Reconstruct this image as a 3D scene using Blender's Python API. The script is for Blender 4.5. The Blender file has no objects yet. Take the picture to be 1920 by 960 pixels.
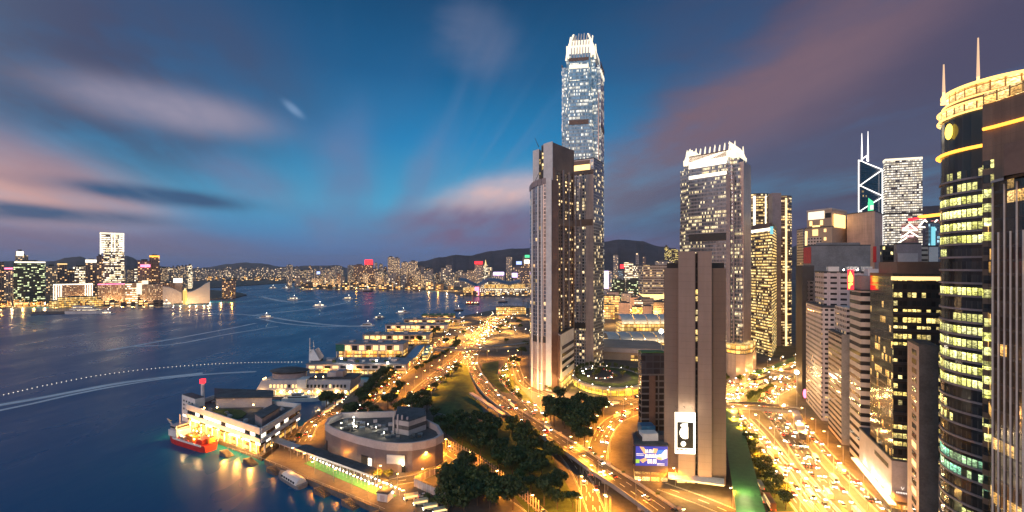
import bpy, math, random
from mathutils import Vector, Matrix
R = math.radians
rnd = random.Random(7)
sc = bpy.context.scene
COL = sc.collection

# ------------------------------------------------------------------ camera, sky, sun, exposure
F, HC, HY, CX = 853.0, 120.0, 500.0, 960.0      # focal length in reference pixels, eye height, horizon row
cam_data = bpy.data.cameras.new("camera")
cam = bpy.data.objects.new("camera", cam_data)
COL.objects.link(cam)
cam.location = (0, 0, HC)
cam.rotation_euler = (R(90), 0, 0)
cam_data.sensor_width = 36.0
cam_data.lens = F / 1920 * 36.0
cam_data.shift_y = (HY - 480.0) / 1920.0
cam_data.clip_start = 1.0
cam_data.clip_end = 80000.0
sc.camera = cam

EXPOSURE = 0.0
sc.view_settings.view_transform = 'Standard'
sc.view_settings.look = 'None'
sc.view_settings.gamma = 1.0
sc.view_settings.exposure = EXPOSURE
sc.render.engine = 'CYCLES'
cy = sc.cycles
cy.max_bounces = 5
cy.diffuse_bounces = 2
cy.glossy_bounces = 3
cy.transparent_max_bounces = 8
cy.transmission_bounces = 2
cy.sample_clamp_indirect = 3.0
cy.caustics_reflective = False
cy.caustics_refractive = False
cy.use_adaptive_sampling = True
cy.adaptive_threshold = 0.02
cy.use_denoising = True
try:
    cy.denoiser = 'OPENIMAGEDENOISE'
    cy.denoising_input_passes = 'RGB_ALBEDO_NORMAL'
except Exception:
    pass
try:
    cy.use_light_tree = True
except Exception:
    pass


class S:
    """a socket of a node tree with arithmetic"""
    def __init__(self, nt, s):
        self.nt, self.s = nt, s

    def _m(self, op, *args):
        n = self.nt.nodes.new('ShaderNodeMath')
        n.operation = op
        for i, a in enumerate((self,) + args):
            if isinstance(a, S):
                self.nt.links.new(a.s, n.inputs[i])
            else:
                n.inputs[i].default_value = a
        return S(self.nt, n.outputs[0])
    def __add__(self, o): return self._m('ADD', o)
    __radd__ = __add__
    def __mul__(self, o): return self._m('MULTIPLY', o)
    __rmul__ = __mul__
    def __sub__(self, o): return self._m('SUBTRACT', o)
    def __rsub__(self, o): return (self * -1.0) + o
    def __truediv__(self, o): return self._m('DIVIDE', o)
    def floor(self): return self._m('FLOOR')
    def fract(self): return self._m('FRACT')
    def gt(self, o): return self._m('GREATER_THAN', o)
    def lt(self, o): return self._m('LESS_THAN', o)
    def mx(self, o): return self._m('MAXIMUM', o)
    def mn(self, o): return self._m('MINIMUM', o)
    def pw(self, o): return self._m('POWER', o)
    def absv(self): return self._m('ABSOLUTE')
    def smooth(self, a, b):
        n = self.nt.nodes.new('ShaderNodeMapRange')
        n.interpolation_type = 'SMOOTHSTEP'
        n.inputs['From Min'].default_value = a
        n.inputs['From Max'].default_value = b
        self.nt.links.new(self.s, n.inputs['Value'])
        return S(self.nt, n.outputs['Result'])


def vec(nt, x, y, z):
    n = nt.nodes.new('ShaderNodeCombineXYZ')
    for i, a in enumerate((x, y, z)):
        if isinstance(a, S): nt.links.new(a.s, n.inputs[i])
        else: n.inputs[i].default_value = a
    return S(nt, n.outputs[0])


def noise(nt, v, scale, detail=3.0, rough=0.55):
    n = nt.nodes.new('ShaderNodeTexNoise')
    n.inputs['Scale'].default_value = scale
    n.inputs['Detail'].default_value = detail
    n.inputs['Roughness'].default_value = rough
    if v is not None: nt.links.new(v.s, n.inputs['Vector'])
    return S(nt, n.outputs['Fac'])


def white(nt, v):
    n = nt.nodes.new('ShaderNodeTexWhiteNoise')
    n.noise_dimensions = '3D'
    nt.links.new(v.s, n.inputs['Vector'])
    return S(nt, n.outputs['Value'])


def mixc(nt, f, a, b):
    n = nt.nodes.new('ShaderNodeMix')
    n.data_type = 'RGBA'
    for sock, val in ((n.inputs[0], f), (n.inputs[6], a), (n.inputs[7], b)):
        if isinstance(val, S): nt.links.new(val.s, sock)
        elif isinstance(val, (int, float)): sock.default_value = val
        else: sock.default_value = (val[0], val[1], val[2], 1.0)
    return S(nt, n.outputs[2])


def ramp(nt, f, stops):
    n = nt.nodes.new('ShaderNodeValToRGB')
    el = n.color_ramp.elements
    while len(el) < len(stops): el.new(0.5)
    for e, (p, c) in zip(el, stops):
        e.position = p
        e.color = (c[0], c[1], c[2], 1.0)
    nt.links.new(f.s, n.inputs[0])
    return S(nt, n.outputs['Color'])


def lin(r, g, b):
    return tuple((c / 255 / 12.92) if c / 255 <= 0.04045 else ((c / 255 + 0.055) / 1.055) ** 2.4 for c in (r, g, b))


SUN_EL, SUN_AZ = R(2.0), R(215.0)      # the afterglow stands low behind the camera, to its left
world = bpy.data.worlds.new("World")
sc.world = world
world.use_nodes = True
wt = world.node_tree
for n in list(wt.nodes): wt.nodes.remove(n)
w_out = wt.nodes.new('ShaderNodeOutputWorld')
tc = wt.nodes.new('ShaderNodeTexCoord')
sep = wt.nodes.new('ShaderNodeSeparateXYZ')
wt.links.new(tc.outputs['Generated'], sep.inputs[0])
dx, dy, dz = (S(wt, sep.outputs[i]) for i in range(3))
az = dx._m('ARCTAN2', dy)                                   # 0 straight ahead, + to the right
el_ = dz.mx(-1.0).mn(1.0)._m('ARCSINE')
# cloud plane: streaks drawn out along the wind
ccz = dz.mx(0.0) + 0.13
cu = dx / ccz
cv = dy / ccz
wa = R(-17.0)
s_across = cu * math.cos(wa) - cv * math.sin(wa)
s_along = cu * math.sin(wa) + cv * math.cos(wa)
st1 = noise(wt, vec(wt, s_across * 0.8, s_along * 0.14, 3.1), 1.0, 4.0, 0.52)
st2 = noise(wt, vec(wt, s_across * 2.2, s_along * 0.26, 9.4), 1.0, 4.0, 0.55)
wisp = noise(wt, vec(wt, az * 1.0, el_ * 3.0, 1.7), 5.0, 4.0, 0.55)
sky = ramp(wt, el_ / R(90.0), [
    (0.0, lin(70, 98, 158)), (0.03, lin(70, 126, 182)), (0.085, lin(66, 162, 206)), (0.17, lin(14, 128, 186)),
    (0.25, lin(0, 92, 144)), (0.35, lin(0, 62, 106)), (1.0, lin(6, 34, 68))])


def blob(px, py, sx, sy, ang, warp=0.30):
    """soft patch of cloud round a direction of the sky, in degrees"""
    a0 = math.atan((px - CX) / F)
    e0 = math.atan((HY - py) / math.hypot(F, px - CX))
    du = (az - a0) + (wisp - 0.5) * (warp * R(sx))
    dv = (el_ - e0) + (st2 - 0.5) * (warp * R(sy) * 1.6)
    ca, sa = math.cos(R(ang)), math.sin(R(ang))
    p = (du * ca + dv * sa) / R(sx)
    q = (dv * ca - du * sa) / R(sy)
    d2 = p * p + q * q
    return (d2.pw(1.45) * -1.0)._m('EXPONENT')


wisp2 = noise(wt, vec(wt, s_across * 2.6, s_along * 0.7, 21.0), 1.0, 5.0, 0.6)
BREAK = (wisp2 * 0.6 + wisp * 0.4).smooth(0.30, 0.66) * 0.62 + 0.60


def lay(base, dens, amount, colour):
    return mixc(wt, (dens * BREAK * amount).mn(1.0), base, colour)


PURPLE, MAUVE, PINK, SLATE = lin(72, 68, 98), lin(116, 100, 130), lin(226, 176, 168), lin(48, 88, 130)
streaks = st1.smooth(0.46, 0.70)
sky = lay(sky, streaks * el_.smooth(R(2.0), R(14.0)), 0.20, lin(84, 114, 166))
fan = noise(wt, vec(wt, s_across * 3.4, s_along * 0.20, 5.5), 1.0, 3.0, 0.5).smooth(0.50, 0.74)
sky = lay(sky, fan * el_.smooth(R(3.0), R(9.0)) * el_.smooth(R(34.0), R(16.0)) * az.smooth(R(-44.0), R(-28.0)) * az.smooth(R(14.0), R(-2.0)), 0.55, lin(112, 134, 176))
sky = lay(sky, blob(170, 90, 20, 10.5, -8) * (st2 * 0.7 + 0.6), 1.0, lin(68, 76, 108))
sky = lay(sky, blob(330, 205, 9, 2.0, -4, 0.6), 1.0, lin(146, 142, 166))
sky = lay(sky, blob(890, 75, 4.8, 3.4, -30, 1.2) * (st2 * 1.4), 0.75, lin(116, 124, 156))
sky = lay(sky, blob(1900, 60, 30, 20, 10) * (st1 * 0.5 + 0.75), 1.15, PURPLE)
sky = lay(sky, blob(1420, 190, 24, 4.8, 27, 0.4), 1.0, lin(118, 94, 110))
sky = lay(sky, blob(1330, 330, 18, 4.2, 22, 0.5), 0.55, lin(92, 84, 112))
sky = lay(sky, blob(1560, 300, 18, 3.2, 8, 0.5), 0.75, lin(72, 78, 112))
sky = lay(sky, blob(1500, 440, 22, 4.0, 0, 0.4), 0.8, lin(62, 60, 98))
sky = lay(sky, blob(640, 330, 3.2, 7.5, -14, 0.9) * (st2 * 1.2), 0.85, lin(104, 122, 166))
sky = lay(sky, blob(800, 330, 2.4, 7.0, -28, 0.9) * (st2 * 1.2), 0.8, lin(108, 128, 170))
sky = lay(sky, blob(470, 345, 4.5, 2.2, -20, 0.8), 0.55, lin(116, 118, 158))
sky = lay(sky, blob(30, 345, 9.5, 3.2, -14, 0.25), 0.95, PINK)
sky = lay(sky, blob(30, 300, 9.5, 2.6, -20, 0.25), 0.55, lin(118, 104, 134))
sky = lay(sky, blob(300, 368, 7.5, 0.9, -3, 0.4), 1.1, SLATE)
sky = lay(sky, blob(60, 398, 10.0, 0.8, -2, 0.4), 1.0, SLATE)
sky = lay(sky, blob(110, 448, 12, 1.4, -3, 0.5), 0.62, MAUVE)
sky = lay(sky, blob(360, 458, 8, 1.4, -3, 0.5), 0.55, lin(104, 104, 140))
sky = lay(sky, blob(940, 368, 8.0, 2.2, 14, 0.5), 0.95, lin(222, 188, 188))
sky = lay(sky, blob(900, 425, 13, 2.8, 4, 0.5), 0.95, lin(112, 98, 136))
sky = lay(sky, blob(1060, 465, 16, 1.7, 0, 0.4), 0.5, lin(100, 84, 130))
sky = lay(sky, blob(550, 205, 1.2, 0.42, -34, 0.6), 0.65, lin(126, 158, 198))
# afterglow on the other side of the sky, behind the camera
ga = (az - (SUN_AZ - 2 * math.pi)).absv()
ga = ga.mn((az - SUN_AZ).absv())
glow = (ga / R(105.0)).smooth(1.0, 0.35)
back = ramp(wt, (el_ / R(90.0)).mx(0.0), [(0.0, (1.0, 0.50, 0.36)), (0.07, (1.0, 0.58, 0.46)), (0.15, (0.62, 0.70, 0.80)), (0.28, (0.40, 0.74, 0.98)), (0.55, (0.16, 0.36, 0.60)), (1.0, (0.02, 0.08, 0.18))])
sky = mixc(wt, glow, sky, back)
sky = mixc(wt, el_.smooth(R(0.0), R(-3.0)), sky, lin(34, 44, 74))
nish = wt.nodes.new('ShaderNodeTexSky')
nish.sky_type = 'NISHITA'
nish.sun_disc = False
nish.sun_elevation = SUN_EL
nish.sun_rotation = SUN_AZ
bg1 = wt.nodes.new('ShaderNodeBackground')
bg1.inputs['Strength'].default_value = 0.012
wt.links.new(nish.outputs[0], bg1.inputs['Color'])
bg2 = wt.nodes.new('ShaderNodeBackground')
bg2.inputs['Strength'].default_value = 1.0
wt.links.new(sky.s, bg2.inputs['Color'])
add = wt.nodes.new('ShaderNodeAddShader')
wt.links.new(bg1.outputs[0], add.inputs[0])
wt.links.new(bg2.outputs[0], add.inputs[1])
wt.links.new(add.outputs[0], w_out.inputs['Surface'])

sun_data = bpy.data.lights.new("sun", 'SUN')
sun_data.energy = 0.85
sun_data.angle = R(14.0)
sun_data.color = (1.0, 0.60, 0.44)
sun = bpy.data.objects.new("sun", sun_data)
COL.objects.link(sun)
sun.location = (-300, -300, 400)
sun.rotation_euler = Vector((math.sin(SUN_AZ), math.cos(SUN_AZ), math.tan(R(9.0)))).to_track_quat('Z', 'Y').to_euler()


# ------------------------------------------------------------------ points of the place
def G(px, py, z=3.0):
    """the point at height z seen from the eye in that direction"""
    Y = F * (HC - z) / (py - HY)
    return Vector(((px - CX) / F * Y, Y, z))


def V(px, Y, z=3.0):
    return Vector(((px - CX) / F * Y, Y, z))


def ZA(py, Y):
    return HC - (py - HY) * Y / F


# ------------------------------------------------------------------ meshes and objects
class MB:
    def __init__(self):
        self.v, self.f, self.uv, self.mi = [], [], [], []

    def face(self, pts, uvs=None, mi=0):
        k = len(self.v)
        self.v += [tuple(p) if len(p) == 3 else (p[0], p[1], 0.0) for p in pts]
        self.f.append(tuple(range(k, k + len(pts))))
        if uvs is None:
            uvs = [(p[0], p[1]) for p in pts]
        self.uv.append(uvs)
        self.mi.append(mi)
        return self

    def prism(self, pts, z0, z1, top=None, cap=True, bottom=False, wm=0, rm=0, u0=0.0):
        """walls round a footprint; uv in metres"""
        n = len(pts)
        top = top or pts
        area = sum(pts[i][0] * pts[(i + 1) % n][1] - pts[(i + 1) % n][0] * pts[i][1] for i in range(n))
        if area < 0:
            pts, top = pts[::-1], top[::-1]
        u = u0
        for i in range(n):
            a, b, c, d = pts[i], pts[(i + 1) % n], top[(i + 1) % n], top[i]
            w = math.hypot(b[0] - a[0], b[1] - a[1])
            self.face([(a[0], a[1], z0), (b[0], b[1], z0), (c[0], c[1], z1), (d[0], d[1], z1)],
                      [(u, z0), (u + w, z0), (u + w, z1), (u, z1)], wm)
            u += w
        if cap:
            self.face([(p[0], p[1], z1) for p in top], None, rm)
        if bottom:
            self.face([(p[0], p[1], z0) for p in reversed(pts)], None, rm)
        return self

    def box(self, x0, y0, z0, x1, y1, z1, mi=0):
        return self.prism([(x0, y0), (x1, y0), (x1, y1), (x0, y1)], z0, z1, bottom=True, wm=mi, rm=mi)

    def obox(self, c, ux, sx, sy, z0, z1, mi=0):
        """box turned so that its x side runs along the 2-d direction ux"""
        l = math.hypot(ux[0], ux[1])
        a = (ux[0] / l * sx / 2, ux[1] / l * sx / 2)
        b = (-ux[1] / l * sy / 2, ux[0] / l * sy / 2)
        p = [(c[0] + i * a[0] + j * b[0], c[1] + i * a[1] + j * b[1]) for i, j in ((-1, -1), (1, -1), (1, 1), (-1, 1))]
        return self.prism(p, z0, z1, bottom=True, wm=mi, rm=mi)

    def tube(self, p, q, r0, r1=None, n=6, mi=0):
        p, q = Vector(p), Vector(q)
        r1 = r0 if r1 is None else r1
        d = (q - p)
        L = d.length
        if L < 1e-6: return self
        d /= L
        a = d.orthogonal().normalized()
        b = d.cross(a)
        ring = lambda c, r: [c + (a * math.cos(t) + b * math.sin(t)) * r for t in [2 * math.pi * i / n for i in range(n)]]
        A, B = ring(p, r0), ring(q, r1)
        for i in range(n):
            j = (i + 1) % n
            self.face([A[i], A[j], B[j], B[i]], [(i, 0), (i + 1, 0), (i + 1, L), (i, L)], mi)
        self.face(A[::-1], None, mi)
        self.face(B, None, mi)
        return self

    def ball(self, c, r, n=8, m=5, sz=1.0, mi=0):
        c = Vector(c)
        P = lambda i, j: c + Vector((math.cos(2 * math.pi * i / n) * math.sin(math.pi * j / m) * r,
                                     math.sin(2 * math.pi * i / n) * math.sin(math.pi * j / m) * r,
                                     math.cos(math.pi * j / m) * r * sz))
        for i in range(n):
            for j in range(m):
                q = [P(i, j), P(i, j + 1), P(i + 1, j + 1), P(i + 1, j)]
                if j == 0: q = [q[0], q[1], q[2]]
                elif j == m - 1: q = [q[0], q[1], q[3]]
                self.face(q, None, mi)
        return self

    def grid(self, rows, mi=0):
        for a, b in zip(rows, rows[1:]):
            for i in range(len(a) - 1):
                self.face([a[i], a[i + 1], b[i + 1], b[i]], None, mi)
        return self

    def build(self, name, mats, parent=None, smooth=False, local=False):
        me = bpy.data.meshes.new(name)
        me.from_pydata(self.v, [], self.f)
        uvl = me.uv_layers.new(name="UVMap")
        flat = [c for uvs in self.uv for q in uvs for c in (q[0], q[1])]
        uvl.data.foreach_set("uv", flat)
        if not isinstance(mats, (list, tuple)): mats = [mats]
        for m in mats: me.materials.append(m)
        me.polygons.foreach_set("material_index", self.mi)
        if smooth:
            me.polygons.foreach_set("use_smooth", [True] * len(self.f))
        me.update()
        o = bpy.data.objects.new(name, me)
        COL.objects.link(o)
        if parent is not None:
            o.parent = parent
            if not local:
                base = parent
                off = Vector((0, 0, 0))
                while base is not None:
                    off += base.location
                    base = base.parent
                o.location = -off
        return o


def tag(o, label, cat, group=None):
    o['label'] = label
    o['category'] = cat
    if group: o['group'] = group
    return o


def thing(name, label, cat, loc=(0, 0, 0), rz=0.0, group=None):
    o = bpy.data.objects.new(name, None)
    o.empty_display_size = 0.5
    COL.objects.link(o)
    o.location = loc
    o.rotation_euler = (0, 0, rz)
    return tag(o, label, cat, group)


def struct(o, kind='structure'):
    o['kind'] = kind
    return o


def kids(o):
    return [c for c in KIDS.get(o.name, [])]


KIDS = {}


def index_children(root):
    """remember a prototype's children so that copies need no search of the whole scene"""
    stack = [root]
    while stack:
        o = stack.pop()
        ch = list(o.children)
        KIDS[o.name] = ch
        stack += ch


def copy_tree(o, parent=None):
    c = o.copy()
    COL.objects.link(c)
    if parent is not None: c.parent = parent
    for ch in KIDS.get(o.name, []):
        copy_tree(ch, c)
    return c


# ------------------------------------------------------------------ materials
def base_mat(name):
    m = bpy.data.materials.new(name)
    m.use_nodes = True
    nt = m.node_tree
    b = nt.nodes['Principled BSDF']
    return m, nt, b


def mat(name, col, rough=0.7, metal=0.0, vary=0.25, scale=0.35, bump=0.0):
    m, nt, b = base_mat(name)
    t = nt.nodes.new('ShaderNodeTexCoord')
    v = S(nt, t.outputs['Object'])
    f = noise(nt, v, scale, 5.0, 0.6)
    f2 = noise(nt, v, scale * 9, 2.0, 0.5)
    k = (f * 0.7 + f2 * 0.3).smooth(0.3, 0.7)
    lo = [c * (1 - vary) for c in col]
    hi = [min(1, c * (1 + vary)) for c in col]
    nt.links.new(mixc(nt, k, lo, hi).s, b.inputs['Base Color'])
    b.inputs['Roughness'].default_value = rough
    b.inputs['Metallic'].default_value = metal
    if bump:
        bp = nt.nodes.new('ShaderNodeBump')
        bp.inputs['Strength'].default_value = bump
        nt.links.new(f2.s, bp.inputs['Height'])
        nt.links.new(bp.outputs[0], b.inputs['Normal'])
    return m


def glow_mat(name, col, strength, sample=False):
    m, nt, b = base_mat(name)
    b.inputs['Base Color'].default_value = (col[0] * .5, col[1] * .5, col[2] * .5, 1)
    b.inputs['Emission Color'].default_value = (*col, 1)
    b.inputs['Emission Strength'].default_value = strength
    if not sample:
        try: m.cycles.emission_sampling = 'NONE'
        except Exception: pass
    return m


def facade(name, wall, glass=(0.02, 0.03, 0.04), cw=3.0, ch=3.6, mu=0.15, v0=0.2, v1=0.85, lit=0.35, run=3,
           warm=(1.0, 0.62, 0.22), cool=(1.0, 0.85, 0.55), power=1.6, wall_rough=0.6, wall_metal=0.0, glass_rough=0.12,
           vary=0.2, glass_metal=0.0, seedk=1.0, edge=0.0):
    """wall with a grid of windows in metres; which of them are lit is drawn at random per building"""
    m, nt, b = base_mat(name)
    uvn = nt.nodes.new('ShaderNodeUVMap')
    sp = nt.nodes.new('ShaderNodeSeparateXYZ')
    nt.links.new(uvn.outputs[0], sp.inputs[0])
    u, v = S(nt, sp.outputs[0]), S(nt, sp.outputs[1])
    oi = nt.nodes.new('ShaderNodeObjectInfo')
    seed = S(nt, oi.outputs['Random']) * (97.0 * seedk)
    cu_, cv_ = u / cw, v / ch
    iu, iv = cu_.floor(), cv_.floor()
    fu, fv = cu_.fract(), cv_.fract()
    mask = fu.gt(mu) * fu.lt(1 - mu * 0.4) * fv.gt(v0) * fv.lt(v1)
    r1 = white(nt, vec(nt, iu, iv, seed))
    r2 = white(nt, vec(nt, (iu / run).floor(), iv, seed + 31.7))
    r3 = white(nt, vec(nt, iv, iu, seed + 77.1))
    on = (r1 * 0.45 + r2 * 0.55).lt(lit)
    inside = noise(nt, vec(nt, u * 1.3, v * 2.1, seed), 1.0, 2.0, 0.5)
    e = mask * on * (r3 * 0.9 + 0.25) * (inside.smooth(0.28, 0.72) * 1.35 + 0.2) * (fv * 0.9 + 0.5) * power
    t = nt.nodes.new('ShaderNodeTexCoord')
    big = noise(nt, S(nt, t.outputs['Object']), 0.07, 4.0, 0.6) * 0.55 + noise(nt, vec(nt, u * 0.55, v * 0.035, seed), 1.0, 4.0, 0.6) * 0.45
    big = big.smooth(0.34, 0.66)
    wl = mixc(nt, big, [c * (1 - vary) for c in wall], [min(1, c * (1 + vary)) for c in wall])
    # joints of the cladding
    joint = (fu.lt(0.05) + fv.lt(0.05)).mn(1.0)
    wl = mixc(nt, joint * 0.35, wl, [c * 0.45 for c in wall])
    gl = mixc(nt, r3, [c * 0.6 for c in glass], [c * 1.5 for c in glass])
    nt.links.new(mixc(nt, mask, wl, gl).s, b.inputs['Base Color'])
    nt.links.new((mask * (glass_rough - wall_rough) + wall_rough).s, b.inputs['Roughness'])
    nt.links.new((mask * (glass_metal - wall_metal) + wall_metal).s, b.inputs['Metallic'])
    nt.links.new(mixc(nt, r2, warm, cool).s, b.inputs['Emission Color'])
    nt.links.new(e.s, b.inputs['Emission Strength'])
    try: m.cycles.emission_sampling = 'NONE'
    except Exception: pass
    return m


M = {}
M['ground'] = mat('paving', (0.10, 0.09, 0.08), 0.85, vary=0.4, scale=0.05)
M['asphalt'] = mat('asphalt', (0.058, 0.056, 0.056), 0.8, vary=0.35, scale=0.09)
M['marking'] = mat('road_paint', (0.75, 0.74, 0.70), 0.6, vary=0.15)
M['yellow_paint'] = mat('yellow_paint', (0.75, 0.52, 0.06), 0.6, vary=0.15)
M['kerb'] = mat('kerb_stone', (0.30, 0.29, 0.27), 0.85)
M['grass'] = mat('lawn', (0.045, 0.075, 0.018), 0.95, vary=0.5, scale=0.2)
M['green_floor'] = mat('green_deck', (0.08, 0.30, 0.07), 0.7)
M['concrete'] = mat('concrete', (0.30, 0.28, 0.26), 0.85, vary=0.25, scale=0.12)
M['dark_concrete'] = mat('dark_concrete', (0.10, 0.09, 0.09), 0.85, vary=0.35, scale=0.15)
M['white'] = mat('white_paint', (0.66, 0.64, 0.63), 0.6, vary=0.12, scale=0.15)
M['pale'] = mat('pale_render', (0.46, 0.40, 0.40), 0.7, vary=0.15, scale=0.12)
M['mauve'] = mat('mauve_cladding', (0.27, 0.22, 0.23), 0.55, vary=0.2, scale=0.12)
M['beige'] = mat('beige_stone', (0.42, 0.32, 0.25), 0.6, vary=0.12, scale=0.06)
M['pink'] = mat('pink_granite', (0.56, 0.36, 0.30), 0.5, vary=0.12, scale=0.06)
M['brown'] = mat('brown_granite', (0.17, 0.105, 0.08), 0.45, vary=0.25, scale=0.06)
M['grey'] = mat('grey_cladding', (0.20, 0.20, 0.21), 0.6, vary=0.25, scale=0.08)
M['dark'] = mat('dark_metal', (0.03, 0.03, 0.035), 0.5)
M['steel'] = mat('steel', (0.45, 0.45, 0.46), 0.35, 0.7)
M['roof'] = mat('roof_felt', (0.075, 0.078, 0.085), 0.9, vary=0.4, scale=0.12)
M['blue_roof'] = mat('blue_roof', (0.05, 0.17, 0.30), 0.35, 0.3)
M['green_roof'] = mat('green_roof', (0.05, 0.16, 0.05), 0.6)
M['glass'] = mat('dark_glass', (0.02, 0.025, 0.03), 0.08, 0.0)
M['bark'] = mat('bark', (0.09, 0.065, 0.045), 0.9)
M['red_hull'] = mat('red_hull', (0.52, 0.03, 0.025), 0.45)
M['orange'] = mat('orange_paint', (0.75, 0.20, 0.03), 0.5)
M['hill'] = mat('hill_forest', (0.050, 0.042, 0.055), 0.95, vary=0.5, scale=0.004)
M['red'] = mat('red_paint', (0.55, 0.03, 0.03), 0.5)


def leaf_mat(name, a, b_):
    m, nt, b = base_mat(name)
    g = nt.nodes.new('ShaderNodeNewGeometry')
    r = S(nt, g.outputs['Random Per Island'])
    nt.links.new(mixc(nt, r, a, b_).s, b.inputs['Base Color'])
    b.inputs['Roughness'].default_value = 0.7
    return m


M['leaf'] = leaf_mat('leaves', (0.030, 0.055, 0.012), (0.110, 0.135, 0.030))
M['leaf_dark'] = leaf_mat('dark_leaves', (0.018, 0.038, 0.010), (0.075, 0.100, 0.024))

ORANGE, AMBER, WARM, WHITE_L = (1.0, 0.34, 0.025), (1.0, 0.42, 0.06), (1.0, 0.60, 0.22), (1.0, 0.86, 0.66)
M['lamp'] = glow_mat('sodium_lamp', (1.0, 0.62, 0.20), 25.0)
M['lamp_white'] = glow_mat('white_lamp', (1.0, 0.92, 0.75), 25.0)
M['lit_yellow'] = glow_mat('lit_yellow', (1.0, 0.58, 0.14), 1.1)
M['lit_warm'] = glow_mat('lit_warm', (1.0, 0.66, 0.26), 1.7)
M['lit_white'] = glow_mat('lit_white', (1.0, 0.90, 0.70), 2.6)
M['lit_crown'] = glow_mat('lit_crown', (1.0, 0.86, 0.62), 1.35)
M['lit_orange'] = glow_mat('neon_orange', (1.0, 0.40, 0.05), 2.6)
M['lit_gold'] = glow_mat('lit_gold', (1.0, 0.62, 0.22), 2.4)
M['lit_red'] = glow_mat('lit_red', (1.0, 0.02, 0.03), 3.5)
M['lit_pink'] = glow_mat('lit_pink', (1.0, 0.20, 0.35), 3.0)
M['lit_green'] = glow_mat('lit_green', (0.10, 0.85, 0.38), 1.2)
M['lit_cyan'] = glow_mat('lit_cyan', (0.25, 0.75, 0.85), 0.9)
M['lit_blue'] = glow_mat('lit_blue', (0.35, 0.45, 1.0), 2.2)
M['lit_violet'] = glow_mat('lit_violet', (0.75, 0.55, 1.0), 2.6)
M['head'] = glow_mat('headlight', (1.0, 0.90, 0.66), 40.0)
M['tail'] = glow_mat('taillight', (1.0, 0.08, 0.02), 5.0)

# water
m, nt, b = base_mat('harbour_water')
t = nt.nodes.new('ShaderNodeTexCoord')
ov = S(nt, t.outputs['Object'])
b.inputs['Base Color'].default_value = (0.002, 0.092, 0.215, 1)
b.inputs['Specular IOR Level'].default_value = 0.24
b.inputs['Roughness'].default_value = 0.20
b.inputs['IOR'].default_value = 1.33
mp = nt.nodes.new('ShaderNodeMapping')
mp.inputs['Scale'].default_value = (1.0, 0.45, 1.0)
mp.inputs['Rotation'].default_value = (0, 0, R(-14))
nt.links.new(ov.s, mp.inputs[0])
wv = S(nt, mp.outputs[0])
h = noise(nt, wv, 0.06, 3.0, 0.5)
bp = nt.nodes.new('ShaderNodeBump')
bp.inputs['Strength'].default_value = 0.20
bp.inputs['Distance'].default_value = 1.6
nt.links.new(h.s, bp.inputs['Height'])
nt.links.new(bp.outputs[0], b.inputs['Normal'])
nt.links.new((noise(nt, wv, 0.012, 4.0, 0.6).smooth(0.35, 0.7) * 0.12 + 0.25).s, b.inputs['Roughness'])
M['water'] = m

# ================================================================== THE SETTING
LZ = 3.0                                             # height of the quays above the water
sea = MB()
xs = [-20000, -8000, -2500, -800, 0, 800, 2500, 8000, 20000]
ys = [-2000, 150, 400, 900, 2000, 5000, 12000, 20000]
sea.grid([[(x, y, 0.0) for x in xs] for y in ys])
struct(sea.build('water', M['water']))


def land(name, pts, m, z=LZ, skirt=-1.5):
    mb = MB()
    mb.prism([(p[0], p[1]) for p in pts], skirt, z, wm=1, rm=0)
    return struct(mb.build(name, [m, M['dark_concrete']]))


coast = [(900, 1500), (760, 975), (700, 950), (640, 925), (575, 898), (520, 874), (496, 862), (560, 806), (592, 776), (622, 752),
         (668, 742), (690, 716), (728, 690), (760, 662), (790, 634), (822, 612), (870, 592), (930, 580), (1000, 577)]
city = [G(x, y, LZ) for x, y in coast] + [Vector((330, 1500, 0)), Vector((430, 1900, 0)), Vector((3500, 2500, 0)), Vector((3500, -200, 0)), Vector((-30, -200, 0))]
land('ground', city, M['ground'])
far_shore = [G(x, y, LZ) for x, y in [(1160, 566), (990, 556.5), (862, 553.5), (848, 548), (800, 543), (700, 538.5), (600, 534.5), (560, 530), (520, 525.5), (480, 524), (380, 524.2), (290, 525)]]
land('far_shore', far_shore + [Vector((-7000, 9500, 0)), Vector((6000, 9500, 0)), Vector((4000, 2600, 0))], M['ground'], z=2.6)
kow = [G(x, y, LZ) for x, y in [(-260, 578), (0, 577), (92, 572), (190, 571), (300, 567), (372, 563), (440, 558), (463, 552.5), (452, 549), (425, 546), (372, 541)]]
land('peninsula_shore', kow + [Vector((-1600, 4300, 0)), Vector((-4200, 4300, 0)), Vector((-4200, 1400, 0))], M['ground'])


def ridge(name, prof, Y, depth=0.22, seed=1):
    r = random.Random(seed)
    fine = []
    for (x0, y0), (x1, y1) in zip(prof, prof[1:]):
        n = max(2, int(abs(x1 - x0) / 6))
        for i in range(n):
            t = i / n
            s = t * t * (3 - 2 * t)
            fine.append((x0 + (x1 - x0) * t, y0 + (y1 - y0) * s + r.uniform(-0.6, 0.6)))
    fine.append(prof[-1])
    rows = []
    for k, (dy, hf) in enumerate([(-depth, 0.0), (-depth * .66, .34), (-depth * .33, .72), (0, 1.0), (depth * .6, .4), (depth, 0)]):
        row = []
        for i, (px, py) in enumerate(fine):
            p = V(px, Y)
            z = max(6, ZA(py, Y)) * hf
            jit = 0 if k == 3 else r.uniform(-0.06, 0.06) * z
            row.append((p.x * (1 + dy), p.y * (1 + dy), z + jit))
        rows.append(row)
    return struct(MB().grid(rows).build(name, M['hill'], smooth=True))


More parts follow.
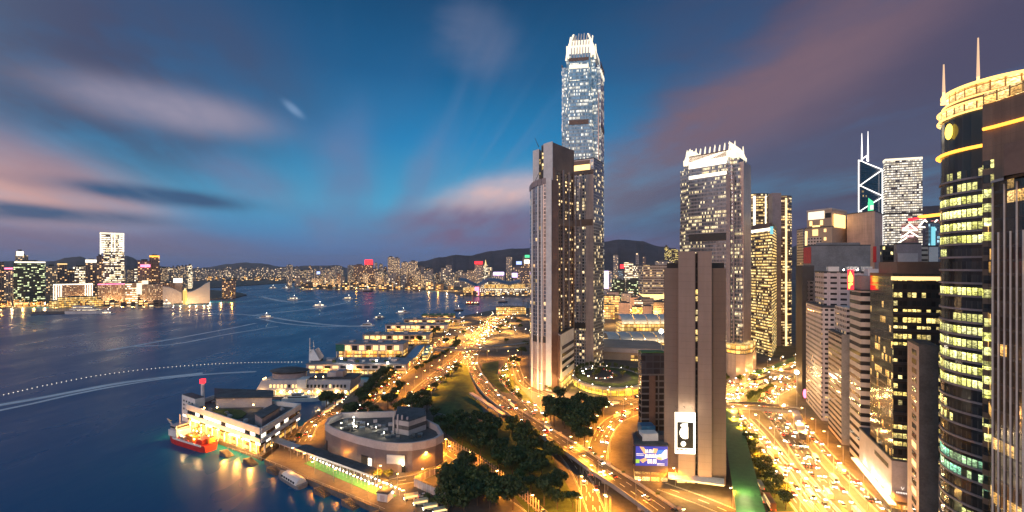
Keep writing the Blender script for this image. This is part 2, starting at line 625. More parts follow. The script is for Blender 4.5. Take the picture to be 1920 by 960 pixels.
ridge('hills', [(-400, 494), (-60, 492), (40, 489), (95, 490), (128, 483), (150, 481), (172, 489), (200, 488), (238, 480), (262, 488), (310, 500), (350, 506)], 7000, seed=2)
ridge('hills', [(330, 508), (380, 502), (430, 495), (455, 492), (490, 494), (530, 500), (560, 499), (590, 498), (612, 498), (632, 497), (655, 503), (720, 506)], 11000, seed=3)
ridge('hills', [(735, 507), (790, 490), (830, 482), (850, 478), (880, 479), (920, 471), (960, 466), (1000, 465), (1060, 466), (1110, 461), (1140, 452), (1165, 449), (1200, 452), (1240, 462), (1280, 470), (1350, 476), (1450, 470), (1560, 440)], 5200, seed=4)
ridge('hills', [(1500, 470), (1600, 430), (1680, 398), (1740, 386), (1800, 384), (1900, 390), (2100, 400)], 2300, depth=0.12, seed=5)
ridge('headland', [(478, 523), (490, 516), (510, 513.5), (530, 515), (542, 523)], 4900, depth=0.02, seed=6)


# ------------------------------------------------------------------ roads
def offset(pts, w0, w1=None):
    """left and right edges of a band along 3-d points, at signed offsets w0 and w1"""
    w1 = -w0 if w1 is None else w1
    L, Rr = [], []
    for i, p in enumerate(pts):
        a = pts[max(0, i - 1)]
        b = pts[min(len(pts) - 1, i + 1)]
        d = Vector((b[0] - a[0], b[1] - a[1], 0))
        d.normalize()
        n = Vector((-d.y, d.x, 0))
        L.append(Vector(p) + n * w0)
        Rr.append(Vector(p) + n * w1)
    return L, Rr


def spline(pts, step=4.0):
    """smooth curve through 3-d points"""
    P = [Vector(p) for p in pts]
    P = [P[0] * 2 - P[1]] + P + [P[-1] * 2 - P[-2]]
    out = []
    for i in range(1, len(P) - 2):
        a, b, c, d = P[i - 1:i + 3]
        n = max(2, int((c - b).length / step))
        for k in range(n):
            t = k / n
            out.append(0.5 * ((2 * b) + (c - a) * t + (2 * a - 5 * b + 4 * c - d) * t * t + (3 * b - a - 3 * c + d) * t ** 3))
    out.append(P[-2])
    return out


def band(mb, pts, w0, w1, dz=0.0, mi=0):
    L, Rr = offset(pts, w0, w1)
    up = Vector((0, 0, dz))
    mb.grid([[r + up, l + up] for l, r in zip(L, Rr)], mi)


def dashes(mb, pts, off, w=0.18, dash=3.0, gap=5.0, dz=0.02):
    L, Rr = offset(pts, off + w, off - w)
    s, k = 0.0, 0
    for i in range(len(pts) - 1):
        seg = (pts[i + 1] - pts[i]).length
        if (s % (dash + gap)) < dash or gap == 0:
            mb.face([Rr[i] + Vector((0, 0, dz)), Rr[i + 1] + Vector((0, 0, dz)), L[i + 1] + Vector((0, 0, dz)), L[i] + Vector((0, 0, dz))])
        s += seg


ROADS = {}
_zk = [0]


def road(key, px, width, lanes=2, z=LZ, kerbs=True):
    """a road along points of the photograph's ground"""
    _zk[0] += 1
    zz = z + 0.012 + 0.006 * _zk[0]
    pts = spline([G(x, y, z) for x, y in px])
    pts = [Vector((p.x, p.y, zz)) for p in pts]
    mb = MB()
    band(mb, pts, width / 2, -width / 2)
    struct(mb.build('road', M['asphalt']))
    mk = MB()
    for i in range(1, lanes):
        dashes(mk, pts, -width / 2 + width * i / lanes, dz=0.06 + 0.002 * _zk[0])
    dashes(mk, pts, width / 2 - 0.5, gap=0, w=0.1, dz=0.06 + 0.002 * _zk[0])
    dashes(mk, pts, -width / 2 + 0.5, gap=0, w=0.1, dz=0.06 + 0.002 * _zk[0])
    struct(mk.build('road_markings', M['marking']))
    if kerbs:
        kb = MB()
        for sgn in (1, -1):
            a, b_ = (width / 2 + 0.4, width / 2) if sgn > 0 else (-width / 2, -width / 2 - 0.4)
            band(kb, pts, a, b_, dz=0.13)
            L, Rr = offset(pts, a, b_)
            side = Rr if sgn > 0 else L
            kb.grid([[p + Vector((0, 0, -0.2)), p + Vector((0, 0, 0.13))] for p in side])
        struct(kb.build('kerb', M['kerb']))
    ROADS[key] = (pts, width, lanes)
    return pts


road('waterfront', [(1030, 985), (1000, 955), (960, 927), (925, 902), (885, 872), (845, 848), (828, 828)], 9.0, 2)
road('forecourt', [(700, 925), (735, 905), (790, 893), (838, 862), (850, 850)], 9.0, 2)
road('quay', [(566, 828), (592, 789), (645, 773), (692, 757), (729, 721), (754, 700), (775, 686), (800, 664), (830, 640)], 11.0, 3)
road('west', [(752, 762), (768, 750), (813, 710), (846, 683), (873, 660), (905, 626), (932, 594)], 16.0, 4)
road('service', [(790, 752), (838, 712), (868, 690), (880, 668)], 7.0, 2)
road('east', [(886, 692), (882, 672), (894, 650), (915, 624), (945, 596), (975, 585)], 18.0, 4)
road('slip', [(884, 684), (905, 677), (935, 671), (962, 676), (985, 668)], 9.0, 2)
road('loop', [(965, 678), (945, 692), (945, 712), (967, 735), (992, 757), (1010, 778), (1020, 800)], 10.0, 3)
road('drive', [(966, 680), (972, 702), (985, 722), (1024, 740), (1068, 752), (1110, 755)], 9.0, 2)
road('middle', [(1030, 772), (1085, 762), (1140, 757), (1200, 748), (1240, 738)], 14.0, 4)
road('turn', [(1300, 745), (1230, 762), (1190, 772), (1150, 790), (1128, 820), (1118, 860), (1112, 910), (1112, 985)], 13.0, 4)
road('under', [(1060, 850), (1082, 880), (1100, 915), (1118, 960), (1130, 990)], 9.0, 2)
road('yard', [(1400, 975), (1330, 945), (1290, 930), (1240, 912)], 10.0, 2)
road('highway', [(1590, 1005), (1519, 925), (1465, 870), (1420, 823), (1385, 787), (1370, 762), (1376, 743), (1400, 728), (1436, 715), (1480, 704), (1530, 694)], 12.5, 4)
road('highway_near', [(1535, 1000), (1500, 952), (1462, 903), (1428, 864), (1400, 830), (1376, 800)], 6.5, 2)
road('highway_far', [(1650, 1020), (1600, 965), (1556, 912), (1520, 870), (1488, 826), (1456, 784), (1436, 760), (1450, 738), (1490, 722), (1530, 712)], 12.5, 4)
road('frontage', [(1668, 972), (1602, 905), (1555, 856), (1520, 815), (1492, 782)], 6.0, 2)
road('slip_ramp', [(1540, 962), (1500, 900), (1466, 850), (1440, 815), (1412, 786)], 5.0, 1)
road('cross', [(1352, 732), (1400, 706), (1450, 693), (1505, 681)], 10.0, 3)
road('inland', [(1135, 576), (1160, 583), (1195, 596), (1230, 612), (1270, 628)], 14.0, 4)


def lawn(name, px, m, z=LZ + 0.2):
    mb = MB()
    mb.prism([(p.x, p.y) for p in (G(x, y, LZ) for x, y in px)], LZ - 0.3, z, wm=1)
    o = mb.build(name, [m, M['kerb']])
    o['kind'] = 'structure'
    return o


lawn('lawn', [(868, 682), (876, 690), (884, 712), (893, 740), (908, 776), (850, 782), (812, 772), (806, 745), (828, 716), (852, 698)], M['grass'])
lawn('lawn', [(950, 680), (962, 684), (955, 695), (962, 712), (985, 738), (1003, 757), (1000, 762), (978, 748), (950, 722), (938, 703), (940, 690)], M['grass'], LZ + 0.25)
lawn('lawn', [(905, 682), (935, 677), (934, 692), (936, 712), (958, 738), (940, 735), (915, 712), (902, 696)], M['grass'], LZ + 0.15)
lawn('lawn', [(1402, 742), (1440, 727), (1470, 722), (1442, 738), (1425, 756), (1398, 760)], M['grass'], LZ + 0.2)
lawn('lawn', [(800, 790), (1000, 790), (1090, 960), (1000, 975), (930, 890), (840, 815)], M['grass'], LZ + 0.08)
lawn('lawn', [(1392, 812), (1425, 850), (1470, 915), (1490, 960), (1440, 960), (1412, 880)], M['grass'], LZ + 0.22)
mb = MB()
for (a, b_) in (((570, 869), (728, 938)),):
    p, q = G(*a, LZ), G(*b_, LZ)
    d = (q - p).normalized()
    n = Vector((-d.y, d.x, 0))
    mb.prism([(v.x, v.y) for v in (p, q, q + n * 5.5, p + n * 5.5)], LZ - 0.5, LZ + 0.16)
struct(mb.build('promenade', M['green_floor']))

# ================================================================== TOWERS
def para(a, b, c):
    """footprint from three visible corners (left, near, right): the hidden one follows"""
    return [Vector((a.x, a.y)), Vector((b.x, b.y)), Vector((c.x, c.y)), Vector((a.x + c.x - b.x, a.y + c.y - b.y))]


def inset(pts, k):
    c = sum((Vector((p[0], p[1])) for p in pts), Vector((0, 0))) / len(pts)
    return [c + (Vector((p[0], p[1])) - c) * k for p in pts]


def notch(pts, k):
    """cut the corners of a quadrilateral square, k of each side"""
    out = []
    n = len(pts)
    for i in range(n):
        p, a, b_ = pts[i], pts[i - 1], pts[(i + 1) % n]
        ua, ub = (a - p) * k, (b_ - p) * k
        out += [p + ua, p + ua + ub, p + ub]
    return out


def chamfer(pts, k):
    out = []
    n = len(pts)
    for i in range(n):
        p, a, b_ = pts[i], pts[i - 1], pts[(i + 1) % n]
        out += [p + (a - p) * k, p + (b_ - p) * k]
    return out


def centre(pts):
    return sum((Vector((p[0], p[1])) for p in pts), Vector((0, 0))) / len(pts)


ROOFS = {}


def tower(name, label, cat, pts, z1, fm, rm=None, z0=LZ, group=None, facade_name='wall'):
    c = centre(pts)
    t = thing(name, label, cat, (c.x, c.y, z0), group=group)
    MB().prism(pts, z0 - 0.5, z1, cap=False).build(facade_name, fm, t)
    mb = MB()
    mb.prism(inset(pts, 1.012), z1, z1 + 1.1)
    ro = mb.build('roof', rm or M['roof'], t)
    ROOFS[t.name] = ro
    return t


def roof_box(t, c, ux, sx, sy, z0, h, m, name='plant_room'):
    MB().obox(c, ux, sx, sy, z0, z0 + h).build(name, m, ROOFS.get(t.name, t))


FA = {}
FA['ifc'] = facade('silver_curtain_wall', (0.34, 0.38, 0.42), (0.26, 0.34, 0.42), cw=1.5, ch=4.2, mu=0.10, v0=0.30, v1=0.95, lit=0.40, run=9, warm=(1.0, 0.84, 0.56), cool=(0.95, 0.95, 0.82), power=1.25, wall_rough=0.28, wall_metal=0.75, glass_rough=0.08, glass_metal=0.7)
FA['ifc_one'] = facade('pale_curtain_wall', (0.36, 0.34, 0.36), (0.16, 0.20, 0.26), cw=1.6, ch=4.0, mu=0.14, v0=0.28, v1=0.9, lit=0.40, run=9, warm=(1.0, 0.76, 0.36), cool=(1.0, 0.90, 0.60), power=1.5, wall_rough=0.3, wall_metal=0.6, glass_rough=0.08, glass_metal=0.6)
FA['stone_wall'] = facade('pink_stone_panels', (0.48, 0.38, 0.36), cw=4.0, ch=4.0, v0=0.9, v1=0.9, lit=0.0, power=0.0, wall_rough=0.3, wall_metal=0.25)
FA['hotel_glass'] = facade('hotel_curved_glass', (0.36, 0.34, 0.36), (0.20, 0.22, 0.26), cw=5.0, ch=3.6, mu=0.12, v0=0.12, v1=0.95, lit=0.16, run=1, power=1.5, wall_rough=0.3, wall_metal=0.55, glass_rough=0.08, glass_metal=0.75)
FA['hotel_brown'] = facade('hotel_balcony_wall', (0.18, 0.115, 0.09), (0.03, 0.03, 0.035), cw=4.2, ch=3.4, mu=0.35, v0=0.25, v1=0.8, lit=0.34, run=1, power=2.4, warm=(1.0, 0.62, 0.24))
FA['residence'] = facade('residence_wall', (0.46, 0.42, 0.43), (0.30, 0.33, 0.38), cw=3.4, ch=3.6, mu=0.22, v0=0.18, v1=0.92, lit=0.33, run=1, power=1.7, warm=(1.0, 0.70, 0.32), wall_rough=0.3, wall_metal=0.4, glass_metal=0.8)
FA['exchange'] = facade('banded_office_wall', (0.34, 0.22, 0.13), (0.05, 0.04, 0.03), cw=2.8, ch=4.0, mu=0.06, v0=0.42, v1=0.92, lit=0.64, run=5, power=1.9, warm=(1.0, 0.60, 0.16), cool=(1.0, 0.78, 0.36))
FA['exchange_tall'] = facade('rounded_tower_wall', (0.26, 0.17, 0.11), (0.04, 0.035, 0.03), cw=3.4, ch=3.9, mu=0.08, v0=0.45, v1=0.95, lit=0.50, run=3, power=1.9, warm=(1.0, 0.62, 0.2), cool=(1.0, 0.84, 0.5))
FA['dark_office'] = facade('dark_glass_office', (0.045, 0.04, 0.04), (0.025, 0.028, 0.03), cw=1.8, ch=4.0, mu=0.12, v0=0.30, v1=0.88, lit=0.46, run=7, power=1.9, warm=(1.0, 0.72, 0.18), cool=(1.0, 0.86, 0.40), wall_rough=0.25)
FA['mirror'] = facade('mirror_glass', (0.11, 0.09, 0.08), (0.10, 0.085, 0.07), cw=2.4, ch=3.8, mu=0.05, v0=0.12, v1=0.95, lit=0.25, run=3, power=1.4, warm=(1.0, 0.52, 0.12), cool=(1.0, 0.76, 0.34), wall_rough=0.2, wall_metal=0.5, glass_rough=0.10, glass_metal=0.9)
FA['stripes'] = facade('striped_wall', (0.62, 0.54, 0.50), (0.03, 0.03, 0.035), cw=30.0, ch=5.0, mu=0.0, v0=0.55, v1=1.0, lit=0.03, run=1, power=0.8, vary=0.08)
FA['terrace'] = facade('banded_pale_wall', (0.52, 0.42, 0.34), (0.06, 0.05, 0.05), cw=9.0, ch=3.7, mu=0.02, v0=0.55, v1=0.95, lit=0.10, run=1, power=1.2, vary=0.1)
FA['white_grid'] = facade('white_grid_wall', (0.60, 0.52, 0.50), (0.03, 0.03, 0.035), cw=3.6, ch=3.7, mu=0.28, v0=0.34, v1=0.80, lit=0.13, run=1, power=1.3, vary=0.1)
FA['pane_wall'] = facade('pink_panel_wall', (0.52, 0.36, 0.31), cw=4.5, ch=4.5, v0=0.9, v1=0.9, lit=0, power=0)
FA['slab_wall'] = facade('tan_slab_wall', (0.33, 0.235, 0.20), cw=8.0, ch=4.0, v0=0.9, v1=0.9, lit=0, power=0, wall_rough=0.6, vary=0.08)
FA['slab_shade'] = facade('shaded_slab_wall', (0.21, 0.145, 0.115), cw=8.0, ch=4.0, v0=0.9, v1=0.9, lit=0, power=0, wall_rough=0.6, vary=0.08)  # shaded copy of the tan slab wall, shade put into its colour
FA['slot'] = facade('stair_window_strip', (0.04, 0.035, 0.03), (0.03, 0.03, 0.03), cw=3.0, ch=3.6, mu=0.08, v0=0.2, v1=0.9, lit=0.34, run=1, power=2.2, warm=(1.0, 0.66, 0.2))
FA['cheung'] = facade('white_lit_grid', (0.20, 0.20, 0.20), (0.06, 0.06, 0.07), cw=3.0, ch=4.2, mu=0.10, v0=0.30, v1=0.85, lit=0.80, run=2, power=1.9, warm=(1.0, 0.82, 0.56), cool=(0.98, 0.92, 0.80))
FA['apart'] = facade('pale_flats', (0.40, 0.36, 0.35), (0.05, 0.05, 0.06), cw=5.0, ch=4.4, mu=0.25, v0=0.25, v1=0.85, lit=0.36, run=1, power=2.4, warm=(1.0, 0.60, 0.24), cool=(1.0, 0.84, 0.55))
FA['apart_dark'] = facade('dim_flats', (0.20, 0.15, 0.15), (0.04, 0.04, 0.05), cw=6.0, ch=5.0, mu=0.25, v0=0.25, v1=0.85, lit=0.30, run=1, power=2.6, warm=(1.0, 0.52, 0.18), cool=(1.0, 0.80, 0.5))
FA['far_flats'] = facade('far_flats', (0.34, 0.31, 0.32), (0.10, 0.09, 0.09), cw=9.0, ch=9.0, mu=0.25, v0=0.2, v1=0.8, lit=0.34, run=1, power=2.6, warm=(1.0, 0.66, 0.32), cool=(1.0, 0.86, 0.62))
FA['green_office'] = facade('green_lit_office', (0.035, 0.045, 0.04), (0.03, 0.045, 0.04), cw=4.2, ch=5.2, mu=0.10, v0=0.3, v1=0.85, lit=0.40, run=2, power=2.3, warm=(0.85, 1.0, 0.48), cool=(1.0, 0.96, 0.62))
FA['bright'] = facade('brightly_lit_tower', (0.34, 0.26, 0.22), (0.20, 0.15, 0.12), cw=4.0, ch=6.5, mu=0.08, v0=0.42, v1=0.96, lit=0.60, run=4, power=3.0, warm=(1.0, 0.74, 0.40), cool=(1.0, 0.92, 0.72))
FA['hotel_low'] = facade('low_hotel_wall', (0.34, 0.24, 0.20), (0.07, 0.05, 0.05), cw=4.0, ch=4.0, mu=0.30, v0=0.35, v1=0.85, lit=0.45, run=1, power=1.8, warm=(1.0, 0.62, 0.28))
FA['shops'] = facade('lit_shopfronts', (0.36, 0.24, 0.12), (0.3, 0.2, 0.1), cw=5.0, ch=6.0, mu=0.10, v0=0.10, v1=0.85, lit=0.85, run=1, power=1.9, warm=(1.0, 0.46, 0.06), cool=(1.0, 0.72, 0.28))
FA['shore'] = facade('shore_lights', (0.22, 0.15, 0.10), (0.08, 0.06, 0.05), cw=13.0, ch=7.0, mu=0.18, v0=0.15, v1=0.8, lit=0.46, run=1, power=3.4, warm=(1.0, 0.46, 0.10), cool=(1.0, 0.82, 0.50))

# ---- the tallest tower: stepped silver shaft under a lit crown of claws
Y2 = 590.0
A2, B2, C2 = V(1050, 571), V(1121, 563), V(1134, 622)
sq = para(A2, B2, C2)
c2 = centre(sq)
t = thing('skyscraper', 'tallest tower, silver glass with stepped shoulders and a bright clawed crown', 'skyscraper', (c2.x, c2.y, LZ))
zt = [(-0.5 + LZ, 1.0), (ZA(345, 563), 1.0), (ZA(240, 563), 0.985), (ZA(172, 563), 0.955), (ZA(130, 580), 0.87), (ZA(106, 582), 0.78)]
for i in range(len(zt) - 1):
    (za, ka), (zb, kb) = zt[i], zt[i + 1]
    foot = notch(inset(sq, kb if i > 0 else 1.0), 0.13)
    if i == 0:
        za2 = za
    MB().prism(foot, za, zb, cap=True, rm=0).build('curtain_wall', FA['ifc'], t)
# projecting middle bays, one on each face
for i in range(4):
    p, q = sq[i], sq[(i + 1) % 4]
    d = (q - p)
    n = Vector((d.y, -d.x)).normalized()
    if (p + d / 2 + n - c2).length < (p + d / 2 - c2).length: n = -n
    a, b_ = p + d * 0.24, p + d * 0.76
    bay = [a - n * 3, b_ - n * 3, b_ + n * 1.1, a + n * 1.1]
    MB().prism(bay, LZ - .5, ZA(150, 563), rm=0).build('bay', FA['ifc'], t)
    e1 = [a + n * 1.1, b_ + n * 1.1, b_ + n * 1.5, a + n * 1.5]
    MB().prism(e1, ZA(232, 563), ZA(223, 563), bottom=True).build('louvre_band', M['brown'], t)
    MB().prism(inset(e1, 0.98), ZA(126, 563), ZA(119, 563), bottom=True).build('lit_band', M['lit_crown'], t)
    MB().prism(inset(e1, 1.01), ZA(112, 563), ZA(106, 563), bottom=True).build('louvre_band', M['brown'], t)
    MB().prism([a - n * 3, b_ - n * 3, b_ + n * 1.0, a + n * 1.0], ZA(149, 563), ZA(112, 563)).build('bay', FA['ifc'], t)
# side facet strips; light on the facet put into one strip's glow
for s_ in (0.02, 0.5):
    p = B2.xy + (C2.xy - B2.xy) * s_
    q = B2.xy + (C2.xy - B2.xy) * (s_ + 0.06)
    n = Vector((q.y - p.y, p.x - q.x)).normalized()
    MB().prism([p, q, q + n * 0.9, p + n * 0.9], LZ, ZA(180, 575), bottom=True).build('lit_strip', M['lit_gold'] if s_ > .1 else FA['stone_wall'], t)
zc0, zc1 = ZA(106, 582), ZA(67, 592)
core = inset(sq, 0.74)
crown2 = MB().prism(core, zc0 - 1, ZA(92, 585)).build('crown', M['lit_crown'], t)  # floodlight on the crown put into its own glow
MB().prism(inset(sq, 0.60), ZA(92, 585), ZA(82, 588)).build('crown', M['lit_crown'], t)
for i in range(4):
    p, q = sq[i], sq[(i + 1) % 4]
    for k in range(9):
        s_ = 0.20 + 0.60 * k / 8
        m0 = p + (q - p) * s_
        din = (c2 - (p + q) / 2)
        along = (q - p).normalized()
        mb = MB()
        prof = [(0.17, zc0 - 6), (0.24, zc0 + 7), (0.35, zc0 + 17), (0.45, zc0 + 23), (0.58, zc1 + (0.0 if k % 2 else -1.5))]
        tall = 1.0 - 0.10 * abs(k - 4) / 4
        prof = [(a, zc0 + (z - zc0) * tall) for a, z in prof]
        for (a0, z0_), (a1, z1_) in zip(prof, prof[1:]):
            w = 0.55
            o0, o1 = m0 + din * a0, m0 + din * a1
            i0, i1 = m0 + din * (a0 + 0.09), m0 + din * (a1 + 0.07)
            for sg in (-w, w):
                mb.face([(o0.x + along.x * sg, o0.y + along.y * sg, z0_), (i0.x + along.x * sg, i0.y + along.y * sg, z0_),
                         (i1.x + along.x * sg, i1.y + along.y * sg, z1_), (o1.x + along.x * sg, o1.y + along.y * sg, z1_)])
            for r0, r1 in ((o0, o1), (i0, i1)):
                mb.face([(r0.x - along.x * w, r0.y - along.y * w, z0_), (r0.x + along.x * w, r0.y + along.y * w, z0_),
                         (r1.x + along.x * w, r1.y + along.y * w, z1_), (r1.x - along.x * w, r1.y - along.y * w, z1_)])
        mb.build('claw', M['lit_crown'] if k in (0, 8) else M['white'], crown2)

# ---- serviced flats in front of it
fp = para(V(1075, 524), V(1113, 512), V(1131.5, 540))
zt_ = ZA(297, 512)
t = tower('apartment_tower', 'flat topped stone and glass tower joined to the foot of the tallest skyscraper', 'building', fp, zt_, FA['residence'])
a, b_ = fp[0], fp[1]
d = (b_ - a); n = Vector((d.y, -d.x)).normalized()
ZF = lambda y: ZA(y, 515)
def front_panel(t, s0, s1, z0, z1, m, name, thick=0.8):
    p, q = a + d * s0, a + d * s1
    MB().prism([p, q, q + n * thick, p + n * thick], z0, z1, bottom=True).build(name, m, t)
front_panel(t, 0.04, 0.82, ZF(318), ZF(308), M['lit_gold'], 'lit_band')
front_panel(t, 0.0, 0.99, ZF(326), ZF(318.5), M['brown'], 'band', 1.1)
front_panel(t, 0.0, 0.80, ZF(307.5), ZF(300), M['brown'], 'band', 1.2)
front_panel(t, 0.0, 0.97, ZF(423), ZF(411), M['brown'], 'band', 1.1)
front_panel(t, 0.62, 1.0, LZ, ZF(327), FA['stone_wall'], 'stone_pier', 0.9)
front_panel(t, 0.02, 0.60, ZF(617), ZF(606), M['dark'], 'louvre_band', 0.9)
for s0 in (0.12, 0.36):
    front_panel(t, s0, s0 + 0.05, ZF(600), ZF(330), M['mauve'], 'pier', 1.2)

# ---- the hotel: curved glass prow, brown flank with balconies, tall slab behind
c = V(1040, 470)
t = thing('hotel_tower', 'slender brown and pale hotel tower with a curved glass prow beside the tallest skyscraper', 'hotel', (c.x, c.y, LZ))
arc = [V(px, Yv) for px, Yv in ((993.5, 462), (994.5, 451), (998, 443.5), (1003, 438), (1009, 434), (1016, 431.5), (1023.5, 430.5))]
foot = [p.xy for p in arc] + [V(1030, 470).xy, V(1004, 482).xy]
zs = [ZA(352, 462), ZA(349, 451), ZA(344, 443), ZA(341, 438), ZA(338, 434), ZA(336, 431), ZA(334.5, 430), ZA(334, 470), ZA(348, 480)]
zb = ZA(628, 440)
mb = MB()
u = 0
for i in range(len(foot) - 1):
    p, q = foot[i], foot[i + 1]
    w = (q - p).length
    mb.face([(p.x, p.y, zb), (q.x, q.y, zb), (q.x, q.y, zs[i + 1]), (p.x, p.y, zs[i])], [(u, zb), (u + w, zb), (u + w, zs[i + 1]), (u, zs[i])])
    u += w
mb.build('curved_glass', FA['hotel_glass'], t)
MB().face([(p.x, p.y, z) for p, z in zip(foot, zs)]).build('roof', M['mauve'], t)
rim = MB()
for i in range(len(arc) - 1):
    p, q = foot[i], foot[i + 1]
    o = Vector((p.y - q.y, q.x - p.x)).normalized() * -0.6
    rim.face([(p.x + o.x, p.y + o.y, zs[i] - 5), (q.x + o.x, q.y + o.y, zs[i + 1] - 5), (q.x + o.x, q.y + o.y, zs[i + 1] + .6), (p.x + o.x, p.y + o.y, zs[i] + .6)])
rim.build('rim', M['mauve'], t)
MB().prism(inset(foot, 1.0), LZ - .5, ZA(640, 440), cap=True).build('base_wall', FA['stone_wall'], t)
MB().prism(inset(foot, 0.97), ZA(640, 440), zb).build('louvre_band', M['dark'], t)
MB().prism(inset(foot, 1.02), LZ - .5, ZA(690, 440)).build('plinth', M['mauve'], t)
for px in (1000, 1006.5, 1013.5):
    k = min(range(len(arc)), key=lambda i: abs(arc[i].x / arc[i].y - (px - CX) / F))
    p = arc[k]
    MB().obox((p.x, p.y - 0.4), (1, -0.5), 1.6, 1.6, LZ, zs[k] - 6).build('mullion', M['white'], t)
wp = [V(1023.5, 430).xy, V(1034, 426).xy, V(1036, 440).xy, V(1026, 444).xy]
MB().prism(wp, LZ - .5, ZA(334, 428)).build('pale_pier', M['white'], t)
bp_ = [V(1034.3, 427.5).xy, V(1047, 431).xy, V(1048, 452).xy, V(1036, 452).xy]
MB().prism(bp_, LZ - .5, ZA(338, 429)).build('brown_pier', M['brown'], t)
tall = para(V(1015.5, 456), V(1036.5, 444), V(1076, 476))
ztop = ZA(267, 444)
MB().prism(tall, LZ - .5, ztop - 26, cap=False).build('balcony_wall', FA['hotel_brown'], t)
MB().prism(inset(tall, 1.015), ztop - 26, ztop).build('crown', M['brown'], t)
e0, e1 = tall[0], tall[1]
dd = e1 - e0; nn = Vector((dd.y, -dd.x)).normalized()
MB().prism([e0 + dd * .22, e1 + dd * 0.01, e1 + dd * .01 + nn * .8, e0 + dd * .22 + nn * .8], LZ, ztop + 1).build('end_wall', M['white'], t)
MB().prism([e0 + dd * .05, e0 + dd * .20, e0 + dd * .20 + nn * .4, e0 + dd * .05 + nn * .4], LZ, ztop - 1).build('window_strip', FA['slot'], t)
slab = para(V(999, 470), V(1010.5, 462), V(1018, 474))
MB().prism(slab, LZ - .5, ZA(281, 466)).build('side_slab', M['white'], t)
MB().prism([slab[1] + Vector((0.3, 0)), V(1013.5, 461).xy, V(1013.5, 468).xy, slab[1] + Vector((0.3, 5))], LZ, ZA(300, 464)).build('window_strip', FA['slot'], t)
f0, f1 = tall[1], tall[2]
df = f1 - f0; nf = Vector((df.y, -df.x)).normalized()
for s0, w_, m_ in ((0.02, 0.12, M['brown']), (0.42, 0.06, M['mauve']), (0.70, 0.05, M['mauve']), (0.93, 0.06, M['brown'])):
    MB().prism([f0 + df * s0, f0 + df * (s0 + w_), f0 + df * (s0 + w_) + nf * 1.2, f0 + df * s0 + nf * 1.2], LZ, ztop - 24).build('pier', m_, t)
MB().prism([f0 + df * .02, f1 - df * .02, f1 - df * .02 + nf * 1.0, f0 + df * .02 + nf * 1.0], ZA(424, 460), ZA(411, 460), bottom=True).build('band', M['brown'], t)
MB().tube((slab[1].x, slab[1].y, ztop), (slab[1].x - 4, slab[1].y, ztop + 9), .35, .2).build('davit', M['dark'], t)
MB().tube((arc[3].x, arc[3].y, zs[3]), (arc[3].x + 4, arc[3].y, zs[3] + 9), .3, .2).build('davit', M['dark'], t)
for px, Yv in ((992, 440), (1006, 424), (1026, 416), (1046, 417), (1058, 428)):  # fill lamps added for a warm wash over the hotel foot
    p = V(px, Yv - 3)
    l = bpy.data.lights.new('warm_fill', 'POINT'); l.energy, l.color, l.shadow_soft_size = 22000, (1, .50, .16), .5
    lo = bpy.data.objects.new('warm_fill', l); COL.objects.link(lo); lo.parent = t
    lo.location = Vector((p.x, p.y - 8, LZ + 9)) - t.location
# podium block of the hotel
pod = para(V(1046, 430), V(1050.5, 421), V(1076, 470))
t = thing('podium_block', 'white stepped podium block with striped flank at the foot of the hotel', 'building', (centre(pod).x, centre(pod).y, LZ))
MB().prism(pod, LZ + 12, ZA(628, 421)).build('wall', M['white'], t)
MB().prism(inset(pod, .96), ZA(628, 421), ZA(628, 421) + .6).build('roof', M['dark'], t)
MB().prism([pod[0] + Vector((-.4, -.3)), pod[1] + Vector((-.3, -.5)), pod[1] + Vector((.1, .2)), pod[0]], LZ + 13, ZA(630, 421), bottom=True).build('end_panel', M['brown'], t)
dq = pod[2] - pod[1]; nq = Vector((dq.y, -dq.x)).normalized()
for k in range(4):
    z = LZ + 18 + k * 7
    MB().prism([pod[1] + dq * .12, pod[2], pod[2] + nq * .5, pod[1] + dq * .12 + nq * .5], z, z + 3.2, bottom=True).build('window_band', M['glass'], t)
MB().prism(inset(pod, .9), LZ - .5, LZ + 12).build('arcade', FA['shops'], t)

# ---- the second crowned tower
fp = para(V(1271, 520), V(1388, 470), V(1411, 505))
t = thing('skyscraper', 'second tallest pale glass tower with a short white clawed crown, behind the tan slab tower', 'skyscraper', (centre(fp).x, centre(fp).y, LZ))
zl = [(LZ - .5, 1.0, ZA(420, 470)), (ZA(420, 470), 0.965, ZA(345, 470)), (ZA(345, 470), .93, ZA(305, 470)), (ZA(305, 470), .885, ZA(290, 470))]
for z0_, k, z1_ in zl:
    MB().prism(notch(inset(fp, k), .12), z0_, z1_, rm=0).build('curtain_wall', FA['ifc_one'], t)
for i in range(4):
    p, q = fp[i], fp[(i + 1) % 4]
    dv = q - p
    nv = Vector((dv.y, -dv.x)).normalized()
    if (p + dv / 2 + nv - centre(fp)).length < (p + dv / 2 - centre(fp)).length: nv = -nv
    aa, bb = p + dv * .20, p + dv * .80
    MB().prism([aa - nv * 8, bb - nv * 8, bb + nv * .8, aa + nv * .8], LZ, ZA(300, 470), rm=0).build('bay', FA['ifc_one'] if i != 1 else FA['stone_wall'], t)
    if i == 0:
        for y0_, y1_, mm in ((312, 290, M['lit_white']), (452, 438, M['dark']), (332, 326, M['lit_white']), (300, 288, M['brown'])):
            MB().prism([aa + nv * .8, bb + nv * .8, bb + nv * 1.2, aa + nv * 1.2], ZA(y0_, 495), ZA(y1_, 495), bottom=True).build('lit_band' if mm == M['lit_white'] else 'louvre_band', mm, t)
        for s_, w_ in ((.80, .06), (.90, .02)):
            MB().prism([p + dv * s_, p + dv * (s_ + w_), p + dv * (s_ + w_) + nv * 1.4, p + dv * s_ + nv * 1.4], LZ, ZA(330, 480)).build('pier', M['mauve'], t)
